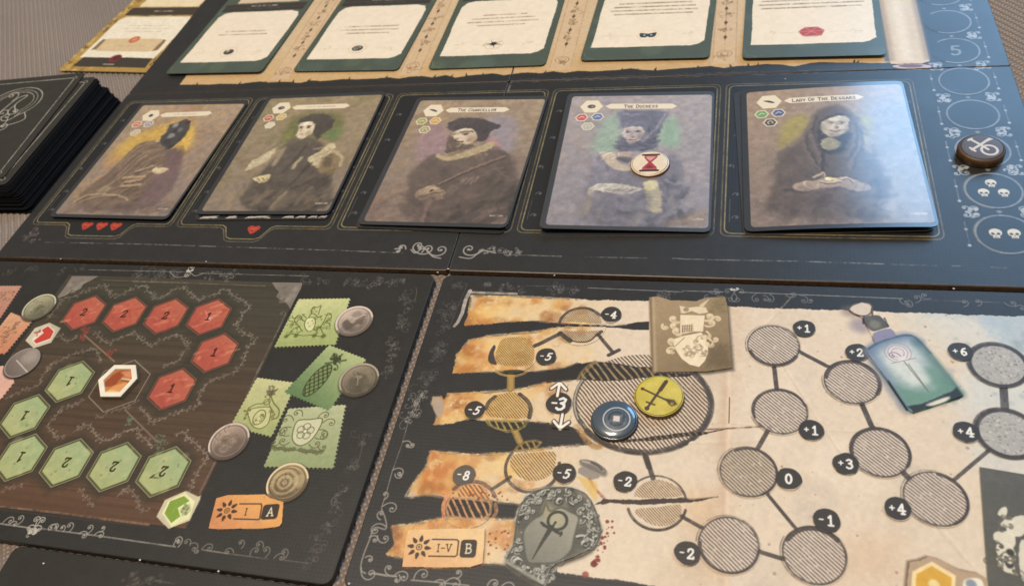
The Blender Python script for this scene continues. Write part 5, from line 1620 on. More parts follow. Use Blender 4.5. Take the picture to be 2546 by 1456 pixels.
blob(cv, MB((1510, 258), (1555, 305), (1500, 430), (1410, 520), (1310, 575), (1225, 515), (1230, 450), (1290, 400), (1330, 320), (1420, 290)), (74, 70, 70), 1, 1.0)
for q, c_, r_ in ((MB(1390, 320), (164, 164, 158), 1.6), (MB(1340, 440), (150, 148, 146), 1.8), (MB(1440, 370), (120, 118, 116), 1.6), (MB(1380, 390), (46, 44, 46), 1.4), (MB(1525, 290), (66, 36, 40), 1.6), (MB(1300, 500), (52, 48, 48), 2.0), (MB(1195, 495), (210, 200, 186), .6)):
    cv.disc(q, r_, c_, .85, f=1.5)
cv.line(crv(MB((300, 1150), (420, 1090), (600, 1075), (780, 1100), (880, 1140))), 1.0, (190, 164, 128), .8, f=.9)
cv.line(crv(MB((350, 1160), (500, 1110), (680, 1085))), .8, (176, 152, 122), .7, f=.8)
blob(cv, MB((540, 1040), (640, 980), (700, 1010), (600, 1060)), (166, 148, 114), .7, 2)
strokes(cv, MB((300, 1180), (1300, 1280)), 26, 8, 5, 30, [(104, 86, 80), (132, 112, 100), (92, 76, 72)], .5, 3, 3)
# 2: figure in a dark robe with pale sleeves
cv = cards[1]
art_ground(cv, (160, 142, 108), (136, 120, 104), 2, [(164, 138, 98), (128, 110, 76), (142, 118, 92), (112, 108, 66)])
blob(cv, MC((1050, 500), (1150, 340), (1400, 270), (1700, 300), (1650, 560), (1450, 560), (1080, 620)), (104, 106, 60), .8, 7)
blob(cv, MC((1490, 520), (1640, 420), (1690, 480), (1600, 580)), (112, 128, 78), .85, 3)
blob(cv, MC((1060, 600), (1110, 480), (1160, 470), (1120, 590)), (136, 134, 66), .7, 3)
blob(cv, MC((1150, 560), (1380, 560), (1490, 640), (1420, 800), (1560, 1000), (1500, 1330), (640, 1330), (700, 1050), (850, 900), (1020, 700)), (98, 86, 75), .92, 3.0)
blob(cv, MC((1430, 900), (1500, 720), (1690, 730), (1690, 860), (1560, 940)), (140, 118, 86), .9, 2)
blob(cv, MC((1490, 860), (1530, 740), (1590, 740), (1570, 860)), (92, 76, 58), .8, 2)
cv.line(crv(MC((1430, 860), (1470, 760), (1600, 700), (1690, 760), (1680, 850))), 1.6, (196, 178, 138), .8, f=1.2)
blob(cv, MC((640, 910), (700, 820), (800, 750), (980, 650), (960, 700), (890, 790), (820, 830), (720, 880)), (202, 188, 152), .95, 1.2)
blob(cv, MC((930, 850), (1010, 700), (1075, 650), (1050, 720), (960, 860)), (168, 150, 120), .8, 1.5)
blob(cv, MC((720, 1000), (800, 965), (910, 945), (890, 1010), (810, 1040)), (212, 196, 148), .95, .8)
for q in ((780, 990), (830, 985), (870, 990)):
    cv.line([MC(*q), MC(q[0] + 20, q[1] + 30)], .5, (120, 100, 70), .8, f=.4)
blob(cv, MC((1320, 770), (1450, 700), (1560, 610), (1625, 650), (1500, 720), (1430, 840), (1380, 850)), (204, 188, 150), .95, 1.0)
strokes(cv, MC((1340, 780), (1610, 640)), 12, 3, 40, 50, [(232, 218, 182), (150, 132, 102)], .6, .8, 5)
blob(cv, MC((1215, 375), (1340, 300), (1500, 285), (1605, 345), (1570, 450), (1480, 500), (1430, 570), (1380, 500), (1360, 385)), (82, 73, 65), .95, 1.8)
blob(cv, MC((1235, 390), (1335, 368), (1402, 415), (1375, 490), (1290, 545), (1230, 555), (1200, 510), (1222, 440)), (224, 206, 176), 1, .8, tex=.04)
for q, r_ in ((MC(1245, 438), .75), (MC(1330, 432), .85)):
    cv.disc(q, r_, (66, 52, 44), .9, f=.8)
cv.line(MC((1230, 425), (1262, 424)), .5, (90, 70, 56), .8); cv.line(MC((1305, 418), (1360, 420)), .55, (90, 70, 56), .8)
cv.line(MC((1265, 440), (1240, 485)), .6, (172, 144, 114), .8, f=.5)
cv.line(MC((1225, 512), (1262, 510)), .55, (130, 84, 70), .9)
cv.disc(MC(1330, 500), 1.4, (176, 150, 120), .6, f=1.6)
cv.line(crv(MC((1240, 770), (1180, 850), (1160, 880))), 1.6, (190, 174, 140), .8, f=1.0)
cv.line(crv(MC((1370, 820), (1240, 950), (1080, 1120), (960, 1300))), 1.0, (58, 50, 44), .7, f=.8)
cv.line(crv(MC((1300, 640), (1200, 760), (1050, 930))), 1.2, (64, 55, 48), .6, f=1.0)
strokes(cv, MC((700, 1150), (1450, 1320)), 26, 9, 60, 30, [(150, 130, 104), (96, 84, 72), (112, 98, 82)], .5, 2.6, 6)
cv.line(crv(MC((1080, 1150), (1000, 1230), (930, 1320))), 2.2, (148, 130, 102), .7, f=1.4)
# 3: bearded man with a broad beret and fur collar
cv = cards[2]
art_ground(cv, (168, 147, 118), (126, 109, 100), 3, [(170, 140, 104), (140, 112, 84), (128, 100, 84), (150, 128, 112)])
blob(cv, MD((760, 420), (960, 360), (1000, 640), (760, 760), (680, 620)), (158, 128, 136), .75, 6)
blob(cv, MD((1400, 300), (1700, 330), (1600, 700), (1450, 620)), (150, 142, 158), .7, 7)
blob(cv, MD((1380, 520), (1480, 500), (1540, 600), (1460, 640)), (186, 134, 134), .65, 3)
blob(cv, MD((870, 660), (700, 780), (610, 900), (620, 1000), (640, 1340), (1570, 1340), (1690, 800), (1580, 640), (1400, 600), (1100, 720)), (106, 90, 80), .9, 4)
blob(cv, MD((1000, 370), (1080, 310), (1200, 298), (1350, 312), (1520, 370), (1505, 405), (1420, 450), (1390, 520), (1290, 530), (1265, 450), (1200, 405), (1060, 432), (1010, 405)), (78, 69, 69), .97, 1.3)
blob(cv, MD((1075, 440), (1200, 402), (1268, 440), (1285, 490), (1235, 560), (1150, 590), (1075, 560), (1090, 510), (1062, 500)), (216, 196, 168), 1, .8, tex=.05)
blob(cv, MD((1010, 480), (1070, 505), (1100, 545), (1160, 560), (1230, 560), (1260, 590), (1180, 620), (1000, 645), (985, 590)), (96, 82, 70), .95, 1.0)
cv.poly(circ(MD(1180, 458), 1.6, 16, .55), (84, 68, 58), .85, 1.2)
cv.poly(circ(MD(1088, 462), 1.1, 16, .6), (84, 68, 58), .85, 1.0)
cv.disc(MD(1175, 458), .45, (44, 36, 34), .85, f=.5)
cv.line(crv(MD((1130, 442), (1180, 432), (1240, 440))), .9, (78, 62, 54), .8, f=.9)
cv.line(MD((1095, 460), (1072, 505)), .9, (226, 208, 182), .7, f=.9)
cv.disc(MD(1092, 514), .8, (140, 112, 92), .8, f=.9)
cv.line(MD((1075, 528), (1150, 542)), .9, (74, 58, 50), .95, f=.8)
cv.disc(MD(1240, 510), 2.2, (160, 132, 108), .75, f=2.6)
blob(cv, MD((890, 652), (1000, 682), (1200, 630), (1440, 540), (1450, 595), (1200, 692), (1000, 728), (900, 702)), (182, 162, 124), 1, 1.0)
strokes(cv, MD((900, 690), (1430, 570)), 40, 1.6, 100, 50, [(206, 188, 152), (140, 120, 92)], .6, .6, 8)
cv.line(crv(MD((920, 955), (1150, 850), (1380, 750), (1560, 680))), 1.0, (146, 118, 98), .8, f=.8)
cv.line(crv(MD((920, 975), (1150, 870), (1400, 765), (1570, 700))), .9, (64, 52, 48), .7, f=.8)
for k in range(5):
    cv.line(crv(MD((1180 + 40 * k, 960 - 20 * k), (1350 + 30 * k, 840 - 6 * k), (1560 + 10 * k, 800 + 24 * k))), .8, [(122, 102, 88), (70, 58, 54)][k % 2], .6, f=.9)
strokes(cv, MD((1130, 960), (1310, 880)), 8, 2.4, 70, 20, [(150, 132, 114)], .7, .9, 4)
blob(cv, MD((670, 1072), (760, 1000), (850, 975), (985, 1045), (930, 1075), (860, 1090), (740, 1120)), (166, 142, 114), .95, 1.0)
cv.line(MD((740, 1090), (860, 1050), (960, 1050)), .6, (96, 76, 64), .9, f=.5)
cv.disc(MD(838, 1028), .8, (60, 46, 42), .95, f=.5)
for q in ((880, 1070), (905, 1065), (935, 1062)):
    cv.line([MD(*q), MD(q[0] + 14, q[1] + 45)], .8, (150, 126, 104), .75, f=.6)
cv.line(crv(MD((830, 1110), (790, 1210), (750, 1340))), 1.6, (138, 108, 100), .65, f=1.4)
strokes(cv, MD((350, 1050), (1550, 1330)), 40, 9, 40, 60, [(100, 82, 72), (122, 100, 88), (84, 70, 64)], .45, 3, 9)
# 4: lady with a tall horned headdress, hands folded
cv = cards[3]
art_ground(cv, (170, 158, 154), (138, 130, 134), 4, [(180, 166, 158), (152, 144, 152), (168, 152, 142), (146, 140, 146)])  # paler palette on this card: part of the glare haze is painted in
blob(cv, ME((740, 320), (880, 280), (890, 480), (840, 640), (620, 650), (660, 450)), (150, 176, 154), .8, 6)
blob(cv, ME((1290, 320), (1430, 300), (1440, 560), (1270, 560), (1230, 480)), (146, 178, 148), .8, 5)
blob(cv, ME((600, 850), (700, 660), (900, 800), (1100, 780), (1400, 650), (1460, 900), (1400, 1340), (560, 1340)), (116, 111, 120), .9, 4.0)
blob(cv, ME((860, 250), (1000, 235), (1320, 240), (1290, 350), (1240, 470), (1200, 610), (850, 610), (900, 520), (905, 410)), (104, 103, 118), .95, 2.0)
blob(cv, ME((900, 450), (930, 400), (1090, 395), (1115, 450), (1080, 510), (1000, 555), (930, 510)), (190, 176, 168), 1, .9, tex=.05)
for q in (ME(958, 436), ME(1045, 433)):
    cv.poly(circ(q, 1.35, 16, .6), (104, 94, 98), .8, 1.2)
    cv.disc(q, .42, (56, 50, 56), .8, f=.5)
cv.line(ME((1000, 436), (994, 486)), .9, (156, 142, 140), .7, f=1.1)
cv.disc(ME(998, 490), .7, (124, 108, 108), .8, f=.8)
cv.line(crv(ME((968, 516), (1000, 521), (1030, 514))), .65, (134, 92, 94), .9, f=.6)
cv.disc(ME(1085, 475), 2.2, (136, 124, 128), .75, f=2.6); cv.disc(ME(1000, 410), 1.6, (208, 196, 190), .7, f=2)
cv.line(crv(ME((1310, 260), (1230, 400), (1100, 520))), 1.2, (156, 152, 160), .75, f=1.0)
cv.line(crv(ME((900, 250), (985, 280), (1100, 250))), 1.0, (140, 136, 146), .7, f=1.0)
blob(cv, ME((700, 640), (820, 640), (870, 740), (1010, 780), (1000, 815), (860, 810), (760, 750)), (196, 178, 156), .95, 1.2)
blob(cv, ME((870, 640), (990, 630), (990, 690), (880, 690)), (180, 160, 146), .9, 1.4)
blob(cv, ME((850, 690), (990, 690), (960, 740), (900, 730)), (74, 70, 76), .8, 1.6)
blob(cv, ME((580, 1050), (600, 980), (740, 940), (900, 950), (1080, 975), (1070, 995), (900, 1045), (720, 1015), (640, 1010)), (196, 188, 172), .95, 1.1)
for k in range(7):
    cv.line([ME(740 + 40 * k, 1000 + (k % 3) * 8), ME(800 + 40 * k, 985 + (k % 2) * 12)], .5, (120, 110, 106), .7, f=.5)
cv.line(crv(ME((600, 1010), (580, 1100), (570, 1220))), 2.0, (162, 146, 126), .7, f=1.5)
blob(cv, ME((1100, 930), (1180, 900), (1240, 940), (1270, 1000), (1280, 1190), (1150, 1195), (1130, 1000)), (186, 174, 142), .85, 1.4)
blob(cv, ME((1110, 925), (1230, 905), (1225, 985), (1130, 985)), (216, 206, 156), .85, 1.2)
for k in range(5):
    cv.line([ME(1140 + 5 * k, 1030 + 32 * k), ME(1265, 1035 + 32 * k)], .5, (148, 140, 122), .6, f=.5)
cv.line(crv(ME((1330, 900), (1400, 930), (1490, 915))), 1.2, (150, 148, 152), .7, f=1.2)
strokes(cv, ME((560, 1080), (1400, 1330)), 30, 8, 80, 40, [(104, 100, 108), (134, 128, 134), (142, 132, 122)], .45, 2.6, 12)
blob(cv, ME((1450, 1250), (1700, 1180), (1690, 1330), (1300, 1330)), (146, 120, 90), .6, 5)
# 5: hooded beggar woman holding coins
cv = cards[4]
art_ground(cv, (168, 144, 118), (132, 116, 106), 5, [(176, 150, 128), (146, 126, 110), (160, 134, 122), (140, 128, 118)])
blob(cv, MF((1300, 250), (1750, 300), (1850, 1200), (1450, 1300), (1350, 700)), (146, 140, 136), .8, 8)
blob(cv, MF((520, 420), (700, 330), (760, 420), (650, 560), (500, 640)), (166, 152, 78), .85, 5)
blob(cv, MF((1190, 380), (1290, 350), (1330, 460), (1240, 600)), (168, 156, 92), .8, 4)
blob(cv, MF((740, 470), (800, 340), (950, 258), (1080, 275), (1190, 380), (1225, 550), (1205, 650), (1400, 750), (1440, 900), (1500, 1000), (1400, 1250), (1200, 1310), (430, 1230), (390, 1100), (440, 950), (480, 700), (650, 600)), (108, 93, 84), .93, 3.2)
blob(cv, MF((850, 420), (960, 345), (1080, 340), (1130, 420), (1125, 560), (1080, 640), (1060, 690), (900, 690), (830, 560)), (68, 60, 58), .95, 1.6)
blob(cv, MF((880, 410), (980, 362), (1110, 368), (1115, 440), (1075, 520), (960, 545), (880, 500)), (198, 186, 164), 1, .9, tex=.05)
for q in (MF(955, 412), MF(1050, 418)):
    cv.poly(circ(q, 1.4, 16, .5), (112, 96, 84), .6, 1.4)
    cv.disc(q, .38, (60, 50, 46), .75, f=.5)
    cv.line([q + (-1.5, .75), q + (1.4, .9)], .45, (120, 102, 90), .6, f=.5)
cv.line(MF((1005, 415), (1002, 458)), 1.0, (160, 142, 122), .7, f=1.2)
cv.disc(MF(1008, 462), .8, (116, 98, 86), .8, f=.9)
cv.line(crv(MF((950, 488), (990, 496), (1035, 488))), .75, (120, 84, 74), .9, f=.7)
cv.disc(MF(888, 460), 1.8, (150, 134, 116), .5, f=2.4); cv.disc(MF(1102, 470), 1.9, (138, 122, 106), .6, f=2.4); cv.disc(MF(985, 530), 1.8, (146, 130, 112), .6, f=2.2)
cv.disc(MF(990, 385), 1.8, (222, 212, 190), .7, f=2.2); cv.disc(MF(940, 455), 1.2, (220, 208, 186), .7, f=1.8); cv.disc(MF(1055, 460), 1.1, (214, 202, 180), .7, f=1.8)
blob(cv, MF((860, 590), (930, 550), (1040, 600), (1000, 660), (880, 645)), (166, 156, 124), .9, 1.2)
for pts in (((740, 480), (700, 600), (790, 760), (860, 850)), ((800, 360), (760, 480), (830, 660), (880, 820)), ((1190, 480), (1210, 640), (1140, 760), (1120, 840)), ((1150, 440), (1160, 600), (1100, 720))):
    cv.line(crv(MF(pts)), 1.4, (124, 106, 94), .7, f=1.2)
    cv.line([p + (1.2, 0) for p in crv(MF(pts))], 1.0, (66, 56, 52), .6, f=1.0)
cv.line(crv(MF((890, 660), (880, 760), (875, 860))), .9, (56, 48, 46), .8, f=.8)
blob(cv, MF((600, 1005), (700, 950), (850, 930), (930, 910), (1010, 940), (1080, 908), (1150, 935), (1290, 990), (1310, 1045), (1190, 1045), (1010, 1000), (900, 1012), (760, 1045)), (170, 150, 132), .95, 1.1)
for pts in (((790, 910), (880, 880), (900, 900)), ((880, 870), (900, 920)), ((1040, 930), (1100, 920), (1150, 960)), ((860, 950), (960, 960), (1040, 950))):
    cv.line(crv(MF(pts)), 1.0, (206, 186, 164), .85, f=.7)
    cv.line([p + (0, -.9) for p in crv(MF(pts))], .6, (96, 80, 72), .7, f=.5)
blob(cv, MF((900, 930), (940, 910), (1010, 925), (1030, 945), (950, 950)), (232, 214, 156), .95, .7)
blob(cv, MF((880, 990), (1000, 985), (990, 1010), (900, 1012)), (176, 150, 140), .8, .9)
cv.line(crv(MF((540, 1020), (700, 1050), (860, 1020))), 1.0, (68, 58, 54), .7, f=1)
strokes(cv, MF((450, 1060), (1350, 1320)), 36, 9, 80, 40, [(84, 72, 66), (108, 92, 84), (122, 108, 100)], .42, 3, 14)
strokes(cv, MF((1350, 300), (1800, 1300)), 40, 9, 60, 60, [(158, 152, 148), (132, 124, 120), (146, 134, 124)], .4, 4, 15)

banners = []
IV2 = (238, 224, 194)
specs = [
    (MB, (1125, 215), (1225, 210), (1795, 190), '', ((970, 310), (1100, 305), (955, 400)), ((206, 110, 92), (150, 148, 170), (196, 180, 150)), 0),
    (MC, (1035, 220), (1150, 215), (1785, 195), '', ((895, 330), (1035, 318), (910, 408)), ((196, 92, 76), (206, 176, 96), (220, 208, 180)), 1),
    (MD, (862, 225), (978, 222), (1620, 215), 'THE CHANCELLOR', ((745, 332), (880, 328), (775, 415)), ((150, 162, 82), (214, 160, 72), (160, 152, 110)), 2),
    (ME, (612, 205), (742, 200), (1432, 183), 'THE DUCHESS', ((518, 312), (668, 302), (575, 395)), ((196, 76, 92), (84, 112, 168), (176, 180, 164)), 1),
    (MF, (397, 212), (530, 208), (1255, 180), 'LADY OF THE BEGGARS', ((330, 322), (482, 315), (408, 400)), ((104, 156, 92), (74, 88, 140), (70, 66, 64)), 2)]
cparts = []
for i, (V, hc, b0, b1, txt, icons, icols, kind) in enumerate(specs):
    cv = cards[i]
    c, a = fits[i]
    deg = math.degrees(a)
    cv.smear(.38, 2.0, 60 + i)
    cv.grain(.13, .3, .3, 90 + i)
    # card rim outside the picture stays dark
    msk = np.ones((cv.H, cv.W), np.float32)
    bx, m = cv.poly(cv.pic, (0, 0, 0), 0.0001, .35)
    msk[:] = 0
    msk[bx[1]:bx[3], bx[0]:bx[2]] = np.clip(m / .0001, 0, 1)
    rim = rgb((40, 41, 42)) * (1 + .08 * cv.n1[..., None])
    cv.a = cv.a * msk[..., None] + rim * (1 - msk[..., None])
    hc, b0, b1 = V(*hc), V(*b0), V(*b1)
    d = (b1 - b0) / np.linalg.norm(b1 - b0)
    n = np.array([-d[1], d[0]])
    R = 4.9
    hx = ngon(hc, R, 6, 0, 1, deg)
    cv.poly(hx, IV2, .97, .3)
    cv.line(np.vstack([hx, hx[:1]]), .3, (196, 174, 134), .6)
    if kind == 2:
        cv.poly(closed([hc - d * 2.2 + n * .9, hc + n * .8, hc + d * 2.0 - n * .5, hc + d * 1.6 - n * 1.0, hc - n * .5], 3), (70, 58, 56), .95, .3)
    elif kind == 1:
        cv.poly(closed([hc + d * math.cos(t) * 1.7 + n * math.sin(t) * 1.3 for t in np.linspace(0, 5.5, 7)], 3), (78, 70, 68), .95, .4)
        cv.disc(hc + d * .4, .5, (180, 168, 146), .8, f=.4)
    else:
        cv.poly(closed([hc + d * math.cos(t) * 1.2 + n * math.sin(t) * 1.2 for t in np.linspace(0, 5.5, 6)], 3), (66, 60, 52), .95, .4)
    h = 1.75
    bp = [b0, b0 + d * 2.2 + n * h, b1 - d * 2.2 + n * h, b1, b1 - d * 2.2 - n * h, b0 + d * 2.2 - n * h]
    cv.poly(bp, IV2, .97, .3)
    mid = (b0 + b1) / 2
    L = np.linalg.norm(b1 - b0)
    if txt:
        hh = 2.0
        k = .80
        w_all = sum((.28 if ch == ' ' else .6) for ch in txt) + .16 * len(txt)
        hh = min(2.0, (L - 5.5) / (w_all * .86))
        cv.text(txt, mid, hh, (92, 76, 66), deg, .17, .9, small=.8)
    else:
        x = -L * .24
        for wl in ((3.6, 7.8), (4.2, 9.0))[i]:
            cv.line([mid + d * x, mid + d * (x + wl)], .7, (150, 128, 104), .6, f=.7, tex=.8)
            x += wl + 1.2
    for j, (q, col) in enumerate(zip(icons, icols)):
        q = V(*q)
        p = ngon(q, 2.9, 6, 0, 1, deg)
        cv.poly(p, (226, 212, 182), .95, .3)
        cv.poly(ngon(q, 2.2, 6, 0, 1, deg), col, .95, .3)
        cv.line([q - d * 1.0 - n * .3, q + n * .7, q + d * 1.0], .55, (232, 218, 190), .8, f=.3) if j < 2 else cv.ring(q, .9, .5, (220, 206, 178), .85, a0=-30, a1=240)
        cparts.append((i, 'icon_hexagon', p))
    cv.line([cv.P(53.5, 6.4), cv.P(58, 6.4)], 1.1, (206, 192, 168), .7, f=.5, tex=.9)
    cparts.append((i, 'symbol_hexagon', hx))
    cparts.append((i, 'name_banner', bp))

# card lying under the second one, its pale print just peeping out; plain dark fronts for the others
under = Canvas((0, 0), 0, CW, CHH, 5, (42, 43, 44), 300)
for x0, x1 in ((3, 12), (15, 20), (24, 36), (41, 46), (47, 51), (52.5, 56), (57, 60)):
    under.poly([(x0, 1.0), (x1, 1.0), ((x0 + x1) / 2 + 2, 2.3), (x0 + 1, 2.0)], (206, 200, 190), .9, .3, rough=.4)
    under.line([(x0, 1.0), (x1 - 1, 2.4)], .5, (226, 220, 208), .7, f=.3)
under.grain(.1, .4, .4, 6)
dark = Canvas((0, 0), 0, CW, CHH, 4, (44, 45, 47), 310)
dark.grain(.1, .4, .4, 7)

# ================================================================== deck card back (frame line and looping emblem)
back = Canvas((0, 0), 0, CW, CHH, 6, (50, 48, 42), 320)
back.grain(.1, .5, .5, 9)
WH = (186, 180, 164)
fr = rrect(4.2, 4.2, CW - 4.2, CHH - 4.2, .6)
back.line(np.vstack([fr, fr[:1]]), .55, WH, .9, f=.25, tex=.3)
for k in ((4.2, CHH - 4.2), (CW - 4.2, CHH - 4.2), (4.2, 4.2), (CW - 4.2, 4.2)):
    back.poly(ngon(k, 1.7, 4), (50, 48, 42), 1, .2)
    back.line(np.vstack([ngon(k, 1.3, 4), ngon(k, 1.3, 4)[:1]]), .35, WH, .8)
ec = np.array([31, 60.0])
for R_, w_ in ((15.5, .7), (13.0, .45), (11.0, .6)):
    t = np.radians(np.linspace(-60, 250, 44))
    back.line(np.stack([np.cos(t) * R_, np.sin(t) * R_ * .86], 1) + ec, w_, WH, .85, f=.25, tex=.3)
for q, a_, s_, f_ in ((ec + (-9, -9), -50, 9, 1), (ec + (4, -12), -60, 8, -1), (ec + (-2, 2), 60, 7, 1), (ec + (2, -2), 240, 7, 1), (ec + (9, -9), -100, 8, -1), (ec + (0, -16), -90, 8, 1)):
    back.curl(q, a_, s_, f_, WH, .85, .6)
back.line(crv([ec + q for q in ((-4, -8), (0, 4), (5, 6), (2, -1), (6, -8))]), .7, WH, .85)
back.line(crv([ec + q for q in ((-14, -14), (-4, -17), (6, -19), (15, -15), (12, -9))]), .6, WH, .85)

# ================================================================== MISSION CARDS: prints
mcards = []
mspec = [((T11(1240, 570), T11(1950, 560)), 0), ((T11(2185, 545), T12(360, 540)), 1), ((T12(645, 528), T12(1512, 500)), 2), ((T12(1780, 468), T13(190, 455)), 3), ((T13(440, 460), T13(1520, 440)), 4)]
CRE = (238, 222, 196)
for (a_, b_), k in mspec:
    d = (b_ - a_)
    ang = math.atan2(d[1], d[0]) * .8
    cv = Canvas(a_, ang, 57, 87, 6, (74, 84, 70), 400 + 10 * k)
    for j in range(40):
        cv.disc(cv.P(rng.uniform(0, 57), rng.uniform(0, 87)), rng.uniform(2, 6), [(96, 110, 86), (66, 78, 68), (84, 100, 90)][j % 3], .4, f=4)
    cv.line([cv.P(.8, 6.5), cv.P(2.4, 2.0), cv.P(6.0, .9)], .3, (140, 146, 122), .6, tex=.6)
    cv.poly([cv.P(x, y) for x, y in ((2.6, 61), (54.2, 61), (54.2, 68.5), (2.6, 68.5))], (52, 46, 40), 1, .4, rough=.3)
    cv.poly([cv.P(x, y) for x, y in ((2.6, 64), (54.2, 64), (54.2, 66), (2.6, 66))], (70, 60, 50), .5, .8)
    cv.line([cv.P(20, 66.6), cv.P(36, 66.6)], 1.3, (206, 196, 176), .8, f=.5, tex=.9)
    cv.line([cv.P(17, 63.6), cv.P(39, 63.6)], .5, (120, 106, 88), .8, f=.4, tex=.9)
    cv.poly([cv.P(x, y) for x, y in ((9, 70), (48, 70), (49, 84), (8, 84))], (214, 190, 158), 1, .4, rough=.4)
    pan = [cv.P(x, y) for x, y in ((3.4, 10.4), (20, 10.0), (38, 10.3), (48.5, 10.2), (51.5, 11.4), (54.0, 14), (54.0, 30), (54.2, 46), (54.0, 55), (52.6, 58.6), (48, 60.2), (30, 60), (10, 60.4), (6, 59.2), (3.6, 55), (3.2, 40), (3.6, 24))]
    cv.poly(pan, CRE, 1, .25, rough=.25, tex=.0)
    ic = cv.P(28.3, 19.5)
    hx = ngon(ic, 5.2, 6, 0, .9, math.degrees(ang))
    cv.line(np.vstack([hx, hx[:1]]), .35, (214, 180, 130), .6, f=.4)
    cv.line([cv.P(9, 19.5), cv.P(21, 19.5)], .35, (206, 184, 150), .6, tex=.6); cv.line([cv.P(36, 19.5), cv.P(48, 19.5)], .35, (206, 184, 150), .6, tex=.6)
    cv.scribble(cv.P(11, 19.5), 2.2, 1.4, 5, (206, 184, 150), .6, .3, k, 1.8); cv.scribble(cv.P(46, 19.5), 2.2, 1.4, 5, (206, 184, 150), .6, .3, k + 9, 1.8)
    E = lambda x, y: ic + (cv.ux * x + cv.uy * y) * 1.3
    if k == 0:
        cv.poly(closed([E(math.cos(t) * 2.3, math.sin(t) * 2.0) for t in np.linspace(0, 5.6, 8)], 3), (66, 58, 50), .95, .3)
        cv.curl(E(-1, 0), 30, 2.0, 1, CRE, .9, .5)
    elif k == 1:
        cv.poly(circ(ic, 3.0, 24, .85), (60, 58, 56), .95, .3)
        cv.ring(ic, 1.8, .5, (190, 184, 172), .8, a0=20, a1=280); cv.line([E(-.6, -.4), E(.8, .6)], .6, (190, 184, 172), .8)
    elif k == 2:
        cv.disc(ic, 1.5, (40, 38, 34), 1, f=.4)
        for t in range(9):
            a2 = t * .7
            cv.line([ic, E(math.cos(a2) * (2.6 + t % 3), math.sin(a2) * (1.6 + t % 2))], .6, (40, 38, 34), .95, w2=.15)
    elif k == 3:
        cv.poly(closed([E(-2.8, 1.5), E(0, 1.0), E(2.8, 1.7), E(2.5, -.9), E(.8, -1.4), E(0, -.8), E(-.8, -1.4), E(-2.5, -1.0)], 3), (42, 54, 58), .95, .3)
        cv.disc(E(-1.2, .1), .5, (214, 206, 190), .95, f=.3); cv.disc(E(1.2, .2), .5, (214, 206, 190), .95, f=.3)
    else:
        cv.poly([E(-4, .6), E(-2, 3), E(2, 3.2), E(4.2, 1), E(3.2, -2.4), E(-2.6, -2.6)], (176, 62, 52), .95, .35)
        for q in (((-4, .6), (0, .4), (4.2, 1)), ((0, .4), (-2, 3)), ((0, .4), (2, 3.2)), ((0, .4), (-2.6, -2.6)), ((0, .4), (3.2, -2.4))):
            cv.line([E(*v) for v in q], .4, (232, 150, 130), .7)
        cv.ring(ic, 5.0, .4, (214, 160, 120), .6, sy=.8)
    rows = [(2, 38, (24, 30)), (3, 38, (30, 32, 24)), (4, 40, (22, 32, 36, 24)), (4, 42, (34, 38, 40, 36)), (4, 44, (38, 42, 44, 42))][k]
    for j in range(rows[0]):
        y = rows[1] - j * 3.2 + (6 if k > 1 else 2)
        L = rows[2][j]
        x = 28.5 - L / 2
        while x < 28.5 + L / 2:
            wl = rng.uniform(1.6, 5)
            cv.line([cv.P(x, y), cv.P(min(x + wl, 28.5 + L / 2), y)], 1.0 if k > 2 else .8, (126, 104, 82), .85, f=.6, tex=.6)
            x += wl + .9
    cv.grain(.035, .4, .4, 500 + k)
    mcards.append((cv, pan, hx))

# ================================================================== gilded card on the cloth
ga = math.radians(-5)
gv = Canvas(np.array([-362.5, 329.5]), ga, 62.5, 88, 6, (176, 140, 70), 600)
for j in range(160):
    p = gv.P(rng.uniform(0, 62.5), rng.uniform(0, 88))
    gv.disc(p, rng.uniform(.6, 2.4), [(206, 172, 92), (120, 88, 40), (216, 186, 116), (92, 70, 36)][j % 4], .6, f=1.0, tex=.5)
for j in range(50):
    for x in (1.5, 61):
        gv.curl(gv.P(x + rng.uniform(-1, 1), rng.uniform(0, 88)), rng.randint(360), 2.0, 1, [(84, 62, 32), (226, 198, 130)][j % 2], .7, .5)
gv.poly([gv.P(x, y) for x, y in ((5.5, 13), (57, 13), (57.5, 52), (54, 56), (8, 56), (5, 52))], (240, 228, 202), 1, .3, rough=.4)
gv.poly([gv.P(x, y) for x, y in ((5.5, 57.5), (57, 57.5), (57, 66), (5.5, 66))], (64, 54, 42), 1, .3, rough=.3)
gv.line([gv.P(25, 62), gv.P(38, 62)], 1.4, (186, 172, 148), .8, f=.6, tex=.8)
gv.poly([gv.P(x, y) for x, y in ((10, 67), (53, 67), (53, 88), (10, 88))], (236, 216, 176), 1, .5, rough=.5)
for y, L in ((46, 30), (43, 33), (40, 26)):
    gv.line([gv.P(31 - L / 2, y), gv.P(31 + L / 2, y)], .6, (166, 146, 120), .7, f=.6, tex=.9)
gv.poly([gv.P(x, y) for x, y in ((8, 21), (14, 19.5), (48, 19.5), (54, 21), (53, 31), (48, 32.5), (14, 32.5), (9, 31))], (216, 190, 146), 1, .4, rough=.4)
for sx in (9.5, 52.5):
    gv.poly([gv.P(sx - 1.6, 20), gv.P(sx + 1.6, 21.5), gv.P(sx + 1.2, 31), gv.P(sx - 1.2, 32)], (116, 92, 62), .8, .6, rough=.5)
gv.line([gv.P(20, 25), gv.P(42, 25)], .5, (140, 110, 80), .7, f=.5, tex=.8)
gv.disc(gv.P(31, 31.5), 3.4, (196, 106, 70), .95, f=.6); gv.disc(gv.P(31, 31.5), 1.8, (222, 150, 104), .8, f=1.0)
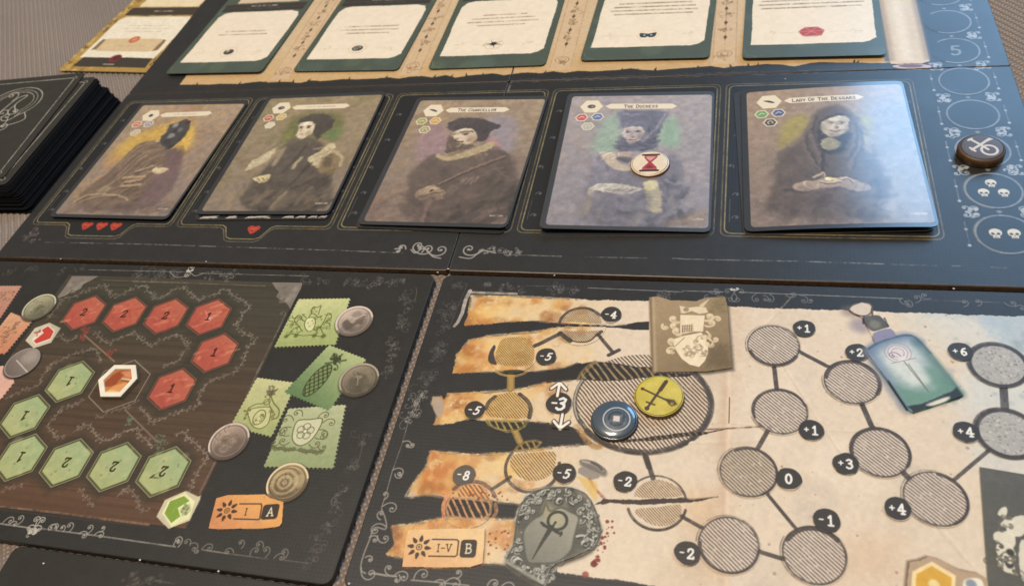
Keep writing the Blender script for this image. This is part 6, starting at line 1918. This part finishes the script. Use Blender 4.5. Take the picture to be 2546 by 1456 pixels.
gv.poly([gv.P(x, y) for x, y in ((7, 4.2), (57, 4.2), (56, 13.2), (40, 13.6), (20, 13.2), (8, 13.4))], (60, 54, 44), 1, .3, rough=.3)
gv.disc(gv.P(31, 12.4), 3.9, (122, 42, 44), .95, f=.5); gv.disc(gv.P(31.5, 13), 2.2, (84, 26, 32), .8, f=1.0)
gv.line([gv.P(27, 6.8), gv.P(34, 6.8)], 1.0, (200, 190, 168), .75, f=.5)
gv.grain(.06, .3, .3, 66)

# ================================================================== token faces
def face(c, R, col, seed, ppm=14):
    return Canvas(np.array(c) - (R + 1), 0, 2 * R + 2, 2 * R + 2, ppm, col, seed)


hz = 2.9
hgc = view(1980, 330, .3915, hz)(1168, 718)
HR = 7.4
hg = face(hgc, HR, (232, 214, 186), 700)
hg.grain(.05, .3, .3, 1)
Q = lambda x, y: hgc + np.array([x, y])
hg.line([Q(-3.0, 4.6), Q(3.0, 4.9)], 1.0, (70, 44, 42), 1, f=.2); hg.line([Q(-3.2, -4.6), Q(3.2, -4.4)], 1.1, (70, 44, 42), 1, f=.2)
hg.poly([Q(-2.4, 4.2), Q(2.6, 4.4), Q(2.5, 3.0), Q(.55, .2), Q(2.7, -2.6), Q(2.9, -4.0), Q(-2.7, -4.2), Q(-2.6, -2.8), Q(-.55, .1), Q(-2.3, 2.9)], (166, 56, 62), 1, .3)
hg.poly([Q(-1.7, 3.6), Q(1.8, 3.7), Q(1.5, 2.7), Q(0, .9), Q(-1.5, 2.6)], (222, 184, 168), .8, .4)
hg.poly([Q(-1.7, -3.7), Q(1.8, -3.6), Q(1.0, -2.4), Q(0, -1.4), Q(-1.0, -2.5)], (120, 34, 44), .9, .4)
for y in (3.4, -3.4):
    hg.line([Q(-2.2, y), Q(2.2, y)], .35, (214, 150, 140), .7)
dkc = view(3300, 450, .3776, 3.6)(1015, 265)
DR = 7.6
dk = face(dkc, DR, (84, 71, 65), 710)
dk.grain(.07, .4, .4, 2)
Q = lambda x, y: dkc + np.array([x, y])
WT = (208, 197, 184)
dk.line([Q(-3.2, 4.2), Q(-.4, 1.0), Q(1.6, -1.6)], 1.0, WT, 1, f=.25); dk.line([Q(3.0, 4.4), Q(-.4, 1.0), Q(-3.4, -1.6)], 1.0, WT, 1, f=.25)
dk.ring(Q(2.0, -1.9), 2.5, .9, WT, 1, f=.25); dk.line([Q(-3.9, -.6), Q(-2.6, -2.4)], .9, WT, 1, f=.25)
dk.line([Q(-3.9, 3.6), Q(-2.6, 4.6)], .8, WT, 1); dk.line([Q(2.2, 3.2), Q(3.7, 4.2)], .7, WT, .9)
bz = 2.0
blc = view(2050, 1350, .275, bz)(918, 795)
BR = 7.0
bl = face(blc, BR, (72, 88, 104), 720)
bl.grain(.07, .3, .3, 3)
Q = lambda x, y: blc + np.array([x, y])
bl.poly(circ(blc, BR, 40), (60, 78, 98), .6, 3, col2=(92, 98, 100), p0=Q(0, 6), p1=Q(-2, -6))
bl.ring(Q(.8, -.2), 3.9, .4, (206, 210, 208), .95, f=.2)
bl.ring(Q(.8, -.2), 2.9, .7, (112, 120, 122), .8, f=.5, tex=.6); bl.ring(Q(.8, -.2), 2.3, .45, (52, 60, 66), .8, f=.4)
bl.poly(ngon(Q(.8, -.2), 2.0, 4, 52), (98, 104, 104), .9, .4)
bl.poly(ngon(Q(.8, -.2), 1.35, 4, 45), (226, 210, 206), 1, .25)
bl.scribble(Q(.8, -.2), 2.8, 2.8, 10, (140, 146, 146), .4, .25, 4, 1.0)
ylc = view(2050, 1350, .275, bz)(1530, 480)
YR = 7.35
yl = face(ylc, YR, (206, 190, 82), 730)
Q = lambda x, y: ylc + np.array([x, y])
for j in range(24):
    yl.disc(Q(*rng.uniform(-6, 6, 2)), rng.uniform(1, 3), [(216, 202, 100), (190, 172, 62), (206, 182, 74)][j % 3], .5, f=2)
yl.grain(.05, .3, .3, 4)
BK = (72, 54, 26)
yl.line([Q(1.9, 5.4), Q(-3.0, -4.6)], .85, BK, .95, f=.2, w2=.75); yl.line([Q(1.7, 5.0), Q(.3, 2.0)], 1.25, BK, .95, f=.2)
yl.disc(Q(-3.1, -4.8), .75, BK, .95); yl.line([Q(-3.4, -2.6), Q(-1.0, -3.4)], .6, BK, .9)
yl.line([Q(-5.2, 2.1), Q(4.6, -2.6)], .6, BK, .95, f=.2); yl.disc(Q(-5.0, 2.0), .55, BK, .95)
yl.poly([Q(1.8, -.9), Q(3.0, -2.9), Q(4.0, -3.6), Q(5.6, -2.7), Q(4.6, -1.2)], BK, .85, .4)
yl.disc(Q(4.0, -2.6), .5, (170, 150, 70), .8)
oz = 2.0
hex_o = view(0, 1350, .275, oz)([(1340, 270), (1370, 490), (1640, 490), (1865, 245), (1845, 65), (1560, 65)])
oc_ = np.mean(hex_o, 0)
am = face(oc_, 9, (196, 122, 66), 740)
am.grain(.06, .3, .3, 5)
OV = view(0, 1350, .275, oz)
am.poly(closed(OV((1410, 300), (1580, 150), (1760, 130), (1640, 230), (1560, 330), (1420, 350)), 3), (150, 66, 30), .85, 1.2, rough=.5)
am.poly(closed(OV((1640, 150), (1780, 130), (1800, 220), (1700, 210)), 3), (222, 150, 112), .85, .9, rough=.5)
am.poly(closed(OV((1430, 440), (1540, 340), (1720, 290), (1700, 380), (1600, 440)), 3), (232, 164, 100), .85, 1.2, rough=.5)
am.poly(closed(OV((1420, 450), (1500, 390), (1640, 430), (1620, 455)), 3), (238, 206, 140), .85, .9)
am.line(OV((1660, 245), (1810, 265)), .9, (232, 206, 180), .9, f=.4)
am.line(OV((1650, 262), (1800, 285)), .7, (140, 70, 36), .8, f=.5)

# ================================================================== BUILD
greyboard = plain_mat('greyboard_edge', (104, 82, 58), .85, 500, .3, .2)
wrap = plain_mat('dark_wrapped_edge', (50, 47, 42), .5, 400, .2, .4)
paper_edge = plain_mat('dark_card_edge', (30, 30, 32), .6, 600, .25, .4)
pale_edge = plain_mat('pale_card_edge', (150, 142, 128), .7, 600, .2, .3)
kraft = plain_mat('kraft_token_edge', (112, 78, 46), .75, 500, .3, .3)
kraft_dark = plain_mat('dark_kraft_token_edge', (92, 62, 30), .55, 420, .35, .4, coat=.3)
LAY = .05

# tablecloth: ribbed woven cloth, the ribs are modelled
cl, ntc, bc = new_mat('ribbed_cloth')
N, Lk = ntc.nodes, ntc.links
tc = N.new('ShaderNodeTexCoord')
mp = N.new('ShaderNodeMapping')
RIB = math.radians(126)
mp.inputs['Rotation'].default_value = (0, 0, -RIB)
Lk.new(tc.outputs['Object'], mp.inputs['Vector'])
wv = N.new('ShaderNodeTexWave')
wv.bands_direction = 'X'
wv.inputs['Scale'].default_value = .314 / .0016
wv.inputs['Distortion'].default_value = 2.0
wv.inputs['Detail'].default_value = 2
wv.inputs['Detail Scale'].default_value = 2
Lk.new(mp.outputs[0], wv.inputs['Vector'])
wv2 = N.new('ShaderNodeTexWave')
wv2.bands_direction = 'Y'
wv2.inputs['Scale'].default_value = .314 / .0014
wv2.inputs['Distortion'].default_value = 1.5
Lk.new(mp.outputs[0], wv2.inputs['Vector'])
mu = N.new('ShaderNodeMath'); mu.operation = 'MULTIPLY'
Lk.new(wv.outputs['Fac'], mu.inputs[0]); Lk.new(wv2.outputs['Fac'], mu.inputs[1])
nz = N.new('ShaderNodeTexNoise'); nz.inputs['Scale'].default_value = 14; nz.inputs['Detail'].default_value = 5
Lk.new(tc.outputs['Object'], nz.inputs['Vector'])
cr = N.new('ShaderNodeValToRGB')
cr.color_ramp.elements[0].color = (.24, .185, .148, 1)
cr.color_ramp.elements[1].color = (.50, .425, .365, 1)
Lk.new(mu.outputs[0], cr.inputs[0])
mx = N.new('ShaderNodeMix'); mx.data_type = 'RGBA'; mx.blend_type = 'MULTIPLY'; mx.inputs[0].default_value = .35
Lk.new(cr.outputs[0], mx.inputs[6]); Lk.new(nz.outputs['Fac'], mx.inputs[7])
Lk.new(mx.outputs[2], bc.inputs['Base Color'])
bc.inputs['Roughness'].default_value = .9
bc.inputs['Specular IOR Level'].default_value = .15
bc.inputs['Sheen Weight'].default_value = .15
bp = N.new('ShaderNodeBump'); bp.inputs['Strength'].default_value = .7; bp.inputs['Distance'].default_value = .0005
Lk.new(mu.outputs[0], bp.inputs['Height']); Lk.new(bp.outputs[0], bc.inputs['Normal'])
er = np.array([math.cos(RIB), math.sin(RIB)])
eu = np.array([math.sin(RIB), -math.cos(RIB)])
V, F = [], []
cen = np.array([-90, 300.0])
us = np.arange(-620, 620, .55)
vs = (-620, 620)
for j, u in enumerate(us):
    z = -2.75 + .3 * math.cos(2 * math.pi * u / 2.75)
    for v in vs:
        p = cen + eu * u + er * v
        V.append((p[0], p[1], z))
    if j:
        F.append((2 * j - 2, 2 * j - 1, 2 * j + 1, 2 * j))
cloth = mesh_obj('tablecloth', V, F, [cl], None, None, None, (-90, 300, -2.4), True)
if cloth.data.polygons[0].normal.z < 0:
    cloth.data.flip_normals()
cloth['kind'] = 'structure'
cloth['label'] = 'grey brown ribbed tablecloth under the game boards'

# ---- the large main board: four hinged panels
m_main = print_mat('main_board_print', mb, rough=.40, coat=.0, spec=.55, value=.92)
T = thing('main_board', 'large dark folding board with gold card slots and a ring track', 'game board', (-97, 303, -2.2))
g = .14
for x0, x1 in ((-300.3, FOLD_X - g), (FOLD_X + g, 105.5)):
    for y0, y1 in ((187.0, FOLD_Y - g), (FOLD_Y + g, 418.5)):
        slab('board_panel', rrect(x0, y0, x1, y1, 1.0, 4), -2.2, 0, m_main, greyboard, mb, T, .3)
for nm, p, ly, lab in mparts:
    p = np.array(p)
    if nm == 'track_space' and p[:, 1].max() > 418:
        continue
    if nm == 'parchment_roll':
        p = p[:, :2].copy(); p[:, 1] = np.minimum(p[:, 1], 418)
    if nm == 'card_slot':
        q = p
        if q[:, 0].min() < FOLD_X < q[:, 0].max():
            for sx in (-1, 1):      # the slot printed across the fold is two pieces
                h_ = q.copy()
                h_[:, 0] = np.minimum(h_[:, 0], FOLD_X - g - .3) if sx < 0 else np.maximum(h_[:, 0], FOLD_X + g + .3)
                xs_ = h_[:, 0]
                sheet(nm, rect(xs_.min(), q[:, 1].min(), xs_.max(), q[:, 1].max()), LAY * ly, m_main, mb, T)
            continue
    if p[:, 1].min() < FOLD_Y < p[:, 1].max():
        p[:, 1] = np.minimum(p[:, 1], FOLD_Y - .4) if p[:, 1].mean() < FOLD_Y else np.maximum(p[:, 1], FOLD_Y + .4)
    sheet(nm, p, LAY * ly, m_main, mb, T, lab)

# ---- lower left board, lower right board, board nearest the camera
m_left = print_mat('left_board_print', lb, rough=.42, spec=.45)
T = thing('map_board', 'dark board with red and green numbered hexagons on a timber field', 'game board', (-200.4, 127.5, -2.2))
slab('board_panel', rrect(-300, 70, -100.8, 185, 3.2, 6), -2.2, 0, m_left, wrap, lb, T, .35)
seq = 0.0
for nm, p, ly, lab in lparts:
    seq += .002
    sheet(nm, p, LAY * ly + seq, m_left, lb, T, lab)
m_right = print_mat('right_board_print', rb, rough=.42, spec=.45)
T = thing('map_board', 'parchment board with linked grey circles, number badges and a printed perfume bottle', 'game board', (4, 127.5, -2.2))
slab('board_panel', rrect(-97.5, 70, 105.5, 185, 3.2, 6), -2.2, 0, m_right, wrap, rb, T, .35)
for nm, p, ly, lab in rparts:
    p = np.array(p)
    p[:, 0] = np.clip(p[:, 0], -97, 105)
    p[:, 1] = np.clip(p[:, 1], 70.6, 184.4)
    seq += .002
    sheet(nm, p, LAY * ly + seq, m_right, rb, T, lab)
m_near = print_mat('near_board_print', db, rough=.45, spec=.45)
T = thing('player_board', 'plain dark board at the bottom edge of the picture below the hexagon board', 'game board', (-155, 10, -2.2))
slab('board_panel', rrect(-206, -50, -101.5, 69.2, 2.5, 5), -2.2, -.25, m_near, wrap, db, T, .35)


# ---- cards
def card_body(name, cv, z, th, dz, top, side, parent, nx=10, ny=14, r=2.4):
    """a thin card whose surface follows dz(u, v) (u to the right, v to the top, both 0..1)"""
    w, h = cv.w, cv.h
    gx = np.unique(np.r_[0, r * .3, r, np.linspace(r, w - r, nx), w - r * .3, w])
    gy = np.unique(np.r_[0, r * .3, r, np.linspace(r, h - r, ny), h - r * .3, h])
    top_v = []
    for y in gy:
        for x in gx:
            cx, cy = min(max(x, r), w - r), min(max(y, r), h - r)
            d = math.hypot(x - cx, y - cy)
            X, Y = (x, y)
            if d > r and x != cx and y != cy:
                X, Y = cx + (x - cx) * r / d, cy + (y - cy) * r / d
            p = cv.P(X, Y)
            top_v.append((p[0], p[1], z + dz(X / w, Y / h)))
    n, m = len(gx), len(gy)
    nv = n * m
    edge = [i for i in range(n)] + [j * n + n - 1 for j in range(1, m)] + [(m - 1) * n + i for i in range(n - 2, -1, -1)] + [j * n for j in range(m - 2, 0, -1)]
    ne = len(edge)
    V = top_v + [(a, b, c - th) for a, b, c in top_v] + [top_v[i] for i in edge] + [(top_v[i][0], top_v[i][1], top_v[i][2] - th) for i in edge]
    F, MI = [], []
    for j in range(m - 1):
        for i in range(n - 1):
            a = j * n + i
            F.append((a, a + 1, a + n + 1, a + n)); MI.append(0)
            F.append((nv + a, nv + a + n, nv + a + n + 1, nv + a + 1)); MI.append(1)
    for k in range(ne):
        a, b = 2 * nv + k, 2 * nv + (k + 1) % ne
        F.append((ne + a, ne + b, b, a)); MI.append(1)
    o = mesh_obj(name, V, F, [top, side], MI, cv.uv([v[:2] for v in V]), parent, org(parent), True)
    return o


def card_picture(name, cv, x0, y0, x1, y1, z, dz, mat, parent, nx=8, ny=11):
    V, F = [], []
    for y in np.linspace(y0, y1, ny):
        for x in np.linspace(x0, x1, nx):
            p = cv.P(x, y)
            V.append((p[0], p[1], z + dz(x / cv.w, y / cv.h)))
    for j in range(ny - 1):
        for i in range(nx - 1):
            a = j * nx + i
            F.append((a, a + 1, a + nx + 1, a + nx))
    return mesh_obj(name, V, F, [mat], None, cv.uv([v[:2] for v in V]), parent, org(parent), True)


def on_card(name, poly, cv, z, dz, mat, parent, label=None):
    p = np.array(poly, float)
    if np.sum(p[:, 0] * np.roll(p[:, 1], -1) - p[:, 1] * np.roll(p[:, 0], -1)) < 0:
        p = p[::-1]
    l = cv.uv(p)
    c = p.mean(0)
    lc = cv.uv([c])[0]
    V = [(x, y, z + dz(a, b)) for (x, y), (a, b) in zip(p, l)] + [(c[0], c[1], z + dz(*lc))]
    n = len(p)
    o = mesh_obj(name, V, [(i, (i + 1) % n, n) for i in range(n)], [mat], None, cv.uv(np.vstack([p, c[None]])), parent, org(parent))
    if label:
        o['label'] = label
    return o


clabels = ['portrait card of a hooded figure in a wide cloak, above three red gems',
           'portrait card of a pale faced figure in a dark robe, above a single red gem',
           'portrait card titled The Chancellor, a bearded man in a dark beret and fur collar',
           'portrait card titled The Duchess, lady in a tall headdress under the hourglass token',
           'portrait card titled Lady of the Beggars, a hooded woman holding coins']
lifts = [
    lambda u, v: .45 * (1 - v) ** 2 * (.55 + .6 * u),
    lambda u, v: .55 * (1 - v) ** 2,
    lambda u, v: .85 * (1 - v) ** 2 * (.5 + .8 * u) ,
    lambda u, v: .35 * (1 - v) ** 2 + 1.7 * (1 - u),
    lambda u, v: 1.0 * (1 - v) ** 2 * (.35 + .9 * u) + 1.3 * (1 - ((u - .68) / .68) ** 2)]
for i, cv in enumerate(cards):
    c, a = fits[i]
    m = print_mat('portrait_card_print_%d' % i, cv, rough=.5, coat=1.0, coat_rough=(.3, .3, .42, .42, .18)[i], spec=.4, linen=.0009, value=.93, bump=.05)
    T = thing('portrait_card', clabels[i], 'card', (c[0], c[1], 0), 'portrait cards in the slots of the main board')
    z = .95
    card_body('card_body', cv, z, .34, lifts[i], m, paper_edge, T)
    card_picture('portrait', cv, 2.3, 1.9, 60.2, 80.5, z + .04, lifts[i], m, T)
    for k, nm, p in cparts:
        if k == i:
            on_card(nm, p, cv, z + .08, lifts[i], m, T)
ulabels = {1: 'card with white marks peeping out under the pale faced figure card',
           2: 'dark card under the Chancellor card', 3: 'dark card under the Duchess card, rim showing along the near edge',
           4: 'dark card under the Lady of the Beggars card, showing along its left side'}
for i, (dx, dy, da) in {1: (-.5, -2.2, .01), 2: (-.6, -1.3, -.012), 3: (-.3, -1.2, .014), 4: (-1.6, .3, .03)}.items():
    c, a = fits[i]
    cv = card_canvas(c + np.array([dx, dy]), a + da, CW, CHH, 4, (0, 0, 0), 1)
    src = under if i == 1 else dark
    m = print_mat('under_card_print_%d' % i, src, rough=.45, coat=.8, coat_rough=.2, spec=.4, bump=.05)
    T = thing('portrait_card', ulabels[i], 'card', (c[0] + dx, c[1] + dy, 0), 'portrait cards in the slots of the main board')
    card_body('card_body', cv, .45, .34, lambda u, v: 0, m, paper_edge if i < 3 else pale_edge, T, 4, 6)

mlab = ['mission card with two text lines and a small dark blot, leftmost on the parchment',
        'mission card with three text lines and a round grey symbol, second from left',
        'mission card with a spiky black splat symbol, middle of the row on the parchment',
        'mission card with a dark blue mask symbol, second from right in the row',
        'mission card with a red gem symbol, beside the rolled end of the parchment']
mlift = [lambda u, v: 1.0 * (1 - v) ** 3, lambda u, v: .35 * (1 - v) ** 2, lambda u, v: .3 * (1 - v) ** 2, lambda u, v: .8 * (1 - v) ** 3 * (.6 + u * .4), lambda u, v: 1.1 * (1 - v) ** 3]
for i, (cv, pan, hx) in enumerate(mcards):
    m = print_mat('mission_card_print_%d' % i, cv, rough=.5, coat=.35, coat_rough=.3, spec=.4, value=.95, bump=.05)
    c = cv.P(cv.w / 2, cv.h / 2)
    T = thing('mission_card', mlab[i], 'card', (c[0], c[1], 0), 'mission cards in a row on the parchment')
    card_body('card_body', cv, .55, .36, mlift[i], m, paper_edge, T)
    on_card('text_panel', pan, cv, .59, mlift[i], m, T)
    on_card('symbol_hexagon', hx, cv, .62, mlift[i], m, T)
m = print_mat('gilded_card_print', gv, rough=.5, coat=.2, coat_rough=.3, spec=.4, bump=.05)
c = gv.P(gv.w / 2, gv.h / 2)
T = thing('mission_card', 'gold bordered card on the tablecloth behind the black deck', 'card', (c[0], c[1], -2.4))
card_body('card_body', gv, -1.9, .36, lambda u, v: .5 * (1 - v) ** 2, m, pale_edge, T)
on_card('text_panel', [gv.P(x, y) for x, y in ((5.5, 13), (57, 13), (57.5, 52), (54, 56), (8, 56), (5, 52))], gv, -1.86, lambda u, v: .5 * (1 - v) ** 2, m, T)
on_card('wax_seal', [gv.P(31 + 3.9 * math.cos(t), 12.4 + 3.9 * math.sin(t)) for t in np.linspace(0, 6.283, 19)[:-1]], gv, -1.83, lambda u, v: .5 * (1 - v) ** 2, m, T)
on_card('wax_seal', [gv.P(31 + 3.4 * math.cos(t), 31.5 + 3.4 * math.sin(t)) for t in np.linspace(0, 6.283, 19)[:-1]], gv, -1.83, lambda u, v: .5 * (1 - v) ** 2, m, T)

# ---- the slumped deck of black cards: every card is its own object
m_back = print_mat('deck_back_print', back, rough=.5, spec=.4, bump=.05)
black_edge = plain_mat('black_card_edge', (12, 13, 18), .7, 900, .5, .15)
ND, DT = 25, 12.0
z_lo = -2.42
th = DT / ND * .96
base_loc = None
proto = None
rd = np.random.RandomState(12)
m_black = plain_mat('black_deck_card', (14, 14, 17), .8, 500, .25, .12)
for k in range(ND):
    f = k / (ND - 1)
    top = k == ND - 1
    ztop = z_lo + DT * (k + 1) / ND
    if top:
        ang, xr, yb = math.radians(4.6), -317.2, 226.5
    elif k == ND - 2:
        ang, xr, yb = math.radians(1.4), -313.2, 222.6
    else:
        ang = math.radians(.2 + 1.2 * f + rd.uniform(-.6, .6))
        xr = -302.6 - 9.5 * f ** 1.15 + rd.uniform(-.7, .4)
        yb = 216.6 + 5.0 * f + rd.uniform(-1.0, 1.0)
    # lower right corner of the card sits at (xr, yb)
    cx = xr - math.cos(ang) * CW / 2 - math.sin(ang) * CHH / 2
    cy = yb - math.sin(ang) * CW / 2 + math.cos(ang) * CHH / 2
    lab = 'top card of the black deck, white frame line and looping emblem on its back' if top else \
        ('black card just under the top card of the slumped deck' if k == ND - 2 else 'black card in the slumped stack beside the main board, below the top two cards')
    if proto is None:
        cv = card_canvas(np.array([0.0, 0.0]), 0, CW, CHH, 2, (0, 0, 0), 1)
        proto = slab('deck_card', [tuple(q) for q in rrect(-CW / 2, -CHH / 2, CW / 2, CHH / 2, 2.4, 4)], -th, 0, m_black, black_edge, cv, None, 0, (0, 0, 0))
        o = proto
    else:
        o = proto.copy()
        if k >= ND - 2:
            if k == ND - 2:
                printed = proto.data.copy()
                printed.materials[0] = m_back
            o.data = printed
        COL.objects.link(o)
    o.location = (cx / 1000, cy / 1000, ztop / 1000)
    o.rotation_euler = (0, 0, ang)
    o['label'], o['category'] = lab, 'card'
    o['group'] = 'black cards of the slumped deck'


# ---- tokens
def lathe(name, cv, c, prof, mats, mi, parent, n=48, z0=0.0):
    """turned body: prof = [(radius, z)...] from the rim below to the middle of the top; mi = material per band"""
    V, F, MI = [], [], []
    for r_, z in prof[:-1]:
        V += [(c[0] + r_ * math.cos(t), c[1] + r_ * math.sin(t), z0 + z) for t in np.arange(n) * 2 * math.pi / n]
    for k in range(len(prof) - 2):
        for i in range(n):
            j = (i + 1) % n
            F.append((k * n + i, k * n + j, (k + 1) * n + j, (k + 1) * n + i)); MI.append(mi[k])
    V.append((c[0], c[1], z0 + prof[-1][1]))
    b = (len(prof) - 2) * n
    for i in range(n):
        F.append((b + i, b + (i + 1) % n, len(V) - 1)); MI.append(mi[-1])
    F.append(tuple(range(n - 1, -1, -1))); MI.append(mi[0])
    o = mesh_obj(name, V, F, mats, MI, cv.uv([v[:2] for v in V]), parent, org(parent), True)
    return o


def token(name, label, cv, c, R, h, z0, topm, sidem, dome=.15, bev=.5):
    T = thing(name, label, 'token', (c[0], c[1], z0), 'round tokens on the boards')
    body = [(R - .25, 0), (R, .25), (R, h - bev - dome), (R - bev * .3, h - bev * .35 - dome), (R - bev, h - dome), (R - bev - .02, h - dome)]
    ni = 4
    lathe('token_body', cv, c, body + [(0, h - dome)], [topm, sidem], [1, 1, 1, 0, 0, 0], T, z0=z0)
    Rf = R - bev
    prof = [(Rf, h - dome + .02)] + [(Rf * math.cos(t), h - dome + .02 + dome * math.sin(t)) for t in np.radians((20, 40, 60, 78))] + [(0, h + .02)]
    V = prof
    lathe('printed_face', cv, c, prof, [topm], [0] * 6, T, z0=z0)
    return T


m_hg = print_mat('hourglass_face_print', hg, rough=.45, coat=.3, bump=.1)
token('round_token', 'cream token with a red hourglass on the Duchess card', hg, hgc, HR, 2.1, .95, m_hg, kraft, .2, .6)
m_dk = print_mat('dark_face_print', dk, rough=.55, coat=.1, coat_rough=.4, bump=.1)
token('round_token', 'thick dark brown token with a white crossed key symbol on the ring track', dk, dkc, DR, 3.6, .08, m_dk, kraft_dark, .25, .8)
m_bl = print_mat('blue_face_print', bl, rough=.3, coat=1.0, coat_rough=.05, bump=.04)
token('round_token', 'glossy blue domed token with a white ring and square on the big oval space', bl, blc, BR, 2.4, .08, m_bl, wrap, 1.0, .5)
m_yl = print_mat('yellow_face_print', yl, rough=.5, coat=.15, bump=.1)
token('round_token', 'yellow token with crossed dark key and dagger beside the blue token', yl, ylc, YR, 2.0, .08, m_yl, kraft_dark, .1, .35)

m_am = print_mat('amber_picture_print', am, rough=.25, coat=.8, coat_rough=.1, bump=.08)
cream = plain_mat('cream_board', (232, 222, 200), .6, 400, .06, .3)
T = thing('hexagon_token', 'cream framed hexagon token with an amber picture on the middle hexagon', 'token', (oc_[0], oc_[1], .08))
out = np.array(hex_o)
if np.sum(out[:, 0] * np.roll(out[:, 1], -1) - out[:, 1] * np.roll(out[:, 0], -1)) < 0:
    out = out[::-1]
rows = []
for s_, z in ((1.02, .1), (1.02, 1.85), (1.0, 2.05), (.76, 2.05), (.74, 1.95), (.73, 1.5)):
    rows += [(*(oc_ + (p - oc_) * s_), z) for p in out]
F = []
for k in range(5):
    for i in range(6):
        j = (i + 1) % 6
        F.append((k * 6 + i, k * 6 + j, (k + 1) * 6 + j, (k + 1) * 6 + i))
F.append((5, 4, 3, 2, 1, 0))
edge_c = plain_mat('token_cut_edge', (128, 112, 88), .8, 400, .2, .3)
mi = [1] * 6 + [0] * 24 + [1]
mesh_obj('frame', rows, F, [cream, edge_c], mi, None, T, org(T))
sheet('amber_picture', oc_ + (out - oc_) * .735, 1.52, m_am, am, T)

# ---- crumbs of dust on the boards
V, F = [], []
for p, z, s_ in ((T22(798, 553), .1, .45), (T22(720, 578), .1, .4), (T31(1045, 1262), -.1, .42), (T31(325, 1286), -.2, .35), (T31(1630, 1345), -.1, .4), (T23(2020, 700), .1, .4), (T21(455, 478), .1, .35), (T21(1540, 498), .1, .4), (T13(765, 593), .1, .35), (T32(60, 1440), .1, .4), (LE(475, 1205), -.2, .35), (T22(1590, 600), .1, .35)):
    b = len(V)
    V += [(p[0] + s_, p[1], z + s_ * .5), (p[0], p[1] + s_ * .8, z + s_ * .5), (p[0] - s_, p[1], z + s_ * .5), (p[0], p[1] - s_ * .7, z + s_ * .5), (p[0], p[1], z + s_), (p[0], p[1], z)]
    for i in range(4):
        F += [(b + i, b + (i + 1) % 4, b + 4), (b + (i + 1) % 4, b + i, b + 5)]
dust = mesh_obj('dust', V, F, [plain_mat('pale_dust', (225, 220, 210), .9, 800, .05)], None, None, None, (0, 0, 0))
dust['kind'] = 'stuff'
dust['label'] = 'white specks of dust scattered on the board edges'

scene.cycles.max_bounces = 6
scene.cycles.use_denoising = True
for o in list(bpy.data.objects):
    if 'o_mm' in o:
        del o['o_mm']
